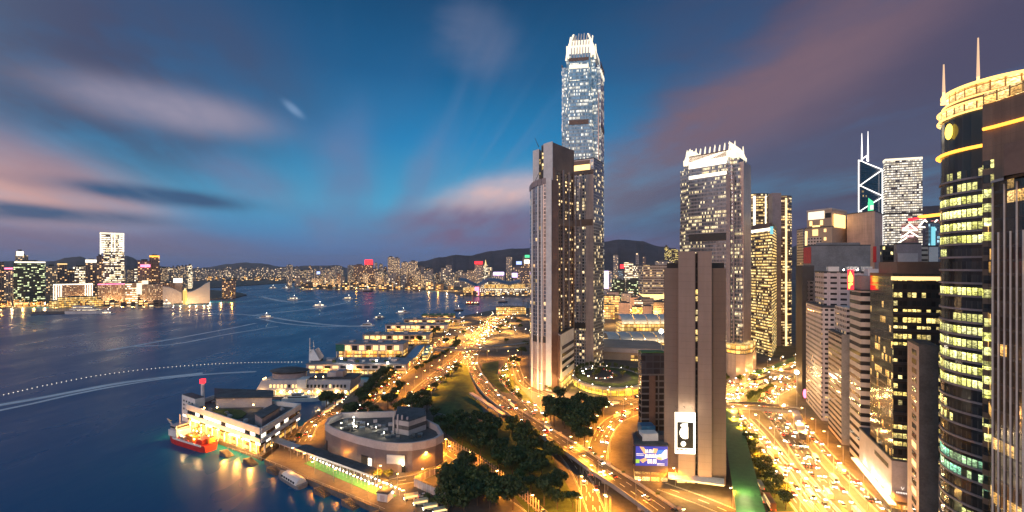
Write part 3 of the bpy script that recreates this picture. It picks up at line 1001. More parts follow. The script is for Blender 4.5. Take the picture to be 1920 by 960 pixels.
cc = centre(fp)
crown1 = MB().prism(inset(fp, .85), ZA(290, 470), ZA(281, 470)).prism(inset(fp, .76), ZA(281, 470), ZA(275, 470)).build('crown', M['lit_crown'], t)
for i in range(4):
    p, q = inset(fp, .88)[i], inset(fp, .88)[(i + 1) % 4]
    for k in range(11):
        s_ = 0.06 + .88 * k / 10
        m0 = p + (q - p) * s_
        g = (cc - (p + q) / 2)
        al = (q - p).normalized() * .34
        mb = MB()
        o = [(m0 + g * .02, ZA(292, 470)), (m0 + g * .07, ZA(278, 470)), (m0 + g * .15, ZA(267, 470)), (m0 + g * .28, ZA(258 + 2 * (k % 2), 470)), (m0 + g * .31, ZA(262, 470)), (m0 + g * .22, ZA(276, 470)), (m0 + g * .2, ZA(292, 470))]
        for sg in (-1, 1):
            mb.face([(v.x + al.x * sg, v.y + al.y * sg, z) for v, z in o])
        for (v0, z0_), (v1, z1_) in zip(o, o[1:]):
            mb.face([(v0.x - al.x, v0.y - al.y, z0_), (v0.x + al.x, v0.y + al.y, z0_), (v1.x + al.x, v1.y + al.y, z1_), (v1.x - al.x, v1.y - al.y, z1_)])
        mb.build('claw', M['lit_crown'], crown1)
# its lit lobby and round podium
mb = MB()
p_ = [V(1352, 478), V(1364, 466), V(1380, 458), V(1398, 457), V(1411, 466), V(1418, 490), V(1360, 500)]
t = thing('podium_block', 'rounded pink stone podium under the second tallest tower', 'building', (centre(p_).x, centre(p_).y, LZ))
mb.prism([v.xy for v in p_], LZ - .5, ZA(664, 460)).build('wall', FA['stone_wall'], t)
MB().prism([v.xy for v in p_], ZA(664, 460), ZA(664, 460) + .8).build('roof', M['roof'], t)
MB().prism([v.xy for v in inset(p_, .97)] if False else inset([v.xy for v in p_], .97), ZA(664, 460) + .8, ZA(648, 460)).build('lit_lobby', FA['shops'], t)

# ---- the tan slab tower in the foreground
Yf = 243.0
c = V(1303, Yf)
t = thing('slab_tower', 'windowless tan slab tower with a dark stair slot and a lit billboard in the foreground', 'building', (c.x, c.y + 8, LZ))
zlow, zhi = ZA(503, 246), ZA(471, 242)
def slab_of(px0, px1, y0, y1, z0, z1, m, name):
    MB().prism([V(px0, y0).xy, V(px1, y1).xy, V(px1, y1).xy + Vector((6.2, 17)), V(px0, y0).xy + Vector((6.2, 17))], z0, z1).build(name, m, t)
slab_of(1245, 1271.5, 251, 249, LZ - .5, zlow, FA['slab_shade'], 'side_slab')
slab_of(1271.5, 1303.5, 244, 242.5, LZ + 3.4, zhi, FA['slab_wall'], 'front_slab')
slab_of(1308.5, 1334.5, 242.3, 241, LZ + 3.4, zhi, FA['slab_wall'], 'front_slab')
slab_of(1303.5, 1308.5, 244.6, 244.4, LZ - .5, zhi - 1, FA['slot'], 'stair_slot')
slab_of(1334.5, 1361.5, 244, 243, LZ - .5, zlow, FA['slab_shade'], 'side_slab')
slab_of(1250, 1358, 262, 258, zlow - 2, zlow + 3, M['dark'], 'plant_room')
slab_of(1268, 1340, 246.5, 245, LZ - .5, LZ + 3.6, FA['shops'], 'arcade')
MB().prism([V(1253, 241).xy, V(1358, 233).xy, V(1358, 240).xy, V(1253, 248).xy], LZ + 4.4, LZ + 5.2, bottom=True).build('awning', M['white'], t)
for k in range(5):
    p = V(1262 + k * 20, 236)
    l = bpy.data.lights.new('awning_light', 'POINT'); l.energy, l.color, l.shadow_soft_size = 5200, (1, .55, .14), .4
    lo = bpy.data.objects.new('awning_light', l); COL.objects.link(lo); lo.parent = t
    lo.location = Vector((p.x, p.y - 4 + k * -1.2, LZ + 5)) - t.location
# billboard on its front
bb = thing('billboard', 'tall white billboard with a dark picture of a pale disc, on the tan slab tower', 'billboard', (V(1286, 242).x, 241.6, ZA(810, 242)))
def on_front(px0, px1, y0, y1, off, m, name, parent, Yb=243.4):
    z1, z0 = ZA(y0, Yb), ZA(y1, Yb)
    p0, p1 = V(px0, Yb - off).xy, V(px1, Yb - 1.1 - off).xy
    MB().prism([p0, p1, p1 + Vector((0, .25)), p0 + Vector((0, .25))], z0, z1, bottom=True).build(name, m, parent)
on_front(1265.5, 1304.0, 772, 849, 0.8, M['lit_white'], 'panel', bb, 243)
on_front(1270, 1300, 790, 838, 1.1, M['dark'], 'picture', bb, 243)
mb = MB()
for (px, py, r) in ((1285, 811, 3.2), (1285, 797.5, 2.0), (1281, 832, 1.35), (1294, 832, 1.35)):
    p = V(px, 241.4)
    z = ZA(py, 241.4)
    ring = [(p.x + math.cos(q) * r * (1.35 if r == 2.0 else 1), p.y - 0.15 - 0.03 * r, z + math.sin(q) * r * (.6 if r == 2.0 else 1.05)) for q in [2 * math.pi * k / 20 for k in range(20)]]
    mb.face(ring)
mb.build('disc', M['lit_white'], bb)
mb = MB()
r = random.Random(5)
x = 1269.0
while x < 1300:
    w = r.choice([1.0, 1.4, 1.8])
    p0, p1 = V(x, 241.6), V(x + w, 241.6)
    z = ZA(843.2, 241.6)
    mb.box(p0.x, 241.5, z - .45, p1.x, 241.6, z + .45)
    x += w + (0.5 if r.random() < .75 else 2.4)
mb.build('lettering', M['dark'], bb)
for px in (1270, 1285, 1299):
    p = V(px, 239.5)
    l = bpy.data.lights.new('billboard_light', 'POINT')
    l.energy, l.color, l.shadow_soft_size = 900, (1, .82, .5), .3
    lo = bpy.data.objects.new('billboard_light', l); COL.objects.link(lo)
    lo.parent = bb
    lo.location = Vector((p.x, p.y, ZA(768, 240))) - bb.location
    MB().tube((p.x, p.y + .2, ZA(767, 240) + .5), (p.x, p.y + 2.5, ZA(767, 240) + .9), .12).build('lamp_arm', M['dark'], bb)

# ---- dark low block beside it, with a planted roof, and the podium with the blue hoarding
fp = para(V(1197, 292), V(1203, 286), V(1247, 286))
zr = ZA(662, 286)
t = thing('office_block', 'grey low office block with a planted roof beside the tan slab tower', 'building', (centre(fp).x, centre(fp).y, LZ))
MB().prism(fp, LZ - .5, zr, cap=False).build('wall', FA['dark_office'] if False else facade('grey_panel_office', (0.16, 0.15, 0.15), (0.05, 0.045, 0.045), cw=5.5, ch=4.0, mu=0.10, v0=0.15, v1=0.9, lit=0.03, power=.9, glass_metal=.4), t)
MB().prism(inset(fp, 1.03), zr - 13, zr, bottom=True).build('upper_storey', facade('dark_blue_panel', (0.05, 0.055, 0.075), (0.05, 0.05, 0.06), cw=4.5, ch=4.3, mu=.08, v0=.12, v1=.92, lit=.08, power=1.2), t)
MB().prism([V(1217, 284.8).xy, V(1229, 284.8).xy, V(1229, 287).xy, V(1217, 287).xy], LZ, zr - 14).build('recess', M['brown'], t)
MB().prism(inset(fp, 1.02), zr, zr + .8).build('roof', M['green_roof'], t)
fp = para(V(1186, 266), V(1189, 249), V(1253, 247))
zr = ZA(832, 249)
t = thing('podium_block', 'flat roofed podium with blue plant boxes, carrying the blue and white hoarding', 'building', (centre(fp).x, centre(fp).y, LZ))
zr = ZA(834, 249)
MB().prism(fp, LZ + 5, zr, cap=False).build('wall', M['brown'], t)
MB().prism(inset(fp, 1.01), zr, zr + .6).build('roof', M['roof'], t)
MB().prism(inset(fp, .96), LZ - .5, LZ + 5).build('shopfront', FA['shops'], t)
for px, py, sx, sy, h, mm in ((1212, 264, 10, 7, 5.5, 'blue_roof'), (1216, 256, 11, 6, 4.0, 'white'), (1203, 258, 5, 9, 2.0, 'dark'), (1237, 258, 9, 7, 2.6, 'dark_concrete')):
    p = V(px, py)
    roof_box(t, (p.x, p.y), (1, 0.05), sx * .8, sy, zr + .6, h, M[mm])
bb = thing('billboard', 'blue hoarding with white bursts of lettering on the low podium beside the tan slab tower', 'billboard', (V(1222, 248).x, 247, zr - 6))
def hoard(px0, px1, y0, y1, off, m, name):
    Yh = 247.4 - off
    p0, p1 = V(px0, Yh).xy, V(px1, Yh - .6).xy
    z1a, z0a = ZA(y0, Yh), ZA(y1, Yh)
    MB().prism([p0, p1, p1 + Vector((0, .3)), p0 + Vector((0, .3))], z0a, z1a, bottom=True).build(name, m, bb)
M['poster_blue'] = glow_mat('backlit_blue', (0.05, 0.06, 0.45), 0.9)
M['poster_sky'] = glow_mat('backlit_sky', (0.05, 0.22, 0.75), 0.9)
M['poster_white'] = glow_mat('backlit_white', (1.0, 0.90, 0.80), 1.1)
M['poster_peach'] = glow_mat('backlit_peach', (1.0, 0.52, 0.24), 0.9)
M['poster_lime'] = glow_mat('backlit_lime', (0.45, 0.80, 0.10), 0.8)
hoard(1187, 1192, 836, 870, 0.2, M['dark'], 'frame')
hoard(1191.5, 1252, 837, 873, 0.2, M['poster_blue'], 'panel')
def shape(pts, off, m, name):
    Yh = 247.0 - off
    ring = [(V(x, Yh - .6 * (x - 1190) / 60).x, Yh - .6 * (x - 1190) / 60, ZA(y, Yh)) for x, y in pts]
    MB().face(ring).build(name, m, bb)
shape([(1232, 846), (1251, 842), (1251, 858), (1240, 862), (1229, 858)], .45, M['poster_white'], 'cloud_patch')
shape([(1233, 843), (1247, 843), (1240, 851), (1230, 853)], .5, M['poster_sky'], 'sky_patch')
shape([(1199, 837), (1207, 838), (1214, 849), (1208, 851)], .46, M['poster_peach'], 'food_patch')
shape([(1225, 840), (1234, 841), (1230, 850), (1222, 848)], .46, M['poster_peach'], 'food_patch')
shape([(1199, 862), (1210, 858), (1214, 862), (1205, 868)], .46, M['poster_peach'], 'food_patch')
shape([(1232, 856), (1241, 857), (1241, 862), (1233, 861)], .52, M['poster_peach'], 'food_patch')
shape([(1192, 861), (1199, 861), (1199, 868), (1192, 868)], .46, M['poster_lime'], 'food_patch')
for py, x0_, x1_, hh in ((846, 1210, 1228, 3.4), (855, 1209, 1233, 3.6), (865, 1214, 1231, 4.2)):
    mb = MB()
    x = x0_
    r = random.Random(int(py))
    while x < x1_:
        w = r.choice([2.2, 2.8, 3.2])
        sl = r.uniform(-.8, .8)
        Yh = 246.2
        mb.face([(V(x + dx_, Yh).x, Yh - .01 * k, ZA(py + dy_, Yh)) for k, (dx_, dy_) in enumerate(((0, hh), (w, hh), (w + sl, -hh), (sl, -hh)))])
        x += w + .9
    mb.build('lettering', M['poster_white'], bb)
for py in (850.5, 853.2, 868.5, 871):
    x0_ = 1193 if py < 860 else 1232
    shape([(x0_, py - .7), (x0_ + 14, py), (x0_ + 14, py + 1.0), (x0_, py + .6)], .5, M['poster_white'], 'lettering')

# ---- banded office towers behind the second tallest tower
fp = para(V(1406, 640), V(1447, 590), V(1456, 660))
zt_ = ZA(419, 590)
t = tower('office_tower', 'orange lit office tower with banded stone storeys, right beside the second tallest tower', 'building', fp, zt_, FA['exchange'])
MB().prism(inset(fp, 1.02), zt_ - 5, zt_ + 1.2, bottom=True).build('crown_band', M['brown'], t)
MB().prism([fp[0] + (fp[1] - fp[0]) * .05 + Vector((-.3, -1.0)), fp[1] + Vector((-1, -1.0)), fp[1] + Vector((-1, -.5)), fp[0] + (fp[1] - fp[0]) * .05 + Vector((-.3, -.5))], zt_ - 9, zt_ - 5.2, bottom=True).build('lit_band', M['lit_white'], t)
MB().prism([fp[1] + Vector((-2, -1.3)), fp[1] + Vector((1.2, -1.3)), fp[1] + Vector((1.2, .5)), fp[1] + Vector((-2, .5))], zt_ - 14, zt_ - 4, bottom=True).build('sign', M['lit_cyan'], t)


def round_tower(label, pxl, pxr, Yv, ytop, mtl, strips):
    xl, xr = V(pxl, Yv).x, V(pxr, Yv).x
    r = (xr - xl) / 2
    cx_, cy_ = (xl + xr) / 2, Yv + r * .7
    pts = [Vector((cx_ + r * math.cos(q) * (1.0 if abs(math.cos(q)) < .93 else 1.0), cy_ + r * .8 * math.sin(q))) for q in [2 * math.pi * k / 18 for k in range(18)]]
    zt_ = ZA(ytop, Yv)
    t = tower('office_tower', label, 'building', pts, zt_, mtl)
    for s_, w_, mm in strips:
        q = math.pi * (1 + s_)
        p = Vector((cx_ + r * math.cos(q), cy_ + r * .8 * math.sin(q)))
        MB().obox(p, (-math.sin(q), math.cos(q)), w_, 1.4, LZ, zt_ - 3).build('lit_strip' if mm is M['lit_gold'] else 'pier', mm, t)
    for k in range(3):
        MB().prism(inset(pts, 1.015), zt_ - 60 - k * 62, zt_ - 53 - k * 62, bottom=True).build('plant_band', M['brown'], t)
    return t, pts, zt_


M['strip_gold'] = glow_mat('golden_strip', (1.0, 0.70, 0.30), 2.2)
round_tower('dark rounded tower with white vertical strips, left one of the twin rounded towers', 1400, 1452, 690, 364, FA['exchange_tall'], ((.35, 3.0, M['lit_white']), (.62, 3.0, M['lit_white']), (.8, 4, M['brown'])))
t, pts, zt_ = round_tower('tall rounded tower with golden vertical strips, right one of the twin rounded towers', 1446, 1492, 675, 368, FA['exchange_tall'], ((.30, 2.2, M['strip_gold']), (.55, 2.4, M['strip_gold']), (.12, 5, M['brown'])))
MB().obox(V(1453, 675).xy, (1, 0), 13, 10, LZ, ZA(362, 672)).build('lift_shaft', M['mauve'], t)

# ---- the block of pale buildings in the back right
def simple(name, label, a, b, c, ytop, m, cat='building', rm=None, group=None, fname='wall'):
    fp = para(a, b, c)
    return tower(name, label, cat, fp, ZA(ytop, b.y), m, rm, group=group, facade_name=fname), fp, ZA(ytop, b.y)


simple('office_tower', 'slim pale tower in the gap between the twin rounded towers and the floodlit stone tower', V(1494, 640), V(1506, 620), V(1512, 650), 430, FA['white_grid'])
# floodlit stepped stone tower
t, fp, zt_ = simple('stone_tower', 'floodlit stepped stone tower with a glowing golden top, behind the grey windowless block', V(1509, 560), V(1560, 530), V(1592, 560), 425, M['beige'])
up = inset(fp, .9)
MB().prism(up, zt_ + 1.1, ZA(392, 530)).build('upper_storey', M['beige'], t)
MB().prism(inset(fp, .92), ZA(392, 530), ZA(389, 530)).build('cornice', M['pale'], t)
e = (up[1] - up[0]); ne = Vector((e.y, -e.x)).normalized()
def on_tower(s0, s1, y0, y1, m, name, th=.5):
    MB().prism([up[0] + e * s0, up[0] + e * s1, up[0] + e * s1 + ne * th, up[0] + e * s0 + ne * th], ZA(y1, 530), ZA(y0, 530), bottom=True).build(name, m, t)
on_tower(.06, .72, 393, 408, M['lit_crown'], 'lit_band')
on_tower(.76, .98, 398, 407, M['dark'], 'louvre')
on_tower(.12, .22, 411, 420, M['lit_gold'], 'window'); on_tower(.56, .66, 411, 420, M['lit_gold'], 'window')
on_tower(.24, .54, 420, 428, M['lit_gold'], 'window')
e = fp[1] - fp[0]; ne = Vector((e.y, -e.x)).normalized(); up = fp
on_tower(.02, .10, 430, 470, M['lit_gold'], 'lit_strip'); on_tower(.10, .62, 443, 458, FA['white_grid'], 'window_band'); on_tower(.30, .50, 428, 440, M['lit_warm'], 'window')
on_tower(.72, .80, 428, 434, M['lit_warm'], 'window'); on_tower(.72, .80, 444, 450, M['lit_warm'], 'window')
f_ = fp[2] - fp[1]; nf = Vector((f_.y, -f_.x)).normalized()
MB().prism([fp[1] + f_ * .1, fp[1] + f_ * .75, fp[1] + f_ * .75 + nf * .5, fp[1] + f_ * .1 + nf * .5], ZA(428, 550), ZA(404, 550), bottom=True).build('lit_band', M['lit_gold'], t)
MB().tube((centre(fp).x, centre(fp).y, ZA(390, 530)), (centre(fp).x, centre(fp).y, ZA(382, 530)), .3).build('aerial', M['dark'], t)
t, fp, zt_ = simple('office_block', 'smooth pink tiled block with a red lower corner, right of the golden topped stone tower', V(1588, 540), V(1640, 505), V(1655, 540), 396, FA['pane_wall'])
MB().prism([fp[1] + Vector((-1.5, -1.0)), fp[1] + Vector((1.0, -1.2)), fp[1] + Vector((1.0, .5)), fp[1] + Vector((-1.5, .5))], ZA(492, 505), ZA(462, 505), bottom=True).build('corner_panel', M['red'], t)
t, fp, zt_ = simple('office_block', 'dark grey windowless block in front of the golden topped stone tower', V(1507, 470), V(1521, 445), V(1632, 442), 461, M['grey'])
MB().prism([V(1530, 445).xy, V(1613, 443).xy, V(1613, 465).xy, V(1530, 465).xy], zt_, ZA(455, 445)).build('upper_storey', M['grey'], t)
MB().prism([fp[0] + Vector((-.3, 0)), fp[1] + Vector((-.3, -.3)), fp[1] + Vector((-.3, .1)), fp[0] + Vector((.2, .2))], zt_ - 17, zt_ - 1, bottom=True).build('end_panel', M['red'], t)

# triangulated tower with twin masts
Yb = 900.0
a, b_, c = V(1608, 905), V(1614, 888), V(1655, 912)
fp = para(a, b_, c)
t = thing('skyscraper', 'dark glass tower outlined by white zigzag bracing lights, with twin masts', 'skyscraper', (centre(fp).x, centre(fp).y, LZ))
zL, zR = ZA(300, 890), ZA(318, 905)
mb = MB()
q = [fp[0], fp[1], fp[2], fp[3]]
tops = [ZA(300, 905), ZA(302, 888), ZA(318, 912), ZA(318, 925)]
u = 0
for i in range(4):
    p0, p1 = q[i], q[(i + 1) % 4]
    w = (p1 - p0).length
    mb.face([(p0.x, p0.y, LZ), (p1.x, p1.y, LZ), (p1.x, p1.y, tops[(i + 1) % 4]), (p0.x, p0.y, tops[i])], [(u, LZ), (u + w, LZ), (u + w, tops[(i + 1) % 4]), (u, tops[i])])
    u += w
mb.face([(p.x, p.y, z) for p, z in zip(q, tops)])
FA['dark_glass'] = facade('dark_mirror_glass', (0.06, 0.06, 0.08), (0.05, 0.055, 0.075), cw=3, ch=4.2, mu=.05, v0=.1, v1=.95, lit=.07, run=6, power=1.2, glass_metal=.8, wall_metal=.5)
mb.build('curtain_wall', FA['dark_glass'], t)
def edge_light(px0, py0, Y0, px1, py1, Y1, r=0.9, m='lit_crown', name='edge_light'):
    p0, p1 = V(px0, Y0 - 1.2), V(px1, Y1 - 1.2)
    MB().tube((p0.x, p0.y, ZA(py0, Y0)), (p1.x, p1.y, ZA(py1, Y1)), r).build(name, M[m], t)
M['edge_white'] = glow_mat('white_edge_light', (1.0, 0.95, 0.90), 2.2)
for seg in ((1610, 300, 890, 1610, 470, 890), (1654.5, 318, 908, 1654.5, 470, 908), (1611, 301, 889, 1654, 318, 908), (1654, 319, 908, 1612, 348, 889), (1612, 348, 889, 1654, 367, 908), (1654, 370, 908, 1612, 396, 889),
            (1613, 302, 889, 1625, 292, 895), (1625, 292, 895, 1626, 302, 895), (1612, 396, 889, 1630, 404, 900)):
    edge_light(*seg, r=1.0, m='edge_white')
for px, y0 in ((1616, 250), (1627.5, 246)):
    p = V(px, 898)
    mb = MB()
    mb.tube((p.x, p.y, ZA(303, 898)), (p.x, p.y, ZA(272, 898)), 1.5, 1.1)
    mb.tube((p.x, p.y, ZA(272, 898)), (p.x, p.y, ZA(y0, 898)), .9, .4)
    mb.build('mast', M['edge_white'], t)
t = thing('roof_sign', 'tilted green illuminated sign standing on the pink tiled block', 'sign', (V(1634, 515).x, 515, ZA(396, 515)))
p = V(1628, 518); q_ = V(1638, 512)
MB().face([(p.x, p.y, ZA(394, 518)), (q_.x, q_.y, ZA(397, 512)), (q_.x, q_.y, ZA(378, 512)), (p.x, p.y, ZA(371, 518))]).prism([p.xy + Vector((0, .15)), q_.xy + Vector((0, .15)), q_.xy + Vector((0, .6)), p.xy + Vector((0, .6))], ZA(396, 514), ZA(378, 514)).build('panel', M['lit_green'], t)
p = V(1631, 516); q_ = V(1637, 512.6)
MB().prism([p.xy + Vector((0, -.7)), q_.xy + Vector((0, -.7)), q_.xy + Vector((0, -.5)), p.xy + Vector((0, -.5))], ZA(393, 515), ZA(385, 515), bottom=True).build('emblem', M['poster_white'], t)

t, fp, zt_ = simple('skyscraper', 'square tower with a uniform grid of white lit windows, right of the zigzag braced tower', V(1655.5, 800), V(1660, 786), V(1729.5, 770), 299, FA['cheung'], 'skyscraper')
MB().prism(inset(fp, 1.015), zt_ - 3, zt_ + .8, bottom=True).build('roof_edge', M['lit_crown'], t)
MB().prism(inset(fp, 1.01), ZA(403, 786), ZA(399, 786), bottom=True).build('plant_band', M['dark'], t)

# the bank with exposed red lit trusses
c = V(1715, 560)
t = thing('truss_tower', 'bank building with red lit floors and white exposed roof trusses', 'building', (c.x, c.y, LZ))
FA['red_lit'] = facade('red_lit_storeys', (0.16, 0.09, 0.10), (.05, .04, .05), cw=4, ch=5, mu=.1, v0=.3, v1=.9, lit=.45, run=4, power=2.0, warm=(1.0, .25, .25), cool=(.95, .80, .85))
for px0, px1, yt in ((1690, 1722, 418), (1722, 1745, 530), (1745, 1760, 412)):
    MB().prism(para(V(px0, 570), V(px1, 560), V(px1, 600)), LZ, ZA(yt, 560)).build('wall', FA['red_lit'], t)
for seg in ((1692, 432, 1706, 420), (1706, 420, 1720, 432), (1692, 432, 1720, 432), (1722, 426, 1734, 412), (1734, 412, 1747, 426), (1722, 426, 1747, 426), (1690, 446, 1706, 434), (1706, 434, 1722, 444), (1747, 424, 1757, 412), (1684, 455, 1700, 446)):
    p0, p1 = V(seg[0], 556), V(seg[2], 556)
    MB().tube((p0.x, p0.y, ZA(seg[1], 556)), (p1.x, p1.y, ZA(seg[3], 556)), .8).build('truss', M['lit_white'], t)
p0, p1 = V(1722, 552), V(1765, 545)
MB().tube((p0.x, p0.y, ZA(407, 552)), (p1.x, p1.y, ZA(402, 545)), 2.0).build('neon_sign', M['lit_orange'], t)
MB().tube((p0.x - 12, p0.y, ZA(412, 552)), (p0.x + 8, p0.y, ZA(408, 552)), 1.4).build('neon_sign', M['lit_red'], t)
FA['cyan_flats'] = facade('cyan_lit_wall', (0.20, 0.24, 0.30), (.1, .12, .15), cw=4, ch=4, mu=.2, lit=.3, power=1.4, warm=(.4, .85, 1.0), cool=(.9, .95, 1.0))
t, fp, z_ = simple('office_tower', 'narrow blue lit tower beside the red lit bank building', V(1735, 470), V(1741, 462), V(1762, 470), 418, FA['cyan_flats'])
MB().prism([V(1746, 460.5).xy, V(1754, 460.5).xy, V(1754, 462).xy, V(1746, 462).xy], ZA(466, 460), ZA(425, 460), bottom=True).build('lit_band', M['lit_cyan'], t)
# low roofs in front of them
t, fp, z_ = simple('office_block', 'brown stone block with a pale framed panel on its front, beside the round tower', V(1676, 335), V(1681, 325), V(1728, 322), 458, M['mauve'])
MB().prism([V(1683, 324).xy + Vector((0, -.5)), V(1720, 322).xy + Vector((0, -.5)), V(1720, 322).xy, V(1683, 324).xy], ZA(492, 324), ZA(475, 324), bottom=True).build('panel', M['pale'], t)
simple('office_block', 'small banded block right of the brown stone block with the framed panel', V(1726, 350), V(1728, 340), V(1742, 338), 463, FA['terrace'])
simple('plant_house', 'plain white plant house next to the round tower', V(1740, 330), V(1742, 322), V(1759, 320), 463, M['white'])
simple('office_block', 'low dark rooftop block below the zigzag braced tower', V(1650, 360), V(1655, 352), V(1684, 350), 462, FA['dark_office'])

# ---- the row along the highway
LO, LD = Vector((185.0, 221.0)), Vector((0.375, 0.927))
LN = Vector((0.927, -0.375))
def row_fp(s0, s1, set0, w):
    """footprint on the street line: from s0 to s1 along it, set back by set0, w deep"""
    p = LO + LD * s0 + LN * set0
    q = LO + LD * s1 + LN * set0
    return [q, p, p + LN * w, q + LN * w]


# dark glass office on a pale mall podium
fp = row_fp(0, 31, 0, 40)
ztop = ZA(519, 221)
t = thing('office_tower', 'dark glass office tower with rows of yellow lit windows, above the pale lit mall', 'building', (centre(fp).x, centre(fp).y, LZ))
zp = ZA(862, 221)
MB().prism(fp, zp - 1, ztop, cap=False).build('wall', FA['mirror'], t)
MB().prism(inset(fp, 1.005), ztop, ztop + 1.6).build('roof', M['dark'], t)
MB().prism([fp[1] + LN * .0 - LD * .35, fp[2] - LD * .35, fp[2], fp[1] + LN * .0], zp, ztop).build('front_wall', FA['dark_office'], t)
MB().prism([fp[1] - LD * .8 - LN * .8, fp[2] - LD * .8, fp[2] - LD * .3, fp[1] - LD * .3 - LN * .8], ztop - 1.6, ztop + .2, bottom=True).build('lit_band', M['lit_warm'], t)
MB().prism([fp[0] + LN * 2 - LD * 6, fp[1] + LN * 2 + LD * 1, fp[2] + LD * 1, fp[2] + LD * 20], ztop + 1.6, ZA(491, 225)).build('sign_band', M['brown'], t)
for s_ in range(9):
    z = zp + 6 + s_ * 8.1
    MB().prism([fp[1] - LD * .75 - LN * .4, fp[2] - LD * .75, fp[2] - LD * .35, fp[1] - LD * .35 - LN * .4], z, z + 1.3, bottom=True).build('spandrel', M['dark'], t)
t = thing('mall', 'pale floodlit mall podium with dark lettering on its street front', 'building', (LO.x, LO.y, LZ))
pf = [LO + LD * 46 - LN * .8, LO - LD * 1 - LN * .8, LO - LD * 1 + LN * 26, LO + LD * 46 + LN * 26]
MB().prism(pf, LZ + 5, zp, cap=False).build('wall', M['pale'], t)
MB().prism(inset(pf, 1.01), zp, zp + .8).build('roof', M['roof'], t)
MB().prism(inset(pf, .985), LZ - .5, LZ + 5).build('shopfront', FA['shops'], t)
mb = MB()
r = random.Random(3)
s_ = 3.0
while s_ < 20:
    w = r.choice([1.0, 1.3, 1.6])
    p = LO + LD * (s_) - LN * 1.0
    if r.random() < .88:
        MB_ = [p, p + LD * w, p + LD * w + LN * .15, p + LN * .15]
        mb.prism(MB_, zp - 5.5 + r.uniform(0, .3), zp - 3.2, bottom=True)
        if r.random() < .6:
            mb.prism([p + LD * .3, p + LD * (w - .3), p + LD * (w - .3) - LN * .02, p + LD * .3 - LN * .02], zp - 4.8, zp - 4.0)
    s_ += w + .55
mb.build('lettering', M['dark'], t)
MB().prism([pf[1] - LD * .5 + LN * 1, pf[2] - LD * .5, pf[2] - LD * .01, pf[1] - LD * .01 + LN * 1], LZ + 4, zp - 14, bottom=True).build('end_panel', M['mauve'], t)
zc = ZA(922, 218)
mb = MB()
p = pf[1] - LD * .7 + LN * 4.0
mb.face([(p.x - .6, p.y + .24, zc + 2), (p.x, p.y, zc + .6), (p.x + .1, p.y, zc + 1.1), (p.x - .4, p.y + .2, zc + 2.2)])
mb.face([(p.x + .7, p.y - .28, zc + 2), (p.x, p.y, zc + .6), (p.x + .1, p.y, zc + 1.1), (p.x + .5, p.y - .2, zc + 2.2)])
for k in range(9):
    g = p + LN * (k * .62 - 2.4)
    mb.prism([g, g + LN * .4, g + LN * .4 + LD * .05, g + LD * .05], zc - 1.2, zc - .4, bottom=True)
mb.build('emblem', M['poster_white'], t)
for s_ in (4, 14, 24, 36):
    for nn, en in ((2.6, 2600),):
        l = bpy.data.lights.new('floodlight', 'POINT'); l.energy, l.color, l.shadow_soft_size = en, (1.0, .80, .48), .5
        lo = bpy.data.objects.new('floodlight', l); COL.objects.link(lo); lo.parent = t
        p = LO + LD * s_ - LN * (.8 + nn)
        lo.location = Vector((p.x, p.y, LZ + 7)) - t.location
MB().prism([LO + LD * 48 - LN * 4.2, LO - LD * 8 - LN * 4.2, LO - LD * 8 - LN * 1.2, LO + LD * 48 - LN * 1.2], LZ + 4.6, LZ + 5.2, bottom=True).build('canopy', M['lit_crown'], t)

# striped office
fp = row_fp(47, 67, 0, 17)
zt_ = ZA(546, 265)
t = thing('office_tower', 'striped office tower of white and black bands under a red lit crown', 'building', (centre(fp).x, centre(fp).y, LZ))
MB().prism(fp, LZ - .5, zt_, cap=False).build('wall', FA['stripes'], t)
MB().prism(inset(fp, 1.01), zt_, zt_ + 1).build('roof', M['roof'], t)
MB().prism(inset(fp, .94), zt_ + 1, ZA(517, 267)).build('upper_storey', M['mauve'], t)
roof_box(t, centre(fp), LD, 7, 6, ZA(517, 267), 4, M['white'])
p = fp[1] - LN * .6 + LD * .5
sg = thing('neon_sign', 'red and yellow neon flame sign on the crown of the striped office tower', 'sign', (p.x, p.y, zt_))
mb = MB()
ring = lambda pts, off=0: [(V(x, 263).x, 263 - off, ZA(y, 263)) for x, y in pts]
mb.face(ring([(1594, 508), (1597, 514), (1599.5, 520), (1599, 528), (1596, 530), (1591, 528), (1590.5, 519), (1593, 514)]))
mb.face(ring([(1591, 531), (1599, 531), (1599, 534), (1594, 535), (1593.5, 541), (1591, 541)]))
M['neon_yellow'] = glow_mat('neon_yellow', (1.0, .65, .08), 4.0)
mb.build('flame', M['neon_yellow'], sg)
MB().prism([V(1589, 264).xy, V(1601, 263.4).xy, V(1601, 264).xy, V(1589, 264.6).xy], ZA(543, 264), ZA(506, 264), bottom=True).build('panel', M['lit_red'], sg)
# low terraced block with concrete end
fp = row_fp(85, 116, 0, 16)
zt_ = ZA(630, 300)
t = thing('office_block', 'low terraced block with a bare concrete end wall, left of the striped office tower', 'building', (centre(fp).x, centre(fp).y, LZ))
MB().prism(fp, LZ - .5, zt_, cap=False).build('wall', FA['terrace'], t)
MB().prism([fp[1] - LD * .4 + LN * .2, fp[2] - LD * .4, fp[2], fp[1] + LN * .2], LZ, zt_ + 1).build('end_wall', M['concrete'], t)
MB().prism(inset(fp, 1.0), zt_, zt_ + .8).build('roof', M['roof'], t)
up = row_fp(86, 112, 3, 14)
MB().prism(up, zt_ + .8, ZA(577, 303)).build('upper_storey', FA['white_grid'], t)
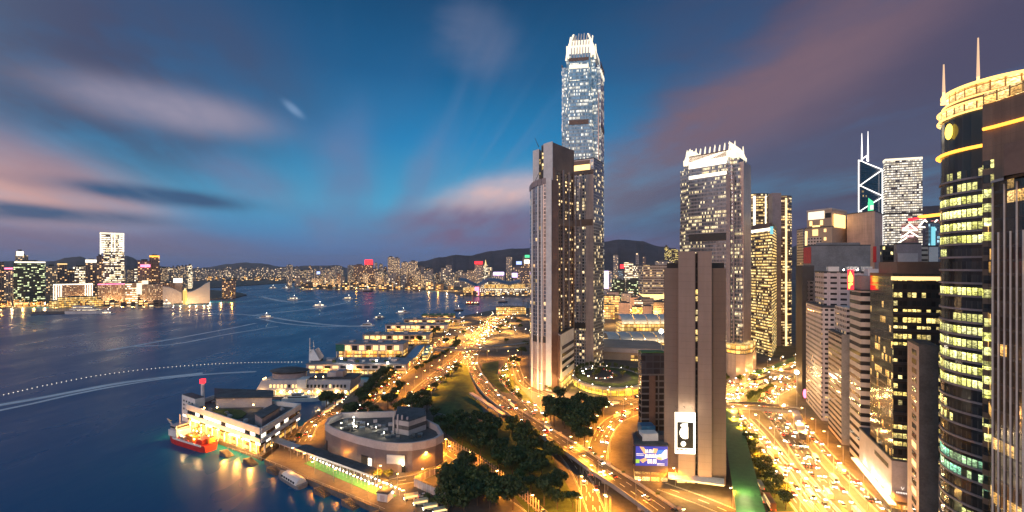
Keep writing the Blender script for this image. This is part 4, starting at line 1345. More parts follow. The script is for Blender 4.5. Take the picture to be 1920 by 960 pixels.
# white gridded blocks
fp = row_fp(135, 188, 0, 18)
t = tower('office_block', 'white block with a regular grid of small dark windows, left of the low terraced block', 'building', fp, ZA(577, 346), FA['white_grid'])
MB().prism(inset(fp, .985), LZ - .5, LZ + 6).build('shopfront', FA['shops'], t)
fp = row_fp(146, 176, 4, 50)
zt_ = ZA(511, 357)
t = tower('office_tower', 'broad white tower with dark window slots and rooftop floodlights, behind the gridded block', 'building', fp, zt_, facade('wide_slot_wall', (0.56, 0.46, 0.46), (0.03, 0.03, 0.035), cw=6.5, ch=4.2, mu=.25, v0=.35, v1=.75, lit=.08, run=1, power=1.4, vary=.1))
for k, (a_, b2) in enumerate(((2, 6), (8, 20), (12, 30))):
    roof_box(t, fp[1] + LD * a_ + LN * b2, LD, 6, 7, zt_ + 1, 3.6, M['white'])
for k in range(5):
    p = fp[1] + LN * (4 + k * 9) + LD * 1
    MB().ball((p.x, p.y, zt_ + 2.2), .55).build('floodlight', M['lamp_white'], t)
# thin dark slab with the pink sign
fp = row_fp(198, 226, -1, 9)
t = tower('office_tower', 'thin dark slab tower with a pink glowing disc near its foot', 'building', fp, ZA(500, 530), M['dark'])
p = fp[1] - LD * .6 + LN * 2.0
zz = ZA(738, p.y)
mb = MB()
ring = [(p.x + LN.x * 1.6 * math.cos(q), p.y + LN.y * 1.6 * math.cos(q), zz + 4.0 * math.sin(q)) for q in [2 * math.pi * k / 20 for k in range(20)]]
mb.face(ring).build('sign', M['lit_pink'], t)
MB().prism([fp[0] + LN * 4, fp[1] + LN * 4, fp[1] + LN * 9, fp[0] + LN * 9], LZ, ZA(520, 530)).build('side_wall', FA['white_grid'], t)

# slender concrete tower in front of the dark office
A_, B_, C_ = V(1701.5, 203), V(1723, 188), V(1760, 184)
fp = para(A_, B_, C_)
zt_ = ZA(650, 188)
t = tower('slim_tower', 'slender pinkish tower with one column of small windows and a blank concrete side', 'building', fp, zt_, FA['pane_wall'])
e = fp[1] - fp[0]; ne = Vector((e.y, -e.x)).normalized()
r = random.Random(11)
for k in range(20):
    z = zt_ - 4.4 - k * 3.95
    if z < 6: break
    MB().prism([fp[0] + e * .42, fp[0] + e * .78, fp[0] + e * .78 + ne * .12, fp[0] + e * .42 + ne * .12], z, z + 2.2, bottom=True).build('window', M['lit_warm'] if r.random() < .18 else M['glass'], t)
f_ = fp[2] - fp[1]; nf = Vector((f_.y, -f_.x)).normalized()
MB().prism([fp[1] + nf * .0, fp[2], fp[2] + nf * .3, fp[1] + nf * .3], LZ, zt_ + 1).build('end_wall', M['dark_concrete'], t)

# ---- the round tower with the golden crown
rc, r0 = Vector((168.0, 153.5)), 17.0
def arc_pts(k, n=22, q0=R(120), q1=R(318)):
    return [rc + Vector((math.cos(q0 + (q1 - q0) * i / n), math.sin(q0 + (q1 - q0) * i / n))) * r0 * k for i in range(n + 1)]
body = arc_pts(1.0)
zband = ZA(285, 155)
zcr = ZA(192, 152)
t = thing('round_tower', 'round dark office tower with yellow lit storeys, a neon ring and a golden crown', 'skyscraper', (rc.x, rc.y, LZ))
body_f = body + [body[-1] + Vector((40, -10)), body[0] + Vector((40, 30))]
FA['round'] = facade('round_tower_glass', (0.05, 0.045, 0.045), (0.03, 0.03, 0.03), cw=1.9, ch=50.0, mu=.0, v0=.0, v1=1.0, lit=0, power=0, wall_rough=.25)
MB().prism(body_f, LZ - .5, zcr).build('wall', FA['round'], t)
fh = 4.42
nfl = int((zband - 4 - LZ) / fh)
GRN = [facade('storey_bright', (.06, .05, .04), (.08, .08, .05), cw=1.55, ch=2.9, mu=.14, v0=.02, v1=.98, lit=.93, run=1, power=2.3, warm=(.95, .92, .16), cool=(1.0, .95, .40)),
       facade('storey_half', (.05, .045, .04), (.03, .03, .03), cw=1.55, ch=2.9, mu=.14, v0=.02, v1=.98, lit=.42, run=4, power=1.6, warm=(.90, .92, .30), cool=(1.0, .78, .26)),
       facade('storey_dark', (.04, .035, .035), (.03, .03, .03), cw=1.55, ch=2.9, mu=.14, v0=.02, v1=.98, lit=.10, run=2, power=1.4, warm=(1.0, .55, .2), cool=(.4, .9, .7)),
       facade('storey_teal', (.05, .05, .05), (.04, .06, .05), cw=1.55, ch=2.9, mu=.14, v0=.02, v1=.98, lit=.72, run=3, power=1.4, warm=(.30, .95, .62), cool=(.75, .95, .40))]
pat = [1, 1, 0, 0, 0, 0, 1, 2, 2, 0, 2, 1, 0, 0, 0, 0, 0, 2, 1, 1, 2, 1, 3, 3, 2, 2, 1, 2, 1, 2, 2, 1, 2, 1, 2, 1, 2]
for k in range(nfl):
    z = zband - 5.2 - (k + 1) * fh * .98
    if z < LZ + 1: break
    kind = pat[k % len(pat)]
    ring = arc_pts(1.008)
    mb = MB()
    u = 0.0
    for i in range(len(ring) - 1):
        p, q = ring[i], ring[i + 1]
        w = (q - p).length
        mb.face([(p.x, p.y, z), (q.x, q.y, z), (q.x, q.y, z + 2.5), (p.x, p.y, z + 2.5)], [(u, 0.05), (u + w, 0.05), (u + w, 2.85), (u, 2.85)])
        u += w
    mb.build('window_band', GRN[kind], t)
    ring2 = arc_pts(1.03)
    mb = MB()
    for i in range(len(ring2) - 1):
        p, q, p1, q1 = ring2[i], ring2[i + 1], body[i], body[i + 1]
        mb.face([(p.x, p.y, z - .7), (q.x, q.y, z - .7), (q.x, q.y, z - .05), (p.x, p.y, z - .05)])
        mb.face([(p1.x, p1.y, z - .7), (q1.x, q1.y, z - .7), (q.x, q.y, z - .7), (p.x, p.y, z - .7)])
        mb.face([(p.x, p.y, z - .05), (q.x, q.y, z - .05), (q1.x, q1.y, z - .05), (p1.x, p1.y, z - .05)])
    mb.build('spandrel', M['mauve'], t)
# stone flank to the right
fl = [V(1842, 138.5).xy, V(1862, 136).xy, V(1935, 126).xy, V(1935, 150).xy, V(1850, 158).xy]
MB().prism(fl, LZ, ZA(196, 138)).build('stone_wall', facade('brown_stone_panels', (0.20, 0.125, 0.085), cw=2.4, ch=2.4, v0=.9, v1=.9, lit=0, power=0, wall_rough=.4), t)
for k in range(nfl):
    z = zband - 5.2 - (k + 1) * fh * .98
    if z < LZ + 1: break
    p, q = fl[0] + Vector((-.05, -.3)), fl[1] + Vector((-.05, -.3))
    MB().prism([p, q, q + Vector((0, .2)), p + Vector((0, .2))], z, z + 2.5, bottom=True).build('window_band', GRN[pat[k % len(pat)]], t)
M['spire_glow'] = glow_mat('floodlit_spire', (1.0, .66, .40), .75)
# neon ring, crown, spires
ring = arc_pts(1.05)
mb = MB()
for p, q in zip(ring, ring[1:]):
    mb.tube((p.x, p.y, zband), (q.x, q.y, zband), .55)
mb.build('neon_ring', M['lit_orange'], t)
mb = MB()
q_ = [fl[0] + Vector((-.6, -.8)), fl[1] + Vector((-.6, -.8)), fl[2] + Vector((0, -.8))]
for p, q in zip(q_, q_[1:]):
    mb.tube((p.x, p.y, ZA(243, 138)), (q.x, q.y, ZA(243, 138)), .5)
mb.build('neon_ring', M['lit_orange'], t)
M['crown_light'] = glow_mat('crown_light', (1.0, 0.58, 0.16), 2.3)
CROWN = facade('golden_crown_panels', (0.5, 0.30, 0.10), (0.5, 0.3, 0.1), cw=3.4, ch=2.6, mu=0.10, v0=0.06, v1=0.94, lit=0.97, run=1, power=3.0, warm=(1.0, 0.52, 0.13), cool=(1.0, 0.70, 0.30))
for k, (z0_, z1_, kk) in enumerate(((zcr - 3.6, zcr - .6, 1.035), (zcr - .6, zcr + 1.2, .96), (zcr + 1.2, zcr + 5.6, .93))):
    pts = arc_pts(kk) + [body[-1] + Vector((40, -10)), body[0] + Vector((40, 30))]
    MB().prism(pts, z0_, z1_, bottom=True).build('crown', CROWN if k != 1 else M['brown'], t)
MB().prism([v + Vector((-.4, -.5)) for v in fl], ZA(196, 138), ZA(176, 138), bottom=True).build('crown', CROWN, t)
for z_, k_, r_ in ((zcr - 3.6, 1.05, .30), (zcr - .5, 1.05, .32), (zcr + 1.3, .975, .30), (zcr + 5.5, .98, .5)):
    mb = MB()
    rg = arc_pts(k_, 30)
    for p, q in zip(rg, rg[1:]):
        mb.tube((p.x, p.y, z_), (q.x, q.y, z_), r_, n=6)
    mb.build('crown_ring', M['crown_light'], t)
fr = arc_pts(1.04)
i0 = 5
p = min(arc_pts(1.03, 60), key=lambda v: abs(v.x / v.y - (1779 - CX) / F) + (0 if v.y < 165 else 9))
dirv = Vector((-(p - rc).y, (p - rc).x)).normalized()
ze = ZA(247, p.y)
mb = MB()
out = (p - rc).normalized() * .3
mb.face([(p.x + out.x + dirv.x * 1.8 * math.cos(q), p.y + out.y + dirv.y * 1.8 * math.cos(q), ze + 2.7 * math.sin(q)) for q in [2 * math.pi * k / 22 for k in range(22)]])
mb.build('emblem', M['neon_yellow'], t)
for px, Yv, y0, y1 in ((1769.5, 160, 196, 121), (1834, 150, 176, 71)):
    p = V(px, Yv)
    mb = MB()
    zb_ = ZA(y0, Yv)
    zt2 = ZA(y1, Yv)
    hh = zt2 - zb_
    for q in range(4):
        mb.tube((p.x, p.y, zb_ + hh * .06 * q), (p.x, p.y, zb_ + hh * .06 * q + hh * .035), 1.0 - .14 * q)
    mb.tube((p.x, p.y, zb_), (p.x, p.y, zb_ + hh * .3), .55, .4)
    sb = mb.build('spire', M['lit_gold'], t)
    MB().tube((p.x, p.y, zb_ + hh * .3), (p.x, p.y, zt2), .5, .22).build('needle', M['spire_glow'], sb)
bx = [V(1882, 118).xy, V(1935, 112).xy, V(1935, 118).xy, V(1882, 124).xy]
# near glass block at the right edge
A_, B_ = V(1862, 128), V(1960, 112)
d = (B_ - A_).normalized()
n = Vector((-d.y, d.x)) if False else Vector((d.y, -d.x))
ztA = ZA(343, 128)
t = thing('office_tower', 'near dark glass office with thin bright vertical fins at the right edge', 'building', (A_.x + 12, A_.y + 4, LZ))
fp = [A_.xy, B_.xy, B_.xy + Vector((16, 14)), A_.xy + Vector((16, 18))]
MB().prism(fp, LZ - .5, ztA, cap=False).build('curtain_wall', FA['mirror'], t)
MB().prism(fp, ztA, ztA + .5).build('roof', M['dark'], t)
for k in range(8):
    s_ = k * 2.05
    p = A_.xy + d.xy * s_
    MB().prism([p, p + d.xy * .16, p + d.xy * .16 + n.xy * .35, p + n.xy * .35], LZ, ztA - (1 if k % 2 == 0 else 14)).build('fin', M['white'], t)
MB().prism([A_.xy + n.xy * .4 - d.xy * .2, B_.xy + n.xy * .4, B_.xy - n.xy * .2, A_.xy - n.xy * .2 - d.xy * .2], ztA, ztA + .7).build('roof_edge', M['pale'], t)
MB().prism(bx, ztA, ZA(270, 118)).build('plant_room', M['brown'], t)

# ================================================================== DISTANT SHORES
def facing(px0, px1, Yv, depth):
    """rectangle whose front, between the two directions, is square to the line of sight"""
    r = Vector(((px0 + px1) / 2 - CX, F)).normalized()
    perp = Vector((r.y, -r.x))
    a = V(px0, Yv).xy
    k = (px1 - CX) / F
    s_ = (k * a.y - a.x) / (perp.x - k * perp.y)
    b_ = a + perp * s_
    return [a, b_, b_ + r * depth, a + r * depth]


def far_box(name, label, px0, px1, ytop, Yv, m, depth=None, z0=2.0, cat='building', group=None, roof=None):
    w = (px1 - px0) / F * Yv
    fp = facing(px0, px1, Yv, depth or w * .8)
    zt_ = ZA(ytop, Yv)
    mb = MB().prism(fp, z0, zt_, wm=0, rm=1)
    mb.prism(inset(fp, .5), zt_, zt_ + min(6, .06 * zt_), wm=1, rm=1)
    o = mb.build(name, [m, M['roof']])
    tag(o, label, cat, group)
    return o


def glow_sign(label, px0, px1, y0, y1, Yv, m, name='roof_sign', cat='sign'):
    o = MB().prism(facing(px0, px1, Yv, 4), ZA(y1, Yv), ZA(y0, Yv), bottom=True).build(name, M[m])
    return tag(o, label, cat)


# -- the peninsula on the left
FB = far_box
FB('office_block', 'dark office block cut by the left edge of the far shore', -25, 8, 491, 1420, FA['apart_dark'])
FB('hotel_block', 'pink topped hotel beside the green lit office block', 7, 25, 508, 1560, FA['apart'])
glow_sign('pink strip sign on the hotel left of the green lit office block', 8, 24, 502, 505, 1550, 'lit_pink')
FB('office_block', 'wide office block full of green and yellow lit windows on the left shore', 25, 85, 491, 1400, FA['green_office'], 60)
glow_sign('white light line along the roof of the green lit office block', 27, 85, 490.5, 492.6, 1397, 'lit_white', 'light_line', 'light')
FB('office_tower', 'pale stepped tower rising behind the green lit office block', 28, 53, 479, 1500, FA['apart'])
FB('office_tower', 'narrow pale tower top carrying a white sign behind the green lit office block', 29, 45, 471, 1490, FA['apart'])
glow_sign('white square sign on the stepped tower behind the green lit office block', 31, 44, 471, 479, 1485, 'lit_white')
FB('office_block', 'brown lit block right of the green lit office block', 86, 106, 499, 1600, FA['apart'])
FB('hotel_tower', 'dark flat topped tower with a lit roof line left of the tall white lit tower', 107, 126, 495, 1580, FA['apart_dark'])
glow_sign('lit roof line on the dark flat topped tower', 107, 126, 494, 496, 1577, 'lit_warm', 'light_line', 'light')
FB('office_block', 'low grey block between the flat topped tower and the white sign tower', 126, 140, 508, 1600, FA['apart_dark'])
FB('office_block', 'pale block with warm lights left of the white sign tower', 137, 160, 500, 1650, FA['bright'])
FB('office_tower', 'grey tower with a white roof sign left of the tall white lit tower', 160, 182, 488, 1560, FA['apart_dark'])
glow_sign('long white roof sign left of the tall white lit tower', 160, 181, 487, 492, 1555, 'lit_white')
FB('office_tower', 'dark green tower with bright yellow storeys before the tall white lit tower', 181, 194, 480, 1520, FA['apart_dark'])
FB('office_tower', 'yellow lit glass tower touching the tall white lit tower', 193, 205, 489, 1500, FA['bright'])
FB('skyscraper', 'lower shaft of the tallest white lit tower on the left shore', 194, 233, 472, 1640, FA['bright'], 60)
t = thing('skyscraper', 'tallest white lit tower on the left shore with bright edges and bands', 'skyscraper', (V(210, 1640).x, 1640, ZA(472, 1640)))
fpm = facing(187.5, 232.5, 1638, 50)
MB().prism(fpm, ZA(473, 1638), ZA(436, 1638)).build('wall', FA['bright'], t)
rm_ = (fpm[3] - fpm[0]).normalized()
def strip(fp, s0, s1, z0, z1, nm, m):
    d_ = fp[1] - fp[0]
    r_ = (fp[3] - fp[0]).normalized()
    MB().prism([fp[0] + d_ * s0 - r_ * 2, fp[0] + d_ * s1 - r_ * 2, fp[0] + d_ * s1 - r_ * .1, fp[0] + d_ * s0 - r_ * .1], z0, z1, bottom=True).build(nm, m, t)
for s0, y_ in ((.0, 528), (.46, 472), (.58, 472), (.96, 528)):
    strip(fpm, s0, s0 + .04, ZA(y_, 1638), ZA(437, 1638), 'lit_strip', M['lit_white'])
strip(fpm, -.01, 1.01, ZA(438.5, 1638), ZA(435.5, 1638), 'roof_light', M['lit_crown'])
for k in range(9):
    z = ZA(442 + k * 4, 1638)
    strip(fpm, 0.04, .22, z, z + 2.5, 'lit_band', M['lit_white'])
    strip(fpm, .78, .96, z, z + 2.5, 'lit_band', M['lit_white'])
t = thing('hotel_block', 'low waterfront hotel with white lit vertical frames at both ends', 'hotel', (V(137, 1400).x, 1400, 2))
fph = facing(100, 174, 1400, 60)
MB().prism(fph, 2, ZA(533, 1400)).build('wall', FA['hotel_low'], t)
for px in (100.5, 105, 109.5, 114, 159.5, 164, 168.5, 173):
    strip(fph, (px - 100) / 74 - .010, (px - 100) / 74 + .010, 2, ZA(533.5, 1397), 'lit_strip', M['lit_white'])
strip(fph, 0, 1, ZA(534.5, 1397), ZA(533, 1397), 'lit_strip', M['lit_white'])
FB('hotel_block', 'second low waterfront hotel with rows of small lit rooms', 183, 234, 533, 1420, FA['hotel_low'], 60)
glow_sign('pink light line on the roof of the second low waterfront hotel', 183, 234, 532.4, 534, 1417, 'lit_pink', 'light_line', 'light')
FB('office_block', 'warm lit block between the second low hotel and the floodlit square', 235, 258, 531, 1450, FA['bright'])
FB('office_block', 'brown waterfront block behind the floodlit square', 263, 306, 533, 1450, FA['hotel_low'])
glow_sign('large white floodlit screen on the waterfront square', 256, 266, 531, 552, 1410, 'lit_crown', 'screen', 'screen')
glow_sign('white glowing sign above the floodlit waterfront screen', 266, 278, 526, 533, 1405, 'lit_crown')
FB('office_tower', 'red edged tower with a pink neon sign on the left shore', 258, 283, 489, 1560, FA['apart_dark'])
glow_sign('long red and pink neon sign on the red edged tower', 263, 282, 496, 501, 1553, 'lit_pink')
FB('hotel_tower', 'tall brown tower with a golden rim at the end of the left shore', 280, 299, 480, 1600, FA['apart_dark'])
glow_sign('golden rim on the tall brown tower of the left shore', 280, 299, 479, 482, 1597, 'lit_orange', 'light_line', 'light')
FB('office_block', 'dull red block right of the brown waterfront block', 304, 328, 531, 1620, FA['apart_dark'])
FB('sign_block', 'plain tower carrying a white square sign behind the swooping roofs', 327, 342, 525, 1650, M['mauve'])
glow_sign('white square sign behind the swooping white roofs', 325, 342, 522, 530, 1640, 'lit_white')
FB('hotel_block', 'dark red speckled hotel block at the tip of the left shore', 416, 442, 527, 1690, FA['apart_dark'])
r = random.Random(21)
GK = 'small lit buildings packed behind the left shore'
for k in range(46):
    px = r.uniform(-20, 305)
    w = r.uniform(7, 17)
    Yv = r.uniform(1700, 2300)
    FB('city_block', 'one of the small lit buildings packed behind the left shore', px, px + w, r.uniform(499, 516), Yv, r.choice([FA['apart'], FA['apart'], FA['apart_dark'], FA['bright'], FA['hotel_low']]), group=GK)
for k in range(30):
    px = -8 + k * 10.6 + r.uniform(-2, 2)
    if 172 < px < 186: continue
    FB('shore_pavilion', 'low warm lit pavilion along the left waterfront', px, px + r.uniform(7, 12), r.uniform(562, 570), 1345, FA['shore'], 14, group='low lit pavilions along the left waterfront')
GF = 'pale flats in the row behind the swooping roofs'
for k in range(24):
    px = 300 + r.uniform(0, 56)
    FB('apartment_block', 'pale block of flats in the row behind the swooping roofs', px, px + r.uniform(5, 9), r.uniform(497, 510), r.uniform(2300, 3000), r.choice([FA['far_flats'], FA['apart'], FA['bright']]), group=GF)
for k in range(22):
    g = G(6 + k * 20.5, (576 if k < 6 else 571 if k < 14 else 566) - 1.5, 3)
    l = bpy.data.lights.new('shore_light', 'POINT'); l.energy, l.color, l.shadow_soft_size = 70000, ((1, .46, .08), (1, .62, .24), (1, .50, .12))[k % 3], .9
    lo = bpy.data.objects.new('shore_light', l); COL.objects.link(lo); lo.location = (g.x, g.y - 6, 9)
for k in range(18):
    g = G(566 + k * 17, 538.5 if k < 14 else 545, 3)
    l = bpy.data.lights.new('shore_light', 'POINT'); l.energy, l.color, l.shadow_soft_size = 120000, ((1, .46, .08), (1, .62, .24), (1, .50, .12))[k % 3], 1.5
    lo = bpy.data.objects.new('shore_light', l); COL.objects.link(lo); lo.location = (g.x, g.y, 12)
# swooping white halls and clock tower
t = thing('culture_hall', 'white windowless hall with two swooping roofs on the left waterfront', 'building', (V(350, 1440).x, 1440, 2))
def swoop(p):
    fp = facing(p[0][0], p[-1][0], 1440, 45)
    w_ = p[-1][0] - p[0][0]
    a = [fp[0] + (fp[1] - fp[0]) * ((px - p[0][0]) / w_) for px, _ in p]
    r_ = fp[3] - fp[0]
    zz = [ZA(y, v.y) for (_, y), v in zip(p, a)]
    mb = MB()
    for k in (0, 1):
        mb.face([(v.x + r_.x * k, v.y + r_.y * k, z) for v, z in zip(a, zz)] + [(a[-1].x + r_.x * k, a[-1].y + r_.y * k, 2), (a[0].x + r_.x * k, a[0].y + r_.y * k, 2)])
    for i in range(len(p) - 1):
        v0, v1 = a[i], a[i + 1]
        mb.face([(v0.x, v0.y, zz[i]), (v1.x, v1.y, zz[i + 1]), (v1.x + r_.x, v1.y + r_.y, zz[i + 1]), (v0.x + r_.x, v0.y + r_.y, zz[i])])
    for i in (0, -1):
        v = a[i]
        mb.face([(v.x, v.y, 2), (v.x + r_.x, v.y + r_.y, 2), (v.x + r_.x, v.y + r_.y, zz[i]), (v.x, v.y, zz[i])])
    return mb
M['hall'] = mat('hall_tiles', (0.72, 0.60, 0.50), .6, vary=.06)
swoop([(305, 538), (318, 539), (328, 543), (341, 549)]).build('wall', M['hall'], t)
swoop([(349, 549), (362, 546), (376, 539), (386, 532), (393.5, 529)]).build('wall', M['hall'], t)
for px in (312, 325, 338, 355, 368, 382, 391):
    l = bpy.data.lights.new('floodlight', 'POINT'); l.energy, l.color, l.shadow_soft_size = 30000, (1, .60, .26), .6
    lo = bpy.data.objects.new('floodlight', l); COL.objects.link(lo); lo.parent = t
    p = V(px, 1425); lo.location = Vector((p.x, p.y, 6)) - t.location
t = thing('clock_tower', 'slim golden lit clock tower between the two swooping roofs', 'tower', (V(346, 1420).x, 1420, 2))
p = V(346, 1420)
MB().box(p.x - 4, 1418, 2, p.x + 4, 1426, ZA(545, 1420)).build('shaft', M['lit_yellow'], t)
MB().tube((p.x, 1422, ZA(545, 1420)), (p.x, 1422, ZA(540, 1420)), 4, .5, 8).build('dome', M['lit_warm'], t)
# cruise ship at the jetty
o = MB()
o.box(V(58, 1150).x, 1150, .2, V(133, 1150).x, 1172, 5)
tag(o.build('jetty', M['dark_concrete']), 'long low dark jetty running out beside the white ship', 'jetty')
FB('ferry_terminal', 'broad low yellow lit terminal behind the white ship', 92, 192, 565, 1300, FA['shops'], 70)
FB('ferry_terminal', 'upper yellow lit storey of the terminal behind the white ship', 108, 182, 558, 1320, FA['shops'], 40)


def ship_hull(L, W, H, bow=.22, n=10, flare=.8):
    """hull pointing +x, keel at z=-0.6"""
    mb = MB()
    rows = []
    for i in range(n + 1):
        s_ = i / n
        w = W / 2 * (1 if s_ < 1 - bow else max(.03, math.cos((s_ - 1 + bow) / bow * math.pi / 2)))
        w *= (.75 + .25 * min(1, s_ / .12))
        x = -L / 2 + L * s_
        sh = H * (1 + .35 * max(0, (s_ - .6) / .4) ** 2)
        rows.append([(x - .03 * L * s_, -w * flare, -.6), (x, -w, sh), (x, w, sh), (x - .03 * L * s_, w * flare, -.6)])
    for a, b_ in zip(rows, rows[1:]):
        for k in range(3):
            mb.face([a[k], b_[k], b_[k + 1], a[k + 1]])
    mb.face([rows[0][k] for k in range(4)])
    return mb


t = thing('passenger_ship', 'white many decked passenger ship moored at the dark jetty', 'ship', (V(163, 1160).x, 1160, 0), R(8))
ship_hull(92, 17, 7).build('hull', M['white'], t, local=True)
for k in range(4):
    MB().box(-38 + k * 3, -7 + k * .6, 7 + k * 3.4, 30 - k * 6, 7 - k * .6, 10.2 + k * 3.4).build('deckhouse', FA['bright'] if k % 2 == 0 else M['white'], t, local=True)
MB().tube((-12, 0, 20), (-14, 0, 28), 2.6, 2.0, 8).build('funnel', M['orange'], t, local=True)
MB().tube((16, 0, 18), (16, 0, 30), .4).build('mast', M['white'], t, local=True)

# -- the far shore in the middle
GA = 'thin pale apartment towers on the farthest shore'
k = 0
for Yv, y0, y1, x0, x1, step, mm in ((4300, 500, 507, 345, 560, 5.2, 'far_flats'), (3900, 505, 512, 352, 482, 6.5, 'far_flats')):
    px = x0
    while px < x1:
        w = r.uniform(3.0, 6.5)
        FB('apartment_tower', 'thin pale apartment tower in the row on the farthest shore', px, px + w, r.uniform(y0, y1), Yv + r.uniform(-150, 250), FA[mm], group=GA)
        px += step * r.uniform(.7, 1.2)
GB = 'lit towers crowding the middle of the far shore'
px = 540
while px < 870:
    for row, (Yv, y0, y1) in enumerate(((2650, 512, 525), (3000, 503, 514), (3600, 497, 508))):
        w = r.uniform(6, 12)
        lift = 0
        if 660 < px < 800: lift = 4
        if px > 800: lift = -8
        FB('city_tower', 'lit tower in the crowded middle of the far shore', px + r.uniform(-3, 3), px + w, r.uniform(y0, y1) - lift, Yv + r.uniform(-120, 120), r.choice([FA['far_flats'], FA['apart'], FA['apart_dark'], FA['apart']]), group=GB)
    px += r.uniform(7.5, 12.5)
for a, b_, y, lab, mm in ((663, 684, 497, 'dark office tower left of the red crowned tower', 'apart_dark'), (684, 700, 491, 'dark tower under a glowing red crown on the far shore', 'apart_dark'), (690, 709, 505, 'broad dark block right below the red crowned tower', 'apart_dark'),
                          (727, 739, 482, 'left one of the two tallest warm lit flats in the middle of the far shore', 'apart'), (738, 750, 484, 'right one of the two tallest warm lit flats in the middle of the far shore', 'apart'),
                          (752, 766, 492, 'warm lit flats right of the two tallest flats', 'apart'), (767, 783, 490, 'tightly packed flats before the dark hillside', 'apart'),
                          (827, 836, 503, 'slim grey flats left of the tall pale flats under the hillside', 'far_flats'), (836, 847, 497, 'tall pale flats standing alone under the hillside', 'far_flats'), (804, 812, 504, 'slender pointed flats under the hillside', 'far_flats')):
    FB('city_tower', lab, a, b_, y, 2750, FA[mm])
glow_sign('glowing red crown on the dark tower of the far shore', 684, 699, 487, 496, 2740, 'lit_red')
glow_sign('small blue sign on a far shore tower', 594, 600, 509, 514, 2600, 'lit_blue')
px = 565
while px < 850:
    w = r.uniform(7, 16)
    FB('shore_building', 'low warm lit building at the water in the middle of the far shore', px, px + w, r.uniform(529, 536), 2420 + r.uniform(-60, 60) - (px - 560) * .6, FA['shore'], 40, group='low lit buildings at the water of the far shore')
    px += w * r.uniform(.8, 1.6)
px = 300
while px < 565:
    w = r.uniform(6, 15)
    FB('shore_building', 'low lit building at the water of the farthest shore', px, px + w, r.uniform(518.5, 521.5), 3850, FA['shore'], 40, group='low lit buildings at the water of the farthest shore')
    px += w * r.uniform(1.1, 2.2)
for a, b_, y, Yv, lab, mm in ((862, 878, 511, 2500, 'pale flats left of the peach lit slab', 'far_flats'), (876, 893, 507, 2350, 'broad peach lit slab left of the red topped tower', 'apart'), (890, 905, 492, 2300, 'tower with a glowing red top above the wing roofed hall', 'apart'),
                              (906, 915, 497, 2350, 'stepped tower with a lit spire above the wing roofed hall', 'bright'), (915, 924, 501, 2400, 'pale flats right of the lit spire', 'far_flats'), (922, 946, 512, 2250, 'wide block under a long white sign above the wing roofed hall', 'apart'),
                              (949, 960, 482, 2350, 'slim tower with a lit crown left of the purple tower', 'apart'), (962, 980, 500, 2150, 'dark tower with a violet sign near the curved hotel', 'apart_dark'), (980, 996, 480, 2150, 'tower with a green sign half hidden by the curved hotel', 'apart_dark')):
    FB('office_tower', lab, a, b_, y, Yv, FA[mm])
p = V(910.5, 2350)
tag(MB().tube((p.x, p.y, ZA(497, 2350)), (p.x, p.y, ZA(487, 2350)), 5, .5).build('spire', M['lit_warm']), 'small lit spire on the stepped tower above the wing roofed hall', 'spire')
glow_sign('glowing red sign over the wing roofed hall', 890, 905, 490, 495, 2290, 'lit_red')
glow_sign('long white sign over the wing roofed hall', 925, 945, 510, 516, 2240, 'lit_violet')
glow_sign('round pinkish white sign near the curved hotel', 960, 970, 512, 520, 2140, 'lit_violet')
glow_sign('blue white roof sign left of the green sign', 968, 978, 490, 496, 2140, 'lit_blue')
glow_sign('green roof sign beside the curved hotel', 984, 993, 478, 483, 2140, 'lit_green')
glow_sign('white screen under the green roof sign', 983, 993, 487, 494, 2138, 'lit_white')
# wing roofed exhibition hall
t = thing('exhibition_hall', 'low glass exhibition hall under broad wing shaped roofs at the water', 'building', (V(930, 1900).x, 1900, 2))
FP = lambda x0, x1, yt, Yv, dep, m, nm: MB().prism([V(x0, Yv).xy, V(x1, Yv).xy, V(x1, Yv).xy + Vector((0, dep)), V(x0, Yv).xy + Vector((0, dep))], 2, ZA(yt, Yv)).build(nm, m, t)
FP(868, 890, 540, 1890, 60, FA['shops'], 'wall')
FP(900, 992, 541, 1900, 110, FA['bright'], 'wall')
FP(908, 985, 534, 1920, 80, FA['shops'], 'wall')
def wing(prof, Y0, dep, drop, name):
    mb = MB()
    rows = []
    for k in range(5):
        q = k / 4
        rows.append([(V(px, Y0).x, Y0 + dep * q, ZA(y, Y0) + drop * math.sin(q * math.pi)) for px, y in prof])
    mb.grid(rows)
    mb.grid([[(x, y, z - 4) for x, y, z in rw] for rw in (rows[0], rows[-1])])
    for rw in (rows[0], rows[-1]):
        mb.grid([rw, [(x, y, z - 4) for x, y, z in rw]])
    return mb.build(name, M['wing'], t, smooth=True)
M['wing'] = mat('wing_roof', (0.16, 0.18, 0.22), .4, .3)
wing([(860, 525), (872, 527), (884, 533), (893, 537), (905, 532), (914, 528)], 1880, 120, 9, 'wing_roof')
wing([(896, 536), (905, 529), (918, 526), (932, 527), (944, 531), (955, 533), (966, 531), (976, 528)], 1900, 130, 10, 'wing_roof')
tag(MB().box(V(890, 1860).x, 1860, 2, V(898, 1860).x, 1868, ZA(538, 1860)).build('screen', M['lit_pink']), 'small pink lit screen in front of the wing roofed hall', 'screen')
px = 862
while px < 992:
    w = r.uniform(6, 12)
    FB('shore_building', 'low golden lit building at the foot of the wing roofed hall', px, px + w, r.uniform(545, 549), 1850, FA['shore'], 14, group='low golden lit buildings below the wing roofed hall')
    px += w * r.uniform(1.0, 1.5)

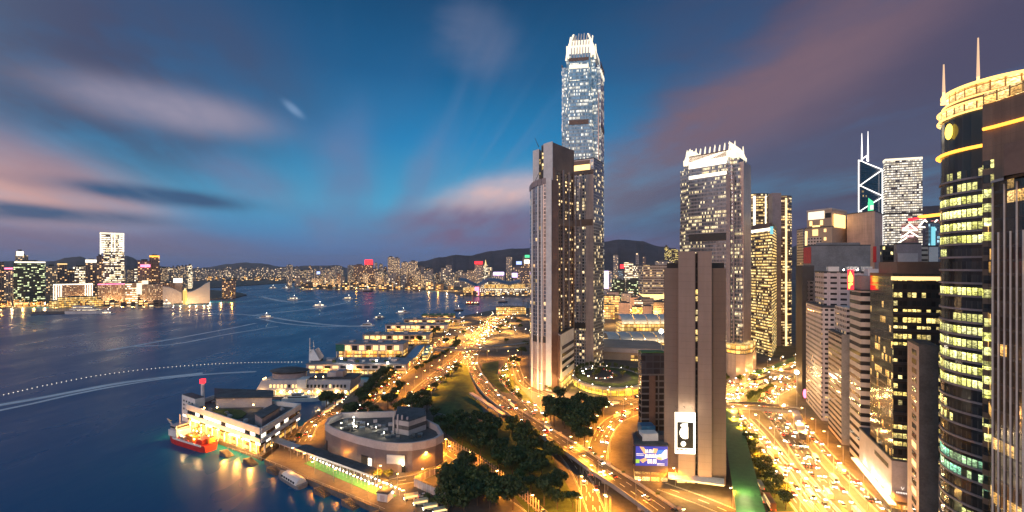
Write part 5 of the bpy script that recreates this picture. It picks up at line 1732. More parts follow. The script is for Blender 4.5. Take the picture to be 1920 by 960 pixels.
# -- between the towers, inland of the piers
for a, b_, y, Yv, lab, mm in ((1133, 1148, 508, 1900, 'low pink lit flats right of the tallest tower', 'apart'), (1150, 1159, 478, 2000, 'pair of slim lit towers under the hill', 'apart'), (1159, 1168, 508, 1700, 'green edged narrow block under the hill', 'cyan_flats'),
                              (1170, 1187, 492, 1600, 'white framed office cube right of the green edged block', 'bright'), (1186, 1204, 499, 1580, 'yellow lit office joined to the white framed cube', 'bright'), (1192, 1198, 475, 2000, 'plain slim tower above the white framed cube', 'far_flats'),
                              (1205, 1211, 482, 1900, 'small pointed tower beside the plain slim tower', 'apart_dark'), (1147, 1172, 525, 1500, 'dark green lit low office below the white framed cube', 'green_office'), (1174, 1206, 524, 1490, 'dark low office with yellow windows below the white framed cube', 'green_office'),
                              (1228, 1262, 490, 1700, 'grey flat block behind the flared pale office', 'apart'), (1246, 1253, 462, 2100, 'left one of the dark towers with bright windows by the slab tower', 'dark_office'), (1253, 1272, 468, 1900, 'right one of the dark towers with bright windows by the slab tower', 'dark_office')):
    FB('office_tower', lab, a, b_, y, Yv, FA[mm])
p = V(1250, 2000)
glow_sign('red round sign on the block under the hill', 1163, 1171, 496, 503, 1650, 'lit_red')
glow_sign('blue white edge light on the yellow lit office', 1203, 1206, 500, 512, 1570, 'lit_blue')
glow_sign('tall pale blue screen right of the tallest tower', 1133, 1141, 508, 541, 1850, 'lit_violet', 'screen', 'screen')
t = thing('flared_office', 'pale office block flaring out below into a golden lit rim', 'building', (V(1232, 1250).x, 1250, 3))
p0, p1 = V(1206, 1250).xy, V(1262, 1250).xy
MB().prism([p0, p1, p1 + Vector((0, 50)), p0 + Vector((0, 50))], ZA(552, 1250), ZA(497, 1250)).build('wall', facade('pale_ribbon_office', (.42, .36, .32), (.12, .10, .09), cw=6, ch=7, mu=.05, v0=.35, v1=.85, lit=.35, run=3, power=1.3), t)
q0, q1 = V(1218, 1254).xy, V(1250, 1254).xy
MB().prism([q0, q1, q1 + Vector((0, 40)), q0 + Vector((0, 40))], ZA(562, 1250), ZA(552, 1250), top=[p0, p1, p1 + Vector((0, 50)), p0 + Vector((0, 50))]).build('flare', M['lit_gold'], t)
MB().prism([q0, q1, q1 + Vector((0, 40)), q0 + Vector((0, 40))], 2, ZA(562, 1250)).build('base_wall', M['pale'], t)
GC = 'low floodlit civic buildings inland of the piers'
for px0, px1, yt, Yv, mm in ((1130, 1162, 555, 1150, 'shops'), (1140, 1160, 548, 1250, 'pane_wall'), (1165, 1182, 550, 1180, 'white_grid'), (1182, 1200, 558, 1120, 'pane_wall'), (1198, 1226, 560, 1050, 'terrace'), (1206, 1222, 574, 930, 'pane_wall'), (1225, 1248, 566, 980, 'terrace'),
                             (1132, 1152, 572, 1020, 'shops'), (1160, 1180, 568, 1010, 'pane_wall'), (1185, 1205, 576, 960, 'shops')):
    FB('civic_block', 'low floodlit civic building inland of the piers', px0, px1, yt, Yv, FA[mm], 30, group=GC)
GD = 'dense low lit blocks between the hotel and the slab tower'
for k in range(46):
    px = r.uniform(1128, 1258)
    Yv = r.uniform(1000, 1700)
    w = r.uniform(8, 20)
    FB('city_block', 'low warm lit block in the dense quarter between the hotel and the slab tower', px, px + w, 500 + (HC - r.uniform(14, 46)) * F / Yv, Yv, r.choice([FA['apart'], FA['bright'], FA['shops'], FA['terrace'], FA['hotel_low'], FA['apart_dark']]), 40, group=GD)
for k in range(14):
    p = V(1140 + k * 9, 900 + (k * 137) % 260)
    l = bpy.data.lights.new('square_light', 'POINT'); l.energy, l.color, l.shadow_soft_size = 60000, (1, .5, .12), .5
    lo = bpy.data.objects.new('square_light', l); COL.objects.link(lo); lo.location = (p.x, p.y, 22)
FB('ferry_pier', 'long low golden lit pier hall at the tip beside the curved hotel', 930, 986, 576, 1120, FA['shops'], 34, cat='pier')
# mall of glass arches
t = thing('mall', 'long terraced mall with curved white roof bays, right of the tallest tower', 'building', (V(1190, 620).x, 620, LZ))
p0, p1 = V(1128, 575).xy, V(1262, 555).xy
MB().prism([p0, p1, p1 + Vector((0, 70)), p0 + Vector((0, 70))], LZ - .5, ZA(655, 560)).build('wall', M['beige'], t)
MB().prism([p0 + Vector((10, -1.2)), p1 + Vector((-4, -1.2)), p1 + Vector((-4, 0)), p0 + Vector((10, 0))], ZA(692, 560), ZA(668, 560), bottom=True).build('shopfront', FA['shops'], t)
MB().prism([p0 + Vector((0, -2)), p1 + Vector((0, -2)), p1, p0], ZA(663, 560), ZA(656, 560), bottom=True).build('cornice', M['pale'], t)
for row, (Yv, x0, x1, yb, yt, n) in enumerate(((640, 1140, 1256, 642, 628, 5), (760, 1165, 1262, 607, 592, 4))):
    a, b_ = V(x0, Yv), V(x1, Yv)
    MB().box(a.x, Yv, LZ, b_.x, Yv + 40, ZA(yb, Yv)).build('storey', FA['shops'], t)
    for k in range(n):
        xa, xb = a.x + (b_.x - a.x) * k / n + .6, a.x + (b_.x - a.x) * (k + 1) / n - .6
        rows = []
        for j in range(7):
            q = j / 6 * math.pi / 2
            rows.append([(xa, Yv - 2 + 22 * (1 - math.cos(q)), ZA(yb, Yv) + (ZA(yt, Yv) - ZA(yb, Yv)) * math.sin(q)), (xb, Yv - 2 + 22 * (1 - math.cos(q)), ZA(yb, Yv) + (ZA(yt, Yv) - ZA(yb, Yv)) * math.sin(q))])
        rows.append([(xa, Yv + 40, rows[-1][0][2] - 1), (xb, Yv + 40, rows[-1][1][2] - 1)])
        MB().grid(rows).build('curved_roof', M['white'], t)
    for k in range(n * 2):
        l = bpy.data.lights.new('roof_light', 'POINT'); l.energy, l.color, l.shadow_soft_size = 2200, (1, .72, .36), .5
        lo = bpy.data.objects.new('roof_light', l); COL.objects.link(lo); lo.parent = t
        lo.location = Vector((a.x + (b_.x - a.x) * (k + .5) / (n * 2), Yv - 7, ZA(yb, Yv) + 2)) - t.location

# ================================================================== WATERFRONT
def lamp_at(parent, p, energy, col=AMBER, r=.35):
    l = LAMPDATA.setdefault((energy, col, r), None)
    if l is None:
        l = bpy.data.lights.new('lamp_light', 'POINT')
        l.energy, l.color, l.shadow_soft_size = energy * LAMP_GAIN, col, r
        LAMPDATA[(energy, col, r)] = l
    o = bpy.data.objects.new('lamp_light', l)
    COL.objects.link(o)
    if parent is not None:
        o.parent = parent
        o.location = Vector(p) - parent.location
    else:
        o.location = p
    return o


LAMPDATA = {}
M['green_glass'] = mat('green_glazing', (0.03, 0.16, 0.13), .15, .2)
LAMP_GAIN = 1.7
M['pier_roof'] = mat('pier_roof', (0.22, 0.22, 0.24), .7, vary=.3, scale=.1)


def ferry_pier(label, px0, px1, ybase, ztop, depth, upper, deck_m='dark_concrete', ncol=9, roof_m='pier_roof', lit='shops', lean=0.0):
    Yv = F * (HC - 2.5) / (ybase - HY)
    a, b_ = V(px0, Yv), V(px1, Yv)
    L = b_.x - a.x
    t = thing('ferry_pier', label, 'pier', ((a.x + b_.x) / 2, Yv + depth / 2, 0))
    x0, x1 = a.x, b_.x
    MB().box(x0 - 2, Yv - 3, -1, x1 + 3, Yv + depth + 2, 2.4).build('deck', M[deck_m], t)
    h1 = 2.4 + (ztop - 2.4) * .45
    MB().box(x0 + 2.5, Yv + 2.5, 2.4, x1 - 1, Yv + depth - 2, h1).build('lit_hall', FA[lit], t)
    for k in range(ncol):
        x = x0 + .6 + (L - 1.2) * k / (ncol - 1)
        MB().box(x - .35, Yv, 2.4, x + .35, Yv + .7, h1).build('column', M['white'], t)
    MB().box(x0, Yv, h1, x1, Yv + depth, ztop - .5).build('upper_wall', M[upper] if upper in M else FA[upper], t)
    if 'green glazed' in label: MB().box(x0 - .3, Yv - .3, h1, x0 + 11, Yv + depth * .9, ztop - .7).build('glazed_end', M['green_glass'], t)
    n = max(4, int(L / 9))
    for k in range(n):
        xa = x0 + 3 + (L - 6) * k / n
        MB().box(xa, Yv - .12, h1 + 1.4, xa + (L - 6) / n * .72, Yv + .2, ztop - 2.2).build('window', M['lit_warm'] if rnd.random() < .45 else M['glass'], t)
    rf = MB().box(x0 - 1, Yv - 1, ztop - .5, x1 + 1, Yv + depth + 1, ztop).build('roof', M[roof_m], t)
    for k in range(4):
        xa = x0 + L * (.15 + .22 * k)
        MB().box(xa, Yv + depth * .4, ztop, xa + L * .06, Yv + depth * .7, ztop + 2.2).build('plant_box', M['pale'], rf)
    for k in range(3):
        lamp_at(t, (x0 + L * (.2 + .3 * k), Yv - 2.2, h1 - .6), 2600, AMBER)
    return t, a, b_, Yv, h1


ferry_pier('long grey roofed ferry pier with a green glazed end', 630, 756, 670, 20, 30, 'pale')
ferry_pier('brown fronted ferry pier behind the green ended pier', 680, 805, 645, 17, 28, 'beige')
ferry_pier('grey ferry pier with a strip of dark windows behind the brown fronted pier', 722, 838, 624, 17, 28, 'pale')
ferry_pier('yellow lit ferry pier near the far tip with a low roof', 757, 862, 609.5, 14, 26, 'beige', lit='shops')
ferry_pier('green roofed ferry pier nearest the far tip', 790, 850, 598, 11, 40, 'dark_concrete', roof_m='green_roof', ncol=6)
t, a, b_, Yv, h1 = ferry_pier('wide two storey pier with roof garden and mast, nearest in the line of ferry piers', 574, 762, 702, 14, 34, 'pale', ncol=14)
for k in range(12):
    px = 600 + k * 12 + rnd.uniform(-4, 4)
    p = V(px, Yv + rnd.uniform(6, 26))
    MB().box(p.x - 1.6, p.y, 14, p.x + 1.6, p.y + 3, 14 + rnd.uniform(1, 2.6)).build('plant_box', M['white'] if k % 2 else M['leaf_dark'], t)
t2 = thing('sail_tower', 'steel mast tower with two leaning white sail panels at the pier end', 'tower', (V(584, Yv + 10).x, Yv + 10, 14))
pm = V(581, Yv + 8)
MB().tube((pm.x, pm.y, 3), (pm.x, pm.y, ZA(636, Yv)), .8, .4).build('mast', M['white'], t2)
pm2 = V(588, Yv + 14)
MB().tube((pm2.x, pm2.y, 14), (pm2.x, pm2.y, ZA(642, Yv)), .4, .2).build('mast', M['steel'], t2)
for k in range(4):
    z = ZA(672 - k * 8, Yv)
    MB().tube((pm.x - .5, pm.y, z), (pm2.x, pm2.y, z + 2), .25).build('brace', M['steel'], t2)
q = lambda px, y, dy: (V(px, Yv + dy).x, Yv + dy, ZA(y, Yv + dy))
MB().face([q(579, 676, 4), q(600, 676, 4), q(588, 655, 10), q(580, 655, 10)]).face([q(579, 676, 5), q(580, 655, 11), q(588, 655, 11), q(600, 676, 5)]).build('sail_panel', M['white'], t2)
MB().face([q(590, 656, 10), q(597, 651, 14), q(608, 668, 16), q(600, 676, 8)]).face([q(590, 656, 10.4), q(600, 676, 8.4), q(608, 668, 16.4), q(597, 651, 14.4)]).build('sail_panel', M['pale'], t2)
for px, py in ((640, 672), (706, 676), (727, 680), (655, 688)):
    p = V(px, Yv - 1)
    MB().ball((p.x, p.y, ZA(py, Yv - 1)), 1.0).build('floodlight', M['lamp_white'], t)
    lamp_at(t, (p.x, p.y - 1.2, ZA(py, Yv)), 3000, WHITE_L, .5)

# pier with the oval roof
Yv = 415.0
t = thing('ferry_pier', 'sloping ended pier with a dark oval roof pavilion on top, behind the near pier building', 'pier', (V(570, Yv).x, Yv + 15, 0))
x0, x1 = V(472, Yv).x, V(664, Yv).x
MB().box(x0 + 1, Yv - 4, -1, x1, Yv + 34, 2.4).build('deck', M['dark_concrete'], t)
zt_ = ZA(714, Yv)
MB().prism([(x0 + 4, Yv), (x1 - 4, Yv), (x1 - 4, Yv + 30), (x0 + 4, Yv + 30)], 7.5, zt_, top=[(x0 + 8, Yv + 2), (x1 - 4, Yv + 2), (x1 - 4, Yv + 30), (x0 + 8, Yv + 30)]).build('wall', M['pale'], t)
MB().box(x0 + 5, Yv + 2, 2.4, x1 - 6, Yv + 29, 7.5).build('lit_hall', FA['shops'], t)
for k in range(11):
    x = x0 + 4.5 + (x1 - x0 - 9) * k / 10
    MB().box(x - .4, Yv + .2, 2.4, x + .4, Yv + 1, 7.6).build('column', M['white'], t)
    if k < 10:
        MB().ball((x + 4.6, Yv + 1.2, 5.4), .8).build('floodlight', M['lamp_white'], t)
        if k % 2 == 0: lamp_at(t, (x + 4.6, Yv - 1.5, 5.8), 2200, WARM, .4)
for k in range(22):
    x = x0 + 16 + k * 3.4
    if x > x1 - 8: break
    MB().box(x, Yv + .3, 9.4, x + 1.7, Yv + 2.4, 12.2).build('window', M['lit_warm'] if rnd.random() < .5 else M['glass'], t)
ox, oy = V(527, Yv).x, Yv + 16
rx, ry = 18.0, 11.0
el = lambda k, s: [Vector((ox + rx * s * math.cos(q), oy + ry * s * math.sin(q))) for q in [2 * math.pi * i / 28 for i in range(28)]]
MB().prism(el(0, .88), zt_ - .5, zt_ + 4.2).build('pavilion_wall', M['mauve'], t)
mb = MB()
mb.prism(el(0, .86), zt_ + 4.2, zt_ + 6.2, top=el(0, 1.02), cap=False)
mb.prism(el(0, 1.02), zt_ + 6.2, zt_ + 8.3, top=el(0, .55))
mb.build('oval_roof', M['roof'], t)
MB().box(V(557, Yv).x, Yv - .6, 9, V(574, Yv).x, Yv + 12, zt_ + 1.2).build('stair_block', M['white'], t)
MB().box(V(574, Yv).x, Yv + 5, zt_, V(660, Yv).x, Yv + 28, zt_ + .7).build('roof', M['roof'], t)
MB().box(V(603, Yv).x, Yv + 12, zt_ + .7, V(620, Yv).x, Yv + 20, zt_ + 5).build('plant_room', M['pale'], t)
MB().box(V(620, Yv).x, Yv + 12, zt_ + .7, V(634, Yv).x, Yv + 22, zt_ + 6).build('plant_room', M['mauve'], t)
for k in range(26):
    x = V(577, Yv).x + k * 1.55
    MB().box(x, Yv + 4.5, zt_ + .7, x + .5, Yv + 5.2, zt_ + 2.6).build('railing_post', M['dark'], t)
for px, z in ((494, 1), (498, 2), (592, 3), (606, 3)):
    p = V(px, Yv + 3)
    MB().ball((p.x, p.y, zt_ + z), .5).build('floodlight', M['lamp'], t)
# motor yacht in the basin before it
def motor_yacht(label, loc, rz, L=40, hull='white', group=None):
    t = thing('motor_yacht', label, 'yacht', loc, rz, group)
    ship_hull(L, L * .2, L * .09).build('hull', M[hull], t, local=True)
    MB().prism([(-L * .34, -L * .07), (L * .16, -L * .06), (L * .22, 0), (L * .16, L * .06), (-L * .34, L * .07)], L * .09, L * .15).build('cabin', M['white'], t, local=True)
    MB().prism([(-L * .35, -L * .073), (L * .15, -L * .063), (L * .21, 0), (L * .15, L * .063), (-L * .35, L * .073)], L * .105, L * .13).build('window_band', M['glass'], t, local=True)
    MB().box(-L * .25, -L * .05, L * .15, L * .04, L * .05, L * .20).build('upper_deck', FA['bright'], t, local=True)
    MB().box(-L * .28, -L * .06, L * .20, L * .05, L * .06, L * .21).build('roof', M['white'], t, local=True)
    MB().tube((-L * .08, 0, L * .21), (-L * .1, 0, L * .30), .2, .1).build('mast', M['steel'], t, local=True)
    return t
p = G(567, 752, 0)
motor_yacht('white motor yacht moored in the basin beneath the oval roofed pier', (p.x, p.y, 0), R(4), 34)
p = G(690, 664, 0)
motor_yacht('white yacht between the green ended and the brown fronted piers', (V(700, 640).x, 640, 0), R(2), 40)

def inside_quad(p, q):
    s = [(q[(i + 1) % 4] - q[i]).cross(p - q[i]) for i in range(4)]
    return all(v > 0 for v in s) or all(v < 0 for v in s)


# near pier building on stilts with its lawn court
A_, B_, C_, D_ = G(352, 757, 20).xy, G(489, 802, 20).xy, G(562, 757, 20).xy, G(402, 741, 20).xy
quad = [A_, B_, C_, D_]
t = thing('pier_building', 'white banded pier building on stilts around a dark lawn court, above the red ship', 'pier', (centre(quad).x, centre(quad).y, 0))
MB().prism(inset(quad, 1.04), -1, 3.0).build('deck', M['dark_concrete'], t)
MB().prism(inset(quad, .93), 3.0, 9.0, cap=False).build('lit_hall', FA['shops'], t)
MB().prism(quad, 8.6, 16.8, bottom=True, rm=0).build('storeys', M['dark_concrete'], t)
def edge_band(p, q, z0, z1, m, name, th=.7, s0=0.0, s1=1.0):
    dv = q - p
    nv = Vector((dv.y, -dv.x)).normalized()
    a, b_ = p + dv * s0, p + dv * s1
    return MB().prism([a, b_, b_ + nv * th, a + nv * th], z0, z1, bottom=True).build(name, m, t)
for p, q in ((A_, B_), (B_, C_), (C_, D_), (D_, A_)):
    edge_band(p, q, 16.0, 20.0, M['white'], 'parapet', .9, -.004, 1.004)
    edge_band(p, q, 10.6, 13.2, M['white'], 'spandrel', .9, -.004, 1.004)
    nW = 16 if (q - p).length > 60 else 9
    for k in range(nW):
        edge_band(p, q, 13.6, 15.6, M['lit_white'] if rnd.random() < .22 else M['glass'], 'window', .35, (k + .08) / nW, (k + .92) / nW)
    for k in range(nW):
        edge_band(p, q, 8.9, 10.3, M['lit_white'] if rnd.random() < .28 else M['glass'], 'window', .35, (k + .08) / nW, (k + .92) / nW)
    nc = 12 if (q - p).length > 60 else 6
    for k in range(nc):
        m0 = p + (q - p) * ((k + .5) / nc)
        MB().obox(m0, q - p, .8, .8, 2.9, 8.8).build('column', M['white'], t)
for k in range(6):
    m0 = A_ + (B_ - A_) * ((k + .5) / 6)
    nv = Vector(((B_ - A_).y, -(B_ - A_).x)).normalized()
    lamp_at(t, (m0.x + nv.x * 2.2, m0.y + nv.y * 2.2, 7.6), 15000, AMBER, .8)
lw = [G(x, y, 17).xy for x, y in ((398, 770), (425, 767), (452, 769), (462, 775), (455, 783), (440, 787), (420, 782))]
MB().prism(lw, 16.8, 17.3).build('court_lawn', M['grass'], t)
MB().prism([G(x, y, 17.2).xy for x, y in ((405, 764), (510, 762), (510, 752), (405, 748))], 16.8, 24).build('rear_wing', M['pale'], t)
MB().prism([G(x, y, 17.2).xy for x, y in ((402, 765.5), (513, 763.5), (513, 750), (402, 746))], 24, 24.8, bottom=True).build('rear_roof', M['roof'], t)
MB().prism([G(x, y, 17.2).xy for x, y in ((478, 792), (491, 801), (524, 780), (512, 775))], 16.8, 23).build('right_wing', M['mauve'], t)
MB().prism([G(x, y, 17.2).xy for x, y in ((477, 793), (491, 802.5), (526, 780.5), (513, 774))], 23, 23.6, bottom=True).build('right_roof', M['roof'], t)
for k in range(26):
    s_, q_ = rnd.uniform(.08, .92), rnd.uniform(.05, .30)
    p = A_.lerp(B_, s_).lerp(D_.lerp(C_, s_), q_ if k % 2 else 1 - q_)
    if inside_quad(p, quad): MB().obox(p, B_ - A_, rnd.uniform(1, 3), rnd.uniform(1, 2.4), 16.8, 17 + rnd.uniform(.5, 1.6)).build('plant_box', M[rnd.choice(['steel', 'pale', 'grey'])], t)
for px, py in ((383, 768), (407, 767), (475, 762)):
    g = G(px, py, 19)
    MB().ball((g.x, g.y, 20.2), .5).build('floodlight', M['lamp'], t)
    lamp_at(t, (g.x, g.y - 1, 20.6), 260, WARM, .3)
# white end tower with small square windows and its beacon mast
a, b_, c = V(341, 345), V(366, 333), V(384, 338)
fp = para(a, b_, c)
t = thing('control_tower', 'white stair tower with small square windows at the seaward end of the near pier', 'tower', (centre(fp).x, centre(fp).y, 0))
zt_ = ZA(745, 338)
MB().prism(fp, 3, zt_).build('wall', M['white'], t)
MB().prism(inset(fp, .94), zt_, zt_ + .5).build('roof', M['roof'], t)
e = fp[1] - fp[0]; ne = Vector((e.y, -e.x)).normalized()
for i in range(4):
    for j in range(3):
        s_ = .12 + .2 * i
        MB().prism([fp[0] + e * s_, fp[0] + e * (s_ + .09), fp[0] + e * (s_ + .09) + ne * .15, fp[0] + e * s_ + ne * .15], zt_ - 4.4 - j * 3.0, zt_ - 3.2 - j * 3.0, bottom=True).build('window', M['dark'], t)
MB().prism([fp[0] + e * .1, fp[0] + e * .95, fp[0] + e * .95 + ne * .15, fp[0] + e * .1 + ne * .15], zt_ - 15.6, zt_ - 14.2, bottom=True).build('window', M['lit_white'], t)
p = V(380, 345)
t = thing('beacon_mast', 'white round mast with a red lit head on the near pier', 'mast', (p.x, p.y, 17))
MB().tube((p.x, p.y, 17), (p.x, p.y, ZA(718, 345)), 1.3, 1.1, 12).build('pole', M['white'], t)
MB().tube((p.x, p.y, ZA(718, 345)), (p.x, p.y, ZA(711, 345)), 2.0, 2.0, 12).build('beacon', M['lit_red'], t)

# red working ship alongside
a, b_ = G(318, 822, 0), G(396, 846, 0)
mid = (a + b_) / 2
ang = math.atan2(a.y - b_.y, a.x - b_.x)
t = thing('working_ship', 'red hulled working ship with a white bridge and orange deck gear, at the near pier', 'ship', (mid.x, mid.y, 0), ang)
Ls = (a - b_).length
ship_hull(Ls, 11, 4.4, bow=.3).build('hull', M['red_hull'], t, local=True)
MB().box(-Ls * .46, -5.55, 4.0, Ls * .2, -5.2, 5.2).build('bulwark', M['white'], t, local=True)
MB().box(-Ls * .46, 5.2, 4.0, Ls * .2, 5.55, 5.2).build('bulwark', M['white'], t, local=True)
MB().box(Ls * .14, -4.6, 5.0, Ls * .34, 4.6, 9.2).build('deckhouse', M['white'], t, local=True)
brg = MB().box(Ls * .17, -4.0, 9.2, Ls * .31, 4.0, 12.4).build('bridge', M['pale'], t, local=True)
MB().box(Ls * .165, -4.1, 10.4, Ls * .315, 4.1, 11.6).build('bridge_window', M['glass'], brg, local=True)
MB().tube((Ls * .24, 0, 12), (Ls * .24, 0, 19), .35, .2).build('mast', M['white'], t, local=True)
MB().tube((Ls * .3, 3, 12), (Ls * .42, 3.4, 15.5), .5, .3).tube((Ls * .42, 3.4, 15.5), (Ls * .45, 0, 12.5), .3).build('davit', M['steel'], t, local=True)
for x_, y_, sx, sy, h, mm in ((-.05, 0, 5, 5, 3.2, 'orange'), (-.18, 2, 4, 4, 4.0, 'orange'), (-.20, -2.5, 5, 3, 2.2, 'dark'), (-.33, 0, 6, 6, 2.6, 'red_hull'), (.06, -2.5, 3, 3, 2.5, 'pale'), (-.42, -2, 3, 4, 3.2, 'orange'), (.02, 3, 4, 3, 2.2, 'steel')):
    MB().box(Ls * x_ - sx / 2, y_ - sy / 2, 4.4, Ls * x_ + sx / 2, y_ + sy / 2, 4.4 + h).build('deck_gear', M[mm], t, local=True)
MB().tube((-Ls * .12, 0, 4.4), (-Ls * .12, 0, 12), .5, .4).tube((-Ls * .12, 0, 12), (-Ls * .34, -1, 15), .35, .2).build('crane', M['orange'], t, local=True)
for x_, y_ in ((.10, -5), (.02, -5), (-.08, -5), (-.16, 3), (-.26, 4), (.05, 4), (-.3, -4)):
    MB().ball((Ls * x_, y_, 7.2), .42).build('deck_lamp', M['lamp'], t, local=True)
for x_ in (.08, -.1, -.28):
    l = lamp_at(None, (0, 0, 0), 1500, WARM, .35); l.parent = t; l.location = (Ls * x_, 2.0, 9.5)
for k in range(12):
    MB().tube((-Ls * .42 + k * Ls * .062, -5.6, 1.4), (-Ls * .42 + k * Ls * .062, -5.6, 2.6), .42, n=8).build('fender', M['dark'], t, local=True)

# quay edge: landing stages, railing, lamps
qa, qb = G(404, 836, LZ), G(700, 950, LZ)
qd = (qb - qa)
QL = qd.length
qd.normalize()
qn = Vector((qd.y, -qd.x, 0))           # towards the water
if qn.x > 0: qn = -qn
edge_px = [(404, 834), (470, 856), (520, 874), (575, 898), (640, 925), (700, 950), (745, 970)]
edge = spline([G(x, y, LZ) for x, y in edge_px], 3.0)
for k, px in enumerate((428, 470, 512, 552, 606, 656, 712)):
    i = min(range(len(edge)), key=lambda i: abs(edge[i].x / edge[i].y * F + CX - px))
    p = edge[i]
    d_ = (edge[min(len(edge) - 1, i + 1)] - edge[max(0, i - 1)]).normalized()
    n_ = Vector((d_.y, -d_.x, 0))
    if n_.x > 0: n_ = -n_
    t = thing('landing_steps', 'stone landing steps with a sloping side on the lit quay wall', 'steps', (p.x, p.y, 0), group='landing steps along the quay wall')
    mb = MB()
    for s_ in range(8):
        q = p + d_ * (s_ * 1.0)
        mb.prism([(v.x, v.y) for v in (q, q + d_ * 1.0, q + d_ * 1.0 + n_ * 4.2, q + n_ * 4.2)], -1, LZ - .1 - s_ * .34, bottom=False)
    mb.build('steps', M['dark_concrete'], t)
    MB().prism([(v.x, v.y) for v in (p - d_ * 2.2 + n_ * 3.6, p + n_ * 4.4, p + d_ * .3 + n_ * 4.4, p + d_ * .3)], -1, LZ - .3).build('landing', M['dark_concrete'], t)
    lamp_at(t, (p.x + d_.x * 3 + n_.x * 2.2, p.y + d_.y * 3 + n_.y * 2.2, LZ + 3.2), 420, AMBER, .25)
rl = edge[4:-3]
t = thing('railing', 'long thin steel railing along the edge of the lit quay', 'railing', rl[0])
mb = MB()
for k, p in enumerate(rl):
    if k % 2 == 0: mb.tube((p.x + .5, p.y + .2, LZ), (p.x + .5, p.y + .2, LZ + 1.1), .05, n=4)
    if k:
        o_ = rl[k - 1]
        mb.tube((o_.x + .5, o_.y + .2, LZ + 1.1), (p.x + .5, p.y + .2, LZ + 1.1), .05, n=4)
mb.build('rail', M['white'], t)
# moored barge
a, b_ = G(526, 890, 0), G(568, 916, 0)
mid = (a + b_) / 2
t = thing('launch', 'grey covered launch with a rounded white roof moored at the quay', 'boat', (mid.x, mid.y, 0), math.atan2(a.y - b_.y, a.x - b_.x))
Lb = (a - b_).length
ship_hull(Lb, 7.5, 2.0, bow=.25).build('hull', M['grey'], t, local=True)
rows = [[(x, -3.2 * math.cos(q), 2.0 + 2.9 * math.sin(q)) for q in [math.pi * j / 8 for j in range(9)]] for x in (-Lb * .42, -Lb * .38, Lb * .2, Lb * .3)]
rows[0] = [(x, y * .9, 2 + (z - 2) * .85) for x, y, z in rows[0]]
rows[-1] = [(x, y * .55, 2 + (z - 2) * .5) for x, y, z in rows[-1]]
MB().grid(rows).face(rows[0]).face(rows[-1]).build('cabin_roof', M['white'], t, smooth=False, local=True)
for k in range(6):
    MB().box(-Lb * .36 + k * Lb * .10, -3.15, 2.3, -Lb * .36 + k * Lb * .10 + Lb * .07, 3.15, 3.3).build('window', M['glass'], t, local=True)

# long dark canopy over the quayside walk
p0, p1 = G(553, 841, 7.5), G(700, 893, 7.5)
d_ = (p1 - p0).normalized(); n_ = Vector((-d_.y, d_.x, 0))
if n_.y < 0: n_ = -n_
t = thing('canopy', 'long dark canopy on white posts beside the quay', 'canopy', (p0.x, p0.y, LZ))
W_ = 7.5
MB().prism([(v.x, v.y) for v in (p0, p1, p1 + n_ * W_, p0 + n_ * W_)], 7.2, 7.7, bottom=True).build('roof', M['roof'], t)
MB().prism([(v.x, v.y) for v in (p0 - n_ * .15, p1 - n_ * .15, p1, p0)], 6.7, 7.75, bottom=True).build('fascia', M['white'], t)
Lc = (p1 - p0).length
for k in range(12):
    for w_ in (.4, W_ - .5):
        p = p0 + d_ * (Lc * (k + .3) / 12) + n_ * w_
        MB().tube((p.x, p.y, LZ), (p.x, p.y, 7.2), .16).build('post', M['white'], t)
    if k % 2 == 0:
        p = p0 + d_ * (Lc * (k + .5) / 12) + n_ * W_ * .5
        lamp_at(t, (p.x, p.y, 6.4), 420, AMBER, .3)
p0b, p1b = G(497, 822, 6.5), G(560, 846, 6.5)
t = thing('canopy', 'short pale canopy continuing the long dark one towards the pier building', 'canopy', (p0b.x, p0b.y, LZ))
MB().prism([(v.x, v.y) for v in (p0b, p1b, p1b + n_ * 6, p0b + n_ * 6)], 6.2, 6.6, bottom=True).build('roof', M['pale'], t)
for k in range(7):
    p = p0b + (p1b - p0b) * ((k + .5) / 7) + n_ * 2
    MB().tube((p.x, p.y, LZ), (p.x, p.y, 6.2), .15).build('post', M['white'], t)
# white kiosk box at its end
g = G(722, 936, LZ)
t = thing('kiosk', 'small white walled kiosk with a dark roof at the quay end', 'kiosk', (g.x, g.y, LZ))
MB().obox((g.x, g.y), (1, -.3), 6, 5, LZ, LZ + 4).build('wall', M['white'], t)
MB().obox((g.x, g.y), (1, -.3), 6.6, 5.6, LZ + 4, LZ + 4.5).build('roof', M['roof'], t)
MB().obox((g.x - .6, g.y - 2.55), (1, -.3), 2.4, .2, LZ + .4, LZ + 3.2).build('door', M['pale'], t)

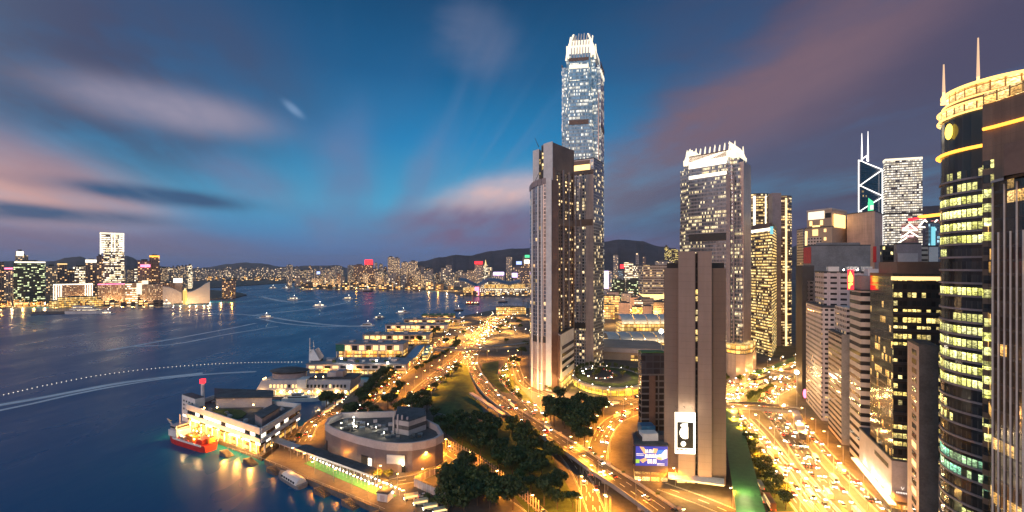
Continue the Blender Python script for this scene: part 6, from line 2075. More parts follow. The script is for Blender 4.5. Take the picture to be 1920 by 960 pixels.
# round cornered pumping station
ring = [Vector(p) for p in [(-120, 292.5), (-113, 285), (-105, 278.6), (-92, 270), (-79, 263), (-72, 260.5), (-65, 259.4), (-57, 260), (-50, 263), (-45, 267), (-41.5, 274), (-47, 289), (-72, 318), (-118, 314), (-122, 302)]]
M['pump'] = mat('dark_mauve_cladding', (0.17, 0.14, 0.15), .5, vary=.15, scale=.1)
t = thing('pump_house', 'grey round fronted windowless building with a sunken lit roof of plant', 'building', (centre(ring).x, centre(ring).y, LZ))
zr, zp = 15.5, 19.4
MB().prism(ring, LZ - .5, zr - .6, cap=False).build('wall', M['pump'], t)
prf = MB().prism(inset(ring, .985), zr - .8, zr, rm=0).build('roof', M['dark_concrete'], t)
mb = MB()
inn = inset(ring, .965)
out = inset(ring, 1.01)
for i in range(len(ring)):
    j = (i + 1) % len(ring)
    for a, b_, z0, z1 in ((out[i], out[j], zr - .6, zp), (inn[i], inn[j], zr - .6, zp)):
        mb.face([(a.x, a.y, z0), (b_.x, b_.y, z0), (b_.x, b_.y, z1), (a.x, a.y, z1)])
    mb.face([(out[i].x, out[i].y, zp), (out[j].x, out[j].y, zp), (inn[j].x, inn[j].y, zp), (inn[i].x, inn[i].y, zp)])
    mb.face([(out[i].x, out[i].y, zr - .6), (out[j].x, out[j].y, zr - .6), (inn[j].x, inn[j].y, zr - .6), (inn[i].x, inn[i].y, zr - .6)])
mb.build('parapet', M['pale'], t)
rr = random.Random(9)
for k in range(80):
    x, y = rr.uniform(-112, -55), rr.uniform(276, 306)
    if y < 262 + (-(x + 55)) * .45 + 6: continue
    MB().obox((x, y), (1, .3), rr.uniform(1.5, 4), rr.uniform(1.5, 4), zr, zr + rr.uniform(.6, 1.8)).build('plant_box', M[rr.choice(['steel', 'grey', 'pale', 'dark_concrete'])], prf)
for px, py in ((640, 795), (664, 790), (668, 801), (705, 803), (720, 813), (690, 797), (663, 784)):
    g = G(px, py, zr + 2)
    MB().tube((g.x, g.y, zr), (g.x, g.y, zr + 2.4), .08).build('lamp_post', M['dark'], t)
    MB().ball((g.x, g.y, zr + 2.6), .32).build('roof_lamp', M['lamp_white'], t)
    lamp_at(t, (g.x, g.y - .4, zr + 3), 420, (1, .86, .55), .25)
blk = [G(x, y, zr).xy for x, y in ((739, 812), (766, 817), (799, 805), (797, 790), (745, 786))]
MB().prism(blk, zr, zr + 8.5).build('plant_room', M['pale'], t)
MB().prism(inset(blk, 1.01), zr + 3.2, zr + 5.6, bottom=True).build('band', M['dark_concrete'], t)
MB().prism(inset(blk, .98), zr + 8.5, zr + 9).build('plant_roof', M['roof'], t)
for px, h in ((738, 13), (746, 12), (754, 11.5), (764, 10.5)):
    g = G(px, 813, zr)
    MB().box(g.x - .45, g.y - .9, zr, g.x + .45, g.y + .5, zr + h).build('flue', M['pale'], t)
def wall_patch(px0, px1, y0, y1, y0b, y1b, m, name):
    Yw = 259.0
    MB().face([(V(px0, Yw).x, Yw, ZA(y0, Yw)), (V(px1, Yw).x, Yw, ZA(y0b, Yw)), (V(px1, Yw).x, Yw, ZA(y1b, Yw)), (V(px0, Yw).x, Yw, ZA(y1, Yw))]).build(name, m, t)
g0, g1 = ring[6], ring[7]
MB().prism([g0 + Vector((-6.5, .2)), g0 + Vector((4.0, -.9)), g0 + Vector((4.0, -.5)), g0 + Vector((-6.5, .9))], LZ + 4.6, LZ + 9.6, bottom=True, top=[g0 + Vector((-6.5, .2)), g0 + Vector((4.0, -.9)), g0 + Vector((4.0, -.5)), g0 + Vector((-6.5, .9))]).build('recess_panel', M['white'], t)
lamp_at(t, (g0.x + 2, g0.y - 2.6, LZ + 5.5), 900, WARM, .3)
MB().ball((g0.x + 3.2, g0.y - 1.6, LZ + 4.6), .4).build('wall_lamp', M['lamp_white'], t)
MB().prism([g0 + Vector((2.2, -.6)), g0 + Vector((4.4, -.9)), g0 + Vector((4.4, -.4)), g0 + Vector((2.2, -.1))], LZ, LZ + 3.4, bottom=True).build('door', M['glass'], t)
for s_, w_, hh, mm in ((.15, .14, 6.0, 'dark'), (3.25, .28, 6.2, 'dark'), (3.62, .12, 5.4, 'lit_white')):
    i = int(s_); f_ = s_ - i
    a, b_ = ring[i], ring[i + 1]
    p = a + (b_ - a) * f_; q = a + (b_ - a) * min(1, f_ + w_ * 1.4)
    nv = Vector(((b_ - a).y, -(b_ - a).x)).normalized()
    if (p + nv - centre(ring)).length < (p - centre(ring)).length: nv = -nv
    MB().prism([p, q, q + nv * .3, p + nv * .3], LZ, LZ + hh, bottom=True).build('door', M[mm], t)

for px, py in ((640, 855), (690, 880), (735, 902), (790, 893), (826, 878)):
    g = G(px, py, 6)
    lamp_at(t, (g.x, g.y, 7), 1500, ORANGE, .3)
# hoarding and little car park in front
def fence(name, label, px, h, m, step=3.0, post='white', th=.12):
    pts = spline([G(x, y, LZ) for x, y in px], step)
    t = thing(name, label, 'fence', pts[0])
    mb = MB()
    for a, b_ in zip(pts, pts[1:]):
        dv = (b_ - a).normalized(); nv = Vector((-dv.y, dv.x, 0)) * th
        mb.prism([(v.x, v.y) for v in (a, b_, b_ + nv, a + nv)], LZ + .1, LZ + h, bottom=True)
    mb.build('panel', m, t)
    for a in pts[:100]:
        MB().box(a.x - .12, a.y - .2, LZ, a.x + .12, a.y + .25, LZ + h + .25).build('post', M[post], t)
    return t, pts
fence('hoarding', 'pink white site hoarding with pale posts near the round fronted building', [(777, 912), (800, 923), (834, 938)], 4.2, M['pale'])
fence('hoarding', 'second lower row of site hoarding behind the first one', [(778, 905), (815, 890), (850, 880), (868, 878)], 3.4, M['mauve'])
# tall fence of pale fins along the waterfront road
pts = spline([G(x, y, LZ) for x, y in ((836, 842), (880, 862), (930, 896), (970, 928), (1010, 962))], 2.4)
t = thing('fin_fence', 'tall fence of many pale vertical fins between the waterfront road and the trees', 'fence', pts[0])
for p in pts[:100]:
    MB().box(p.x - .22, p.y - .3, LZ, p.x + .22, p.y + .3, LZ + 6.2).build('fin', M['beige'], t)
mb = MB()
for a, b_ in zip(pts, pts[1:]):
    mb.tube((a.x, a.y, LZ + 4.6), (b_.x, b_.y, LZ + 4.6), .1, n=4)
    mb.tube((a.x, a.y, LZ + .8), (b_.x, b_.y, LZ + .8), .2, n=4)
mb.build('rail', M['beige'], t)

# ================================================================== FLYOVER AND FOOTBRIDGES
fl_px = [(884, 676, 3.1), (889, 692, 3.6), (899, 710, 4.6), (918, 735, 5.8), (950, 762, 7.0), (985, 786, 8.0), (1035, 818, 9.0), (1082, 848, 9.5), (1132, 882, 9.8), (1178, 912, 10.0), (1240, 955, 10.0), (1330, 1020, 10.0)]
fpts = spline([G(x, y, z) for x, y, z in fl_px], 4.0)
FLY = fpts
t = thing('flyover', 'long curving elevated road with pale parapets running from the lawn to the lower right', 'bridge', (fpts[len(fpts) // 2].x, fpts[len(fpts) // 2].y, LZ))
W_ = 12.5
mb = MB()
band(mb, fpts, W_ / 2, -W_ / 2)
mb.build('deck', M['asphalt'], t)
mb = MB()
for sg in (1, -1):
    L_, R_ = offset(fpts, sg * W_ / 2, sg * (W_ / 2 + .45))
    up = Vector((0, 0, 1.0)); dn = Vector((0, 0, -1.3))
    mb.grid([[a + up for a in L_], [a + up for a in R_]])
    mb.grid([[a + Vector((0, 0, -.05)) for a in L_], [a + up for a in L_]])
    mb.grid([[a + dn for a in R_], [a + up for a in R_]])
    L2, _ = offset(fpts, sg * W_ * .25, 0)
    mb.grid([[a + dn for a in R_], [a + dn * 1.3 for a in L2]])
L2, R2 = offset(fpts, W_ * .25, -W_ * .25)
mb.grid([[a + Vector((0, 0, -1.69)) for a in L2], [a + Vector((0, 0, -1.69)) for a in R2]])
mb.build('parapet', M['concrete'], t)
s_, nxt = 0.0, 50.0
for a, b_ in zip(fpts, fpts[1:]):
    s_ += (b_ - a).length
    if s_ > nxt and a.z > 6:
        nxt += 32
        MB().tube((a.x, a.y, LZ - .5), (a.x, a.y, a.z - 1.5), 1.3, 1.5, 10).build('column', M['concrete'], t)
mk = MB()
for o_ in (-2.0, 2.0):
    dashes(mk, fpts, o_, dash=4, gap=4, w=.14, dz=.05)
dashes(mk, fpts, W_ / 2 - .5, gap=0, w=.12, dz=.05)
dashes(mk, fpts, -W_ / 2 + .5, gap=0, w=.12, dz=.05)
mk.build('lane_markings', M['marking'], t)
for sg in (1,):
    L_, _ = offset(fpts, sg * (W_ / 2 + .2), 0)
    for k in range(34, len(L_) - 2, 3):
        p = L_[k]
        MB().box(p.x - .9, p.y - .35, p.z + 1.0, p.x + .9, p.y + .35, p.z + 1.9).build('planter', M['beige'] if k % 2 else M['leaf'], t)
# grey stub beside it
spts = spline([G(883, 736, 7), G(905, 750, 7.5), G(945, 777, 8.5)], 4)
t = thing('ramp_stub', 'short pale unfinished ramp branching off left of the flyover', 'bridge', (spts[0].x, spts[0].y, LZ))
mb = MB(); band(mb, spts, 1.8, -1.8); band(mb, spts, 1.8, -1.8, dz=-1.2)
for sg in (1.8, -1.8):
    L_, _ = offset(spts, sg, 0)
    mb.grid([[a for a in L_], [a + Vector((0, 0, -1.2)) for a in L_]])
mb.build('deck', M['pale'], t)
for k in (3, len(spts) // 2, len(spts) - 3):
    p = spts[k]; MB().tube((p.x, p.y, LZ), (p.x, p.y, p.z - 1), .7, n=8).build('column', M['concrete'], t)


def footbridge(label, px, z, w, roof_m, lit=True, h=3.2, mat_deck='concrete'):
    pts = spline([G(x, y, z) for x, y in px], 5)
    t = thing('footbridge', label, 'footbridge', (pts[0].x, pts[0].y, LZ))
    mb = MB(); band(mb, pts, w / 2, -w / 2, dz=0); band(mb, pts, w / 2, -w / 2, dz=-1.0)
    for sg in (w / 2, -w / 2):
        L_, _ = offset(pts, sg, 0)
        mb.grid([[a + Vector((0, 0, 1.1)) for a in L_], [a + Vector((0, 0, -1.0)) for a in L_]])
    mb.build('deck', M[mat_deck], t)
    mb = MB(); band(mb, pts, w / 2 + .5, -w / 2 - .5, dz=h); band(mb, pts, w / 2 + .5, -w / 2 - .5, dz=h + .4)
    for sg in (w / 2 + .5, -w / 2 - .5):
        L_, _ = offset(pts, sg, 0)
        mb.grid([[a + Vector((0, 0, h)) for a in L_], [a + Vector((0, 0, h + .4)) for a in L_]])
    mb.build('roof', roof_m, t)
    for k in range(1, len(pts) - 1, 2):
        p = pts[k]
        for sg in (w / 2 - .2, -w / 2 + .2):
            L_, _ = offset(pts, sg, 0)
            q = L_[k]
            if k < 60: MB().tube((q.x, q.y, q.z), (q.x, q.y, q.z + h), .1, n=4).build('post', M['white'], t)
    for k in range(2, len(pts), 7):
        p = pts[k]
        MB().tube((p.x, p.y, LZ - .3), (p.x, p.y, p.z - 1), .7, n=8).build('column', M['concrete'], t)
    if lit:
        mb = MB()
        for sg in (w / 2 - .6,):
            band(mb, pts, .35, -.35, dz=h - .12)
        mb.build('strip_lamp', M['lit_yellow'], t)
        for k in range(3, len(pts), 8):
            lamp_at(t, (pts[k].x, pts[k].y, pts[k].z + h - .6), 1300, AMBER, .3)
    return t


footbridge('long straight covered footbridge lit inside, crossing the far road from the blue roofs', [(812, 657), (880, 655), (957, 651), (990, 646)], 8, 5, M['concrete'])
footbridge('red brown covered footbridge over the bright highway', [(1352, 762), (1400, 764), (1450, 768), (1502, 775)], 9.5, 4.5, M['brown'])
footbridge('short branch footbridge turning down beside the white gridded block', [(1490, 776), (1497, 795), (1505, 822)], 8.5, 4.0, M['pale'])
footbridge('green roofed walkway on the right of the pink podium', [(1412, 708), (1450, 694), (1494, 676)], 8, 7, M['green_roof'])
footbridge('pale walkway bridging from the pink podium to the thin dark tower', [(1408, 694), (1450, 699), (1502, 704)], 9, 4, M['pale'])
wk = footbridge('broad green roofed walkway running beside the tan slab tower towards the viewer', [(1366, 775), (1374, 810), (1383, 850), (1394, 905), (1410, 985)], 7.5, 11.0, M['green_roof'], lit=True)
for px, py in ((1396, 905), (1403, 940)):
    g = G(px, py, 16)
    lamp_at(wk, (g.x, g.y, 16), 3000, (1, .9, .4), .3)  # lamps added above the roof to brighten its green
# blue roofed bus station
t = thing('terminus', 'pair of long blue sloping roofs beside the row of ferry piers', 'building', (V(785, 600).x, 600, LZ))
for (a, b_, c, d_) in (((759, 672), (779, 672), (797, 648), (780, 648)), ((790, 667), (802, 667), (813, 648), (800, 648))):
    g = [G(x, y, 9) for x, y in (a, b_, c, d_)]
    MB().face([(v.x, v.y, 9 + (1.5 if k in (1, 2) else 0)) for k, v in enumerate(g)]).face([(v.x, v.y, 8.5 + (1.5 if k in (1, 2) else 0)) for k, v in enumerate(g)]).build('roof', M['blue_roof'], t)
    MB().prism(inset([v.xy for v in g], .9), LZ, 8.4).build('wall', FA['shops'], t)

# ================================================================== ROUND TERRACE, SMALL BUILDINGS
cxm = V(1140, 455)
ring = [Vector((cxm.x + 36 * math.cos(q), cxm.y + 46 * math.sin(q))) for q in [2 * math.pi * k / 32 for k in range(32)]]
t = thing('terrace', 'oval planted terrace with a yellow lit open storey beneath it, right of the hotel', 'building', (cxm.x, cxm.y, LZ))
MB().prism(inset(ring, .96), LZ - .5, 8.2, cap=False).build('lit_storey', facade('yellow_lit_storey', (.3, .2, .05), (.3, .25, .08), cw=8, ch=5.2, mu=.06, v0=.02, v1=.98, lit=.98, run=1, power=1.8, warm=(1, .62, .06), cool=(1, .70, .10)), t)
MB().prism(ring, 8.2, 10.4, bottom=True).build('terrace_slab', M['concrete'], t)
MB().prism(inset(ring, .90), 10.4, 10.6).build('garden', M['grass'], t)
MB().prism(inset(ring, .62), 10.6, 10.7).build('drive_surface', M['asphalt'], t)
for k in range(32):
    q0 = ring[k]
    MB().tube((q0.x, q0.y, LZ), (q0.x, q0.y, 8.2), .4, n=6).build('column', M['concrete'], t)
for q in [2 * math.pi * k / 14 for k in range(14)]:
    MB().ball((cxm.x + 34.8 * math.cos(q), cxm.y + 44.5 * math.sin(q), 11.4), .28).build('rim_lamp', M['lamp_white'], t)
for k in range(5):
    q = R(200 + k * 35)
    lamp_at(t, (cxm.x + 38.5 * math.cos(q), cxm.y + 49 * math.sin(q), 6.5), 1500, (1, .62, .1), .4)
    lamp_at(t, (cxm.x + 26 * math.cos(q), cxm.y + 34 * math.sin(q) + 4, 15), 1600, WARM, .3)
g = G(1240, 628, LZ)
t = thing('floodlight_mast', 'tall mast with a dazzling white floodlight left of the tan slab tower', 'lamp', (V(1240, 420).x, 420, LZ))
p = V(1240, 420)
MB().tube((p.x, p.y, LZ), (p.x, p.y, ZA(624, 420)), .3, .2).build('pole', M['steel'], t)
MB().ball((p.x, p.y, ZA(621, 420)), 2.0).build('lamp_head', glow_mat('dazzling_lamp', (1, .88, .62), 40), t)
lamp_at(t, (p.x, p.y - 3, ZA(621, 420)), 9000, WHITE_L, .8)
for px, Yv_, py, lab in ((1500, 372, 700, 'floodlight at the foot of the thin dark tower'),):
    p = V(px - 6, Yv_)
    t = thing('floodlight_mast', 'dazzling ' + lab, 'lamp', (p.x, p.y, LZ))
    MB().tube((p.x, p.y, LZ), (p.x, p.y, ZA(py, Yv_)), .3, .2).build('pole', M['steel'], t)
    MB().ball((p.x, p.y, ZA(py - 2, Yv_)), 1.6).build('lamp_head', M['lamp_white'], t)
    lamp_at(t, (p.x - 2, p.y - 3, ZA(py, Yv_)), 9000, WARM, .8)

# ================================================================== TREES
def crown_mesh(seed, n=330, rx=4.0, rz=3.2, leaf=.85, lumps=9):
    n, leaf = int(n * 2.4), leaf * .62
    r = random.Random(seed)
    cs = [(r.uniform(-.62, .62) * rx, r.uniform(-.62, .62) * rx, r.uniform(-.45, .5) * rz, r.uniform(.32, .55)) for _ in range(lumps)]
    mb = MB()
    for _ in range(n):
        c = r.choice(cs)
        while True:
            d = Vector((r.gauss(0, 1), r.gauss(0, 1), r.gauss(0, .9)))
            if d.length > .1: break
        d.normalize()
        k = r.uniform(.55, 1.05) * c[3]
        p = Vector((c[0] + d.x * rx * k, c[1] + d.y * rx * k, c[2] + d.z * rz * k))
        a = Vector((r.gauss(0, 1), r.gauss(0, 1), r.gauss(0, .6))).normalized()
        b_ = a.cross(d + Vector((r.uniform(-.6, .6), r.uniform(-.6, .6), r.uniform(-.6, .6))))
        if b_.length < .01: continue
        b_.normalize()
        s_ = leaf * r.uniform(.6, 1.3)
        mb.face([p - a * s_ - b_ * s_ * .5, p + a * s_ * .2 - b_ * s_ * .7, p + a * s_, p + b_ * s_ * .7])
    return mb


def tree_proto(seed, h=9.0, rx=4.0, rz=3.2, m='leaf', n=330, leaf=.85):
    t = bpy.data.objects.new('tree', None)
    COL.objects.link(t)
    cr = crown_mesh(seed, n, rx, rz, leaf)
    o = cr.build('crown', M[m], t, local=True)
    o.location = (0, 0, h - rz * .9)
    tb = MB()
    tb.tube((0, 0, -.2), (.1, 0, h * .5), .28, .18, 6)
    r = random.Random(seed + 50)
    for k in range(4):
        q = k * 1.6 + r.uniform(0, .6)
        tb.tube((.1, 0, h * (.38 + .05 * k)), (math.cos(q) * rx * .55, math.sin(q) * rx * .55, h * .74), .13, .05, 5)
    tb.build('trunk', M['bark'], t, local=True)
    index_children(t)
    return t


PROTOS = [tree_proto(1), tree_proto(2, 10.5, 4.8, 3.6, 'leaf_dark', 380, .95), tree_proto(3, 8.0, 3.6, 3.2, 'leaf', 280, .8), tree_proto(4, 11.0, 4.4, 4.2, 'leaf_dark', 380, .95), tree_proto(5, 6.0, 2.6, 2.2, 'leaf', 220, .6)]
_used = set()


def plant(p, kind, label, group, s=1.0):
    proto = PROTOS[kind]
    if kind in _used: t = copy_tree(proto)
    else:
        t = proto
        _used.add(kind)
    t.location = p
    t.rotation_euler = (0, 0, rnd.uniform(0, 6.28))
    k = s * rnd.uniform(.85, 1.15)
    t.scale = (k, k, k * rnd.uniform(.9, 1.1))
    tag(t, label, 'tree', group)
    return t


def inside(p, poly):
    c = False
    n = len(poly)
    for i in range(n):
        a, b_ = poly[i], poly[i - 1]
        if (a[1] > p[1]) != (b_[1] > p[1]) and p[0] < (b_[0] - a[0]) * (p[1] - a[1]) / (b_[1] - a[1]) + a[0]:
            c = not c
    return c


def near_road(p, keep=1.5):
    for pts, w, _ in ROADS.values():
        for i in range(0, len(pts), 2):
            q = pts[i]
            if abs(q.x - p.x) < 20 and abs(q.y - p.y) < 20 and math.hypot(q.x - p.x, q.y - p.y) < w / 2 + keep:
                return True
    return False


def grove(px, gap, kinds, label, group, s=1.0, roadfree=True, z=LZ, most=80):
    poly = [G(x, y, z) for x, y in px]
    xs_ = [p.x for p in poly]; ys_ = [p.y for p in poly]
    pts = []
    for _ in range(4000):
        p = Vector((rnd.uniform(min(xs_), max(xs_)), rnd.uniform(min(ys_), max(ys_)), z))
        if not inside(p, poly): continue
        if any((p - q).length < gap for q in pts): continue
        if roadfree and near_road(p): continue
        pts.append(p)
        if len(pts) >= most: break
    for p in pts:
        plant(p, rnd.choice(kinds), label, group, s)


def row(px, gap, kinds, label, group, s=1.0, z=LZ):
    pts = spline([G(x, y, z) for x, y in px], 1.0)
    acc = 0
    last = None
    for p in pts:
        if last is None or (p - last).length > gap * rnd.uniform(.8, 1.25):
            plant(p + Vector((rnd.uniform(-1, 1), rnd.uniform(-1, 1), 0)), rnd.choice(kinds), label, group, s)
            last = p


grove([(838, 838), (822, 805), (860, 790), (905, 795), (960, 805), (1010, 838), (1058, 880), (1092, 935), (1098, 975), (1030, 962), (985, 925), (930, 885), (880, 856)], 6.2, [1, 3, 1, 0], 'dense dark tree in the wood between the flyover and the fin fence', 'trees of the dark wood by the flyover', 1.1, most=50)
grove([(850, 900), (880, 888), (915, 905), (950, 935), (975, 965), (840, 970), (835, 930)], 7.0, [1, 3, 0], 'dark tree in the clump left of the waterfront road', 'trees left of the waterfront road', 1.3)
grove([(800, 935), (850, 930), (850, 965), (800, 950)], 5.0, [4, 2], 'small bushy tree by the near car park', 'small trees by the near car park', .8)
grove([(1010, 775), (1045, 758), (1090, 770), (1130, 780), (1128, 800), (1112, 830), (1100, 848), (1070, 822), (1030, 800)], 7.4, [1, 3, 1], 'dark tree in the triangle right of the flyover', 'trees in the triangle right of the flyover', 1.35)
row([(674, 757), (700, 728), (728, 702), (752, 680)], 9, [1, 3, 1], 'dark tree in the avenue behind the ferry piers, nearer half', 'trees of the pier avenue, nearer half', 1.1)
row([(684, 763), (712, 735), (740, 705)], 14, [1, 0], 'dark tree in the second row of the pier avenue', 'trees of the pier avenue, second row', 1.0)
row([(787, 645), (815, 628), (842, 612), (860, 603)], 14, [1, 3], 'dark tree in the avenue behind the ferry piers, farther half', 'trees of the pier avenue, farther half', 1.1)
grove([(640, 790), (665, 772), (700, 775), (708, 790), (660, 800)], 9, [1, 3], 'dark tree behind the round fronted building', 'trees behind the round fronted building', 1.1, roadfree=True)
grove([(722, 765), (745, 735), (795, 745), (815, 785), (790, 795), (740, 775)], 9.0, [1, 3, 0], 'dark tree between the quay road and the lawn', 'trees between the quay road and the lawn', 1.1)
row([(800, 752), (812, 735), (838, 712), (862, 694)], 14, [0, 2, 1], 'tree in the row along the left side of the lawn', 'trees along the lawn', .9)
row([(780, 700), (810, 682), (840, 664), (862, 646)], 15, [0, 2], 'tree between the two lit roads left of the lawn', 'trees between the two lit roads', .9)
grove([(820, 650), (905, 610), (960, 598), (985, 604), (975, 640), (930, 650), (860, 652)], 10, [0, 1, 2], 'tree in the bright lit garden beyond the long footbridge', 'trees in the bright garden beyond the footbridge', 1.1, most=16)
plantlab = 'lone round tree by the quay road near the basin'
for px, py, s_ in ((612, 768, 1.5), (630, 766, 1.2)):
    plant(G(px, py, LZ), 1, 'broad dark tree on the quay beside the basin' if s_ > 1.3 else 'smaller dark tree on the quay beside the basin', None, s_)
for px, py, lab in ((708, 902, 'small lit tree in front of the round fronted building'), (728, 900, 'second small lit tree in front of the round fronted building'), (560, 825, 'small tree beside the stilted pier building')):
    plant(G(px, py, LZ), 2, lab, None, .75)
for px, py in ((964, 690), (985, 652), (978, 668)):
    plant(G(px, py, LZ), 1, {964: 'round tree in the loop road left of the hotel', 985: 'big tree at the end of the long footbridge by the hotel', 978: 'tree between the loop road and the long footbridge'}[px], None, 1.2)
row([(1006, 716), (1018, 727), (1034, 738)], 6, [4, 2], 'small tree at the foot of the curved hotel glass', 'small trees at the foot of the hotel', .9)
row([(940, 712), (952, 728), (975, 752)], 10, [4], 'small tree on the loop road island', 'small trees on the loop road island', .9)
pts = [Vector((cxm.x + 31 * math.cos(q), cxm.y + 40 * math.sin(q), 10.6)) for q in [2 * math.pi * k / 30 for k in range(16)]]
for p in pts:
    plant(p, 4, 'clipped bushy tree on the rim of the oval terrace', 'bushy trees round the oval terrace', 1.0)
for k in range(10):
    q, s_ = rnd.uniform(0, 6.28), rnd.uniform(.15, .82)
    plant(Vector((cxm.x + 31 * s_ * math.cos(q), cxm.y + 40 * s_ * math.sin(q) + 6, 10.6)), rnd.choice([4, 2]), 'tree in the middle of the oval terrace', 'trees in the middle of the oval terrace', .8)
row([(1392, 822), (1412, 850), (1440, 890), (1468, 935), (1480, 962)], 7.5, [0, 2, 1], 'leafy tree in the strip between the green walkway and the highway', 'trees between the green walkway and the highway', .95)
row([(1402, 842), (1425, 885), (1450, 935)], 8, [0, 2], 'leafy tree in the second row beside the green walkway', 'second row of trees beside the green walkway', .85)
row([(1405, 752), (1425, 740), (1450, 730)], 6, [2, 4, 0], 'small tree on the grass island in the highway bend', 'trees on the highway island', .8)
grove([(1355, 712), (1382, 705), (1392, 718), (1360, 728)], 6, [1, 0], 'dark tree under the pink round podium', 'trees under the pink podium', 1.0)
for p in PROTOS:
    pass

# ================================================================== STREET LAMPS
def lamp_proto(h=10.0, arm=2.2, m='lamp', watts=36000):
    t = bpy.data.objects.new('street_lamp', None)
    COL.objects.link(t)
    mb = MB()
    mb.tube((0, 0, 0), (0, 0, h), .13, .08, 6)
    mb.tube((0, 0, h), (arm, 0, h + .35), .06, .05, 5)
    mb.build('pole', M['steel'], t, local=True)
    MB().box(arm - .55, -.22, h + .18, arm + .45, .22, h + .42).build('lamp_head', M['dark'], t, local=True)
    MB().box(arm - .6, -.30, h - .10, arm + .5, .30, h + .175).build('bulb', M[m], t, local=True)
    l = bpy.data.lights.new('street_light', 'SPOT')
    l.spot_size, l.spot_blend = R(152), 0.55
    l.energy = watts if m == 'lamp' else 42000
    l.color = ORANGE if m == 'lamp' else (1.0, .45, .085)
    l.shadow_soft_size = .3
    lo = bpy.data.objects.new('street_light', l)
    COL.objects.link(lo)
    lo.parent = t
    lo.location = (arm, 0, h - .55)
    if m == 'lamp_white':
        l2 = bpy.data.lights.new('street_glow', 'POINT')
        l2.energy, l2.color, l2.shadow_soft_size = 5000, (1.0, .50, .14), .3
        g2 = bpy.data.objects.new('street_glow', l2)
        COL.objects.link(g2)
        g2.parent = t
        g2.location = (arm + .9, 0, h - .4)
    index_children(t)
    return t


LAMPS = {'o': lamp_proto(), 'w': lamp_proto(11.0, 2.4, 'lamp_white'), 'p': lamp_proto(7.0, 1.2, 'lamp', 9000)}
_lused = set()


def street_lamp(p, ang, label, group, kind='o'):
    pr = LAMPS[kind]
    if kind in _lused: t = copy_tree(pr)
    else: t = pr; _lused.add(kind)
    t.location = p
    t.rotation_euler = (0, 0, ang)
    return tag(t, label, 'street lamp', group)


def lamps_along(key, gap, label, side=1, kind='o', start=.3, off=1.2, most=40):
    if key == 'fly': pts, w = FLY, 12.5
    else: pts, w, _ = ROADS[key]
    s_, nxt, n = 0.0, gap * start, 0
    for i in range(1, len(pts) - 1):
        s_ += (pts[i] - pts[i - 1]).length
        if s_ >= nxt and n < most:
            nxt += gap
            n += 1
            d = (pts[i + 1] - pts[i - 1]).normalized()
            nv = Vector((-d.y, d.x, 0)) * side
            p = pts[i] + nv * (w / 2 + (off if key != 'fly' else .2))
            p.z = LZ if key != 'fly' else pts[i].z
            street_lamp(p, math.atan2(-nv.y, -nv.x), label, 'street lamps: ' + label, kind)


for key, gap, lab, side, kind in (
        ('waterfront', 30, 'orange street lamp on the waterfront road beside the fin fence', 1, 'o'), ('forecourt', 26, 'orange street lamp on the forecourt of the round fronted building', 1, 'o'), ('quay', 26, 'orange street lamp on the quay road', -1, 'o'),
        ('west', 26, 'orange street lamp on the road left of the lawn', 1, 'o'), ('service', 34, 'orange street lamp on the service road along the lawn', -1, 'o'), ('east', 34, 'orange street lamp on the wide road under the long footbridge', 1, 'o'),
        ('slip', 28, 'orange street lamp on the slip road above the loop', 1, 'o'), ('loop', 26, 'orange street lamp on the loop road', 1, 'o'), ('drive', 26, 'orange street lamp on the drive round the hotel', -1, 'o'), ('middle', 26, 'orange street lamp on the road in front of the oval terrace', 1, 'o'),
        ('turn', 24, 'orange street lamp on the curving road right of the dark triangle of trees', -1, 'o'), ('turn', 26, 'orange street lamp on the outer kerb of the curving road by the low podium', 1, 'o'), ('under', 30, 'orange street lamp on the road passing under the flyover', 1, 'o'), ('yard', 28, 'white street lamp in the yard below the tan slab tower', -1, 'o'),
        ('highway', 20, 'tall pale street lamp on the bright highway', 1, 'w'), ('highway_near', 20, 'orange street lamp on the near side of the highway', 1, 'o'), ('highway_far', 20, 'tall pale street lamp on the far side of the highway', -1, 'w'), ('highway', 24, 'tall pale street lamp on the left kerb of the bright highway', -1, 'w'), ('frontage', 26, 'orange street lamp on the frontage road before the row of towers', -1, 'o'),
        ('cross', 30, 'pale street lamp on the road by the pink podium', 1, 'w'), ('inland', 45, 'pale street lamp on the road among the civic buildings', 1, 'w'), ('fly', 30, 'street lamp on the parapet of the flyover', -1, 'o')):
    lamps_along(key, gap, lab, side, kind)
for px, py in ((590, 888), (625, 905), (660, 918), (690, 935), (720, 930), (745, 915), (760, 945), (575, 872), (545, 862), (510, 855), (790, 905)):
    street_lamp(G(px, py, LZ), rnd.uniform(0, 6.2), 'short orange lamp standing on the lit quay promenade', 'lamps on the quay promenade', 'p')
for k in range(64):
    px, py = 828 + rnd.uniform(0, 160), 592 + rnd.uniform(0, 60)
    if py > 660 - (px - 835) * .2: continue
    street_lamp(G(px, py, LZ), rnd.uniform(0, 6.2), 'orange lamp among the trees of the bright garden beyond the footbridge', 'lamps in the bright garden', 'w')
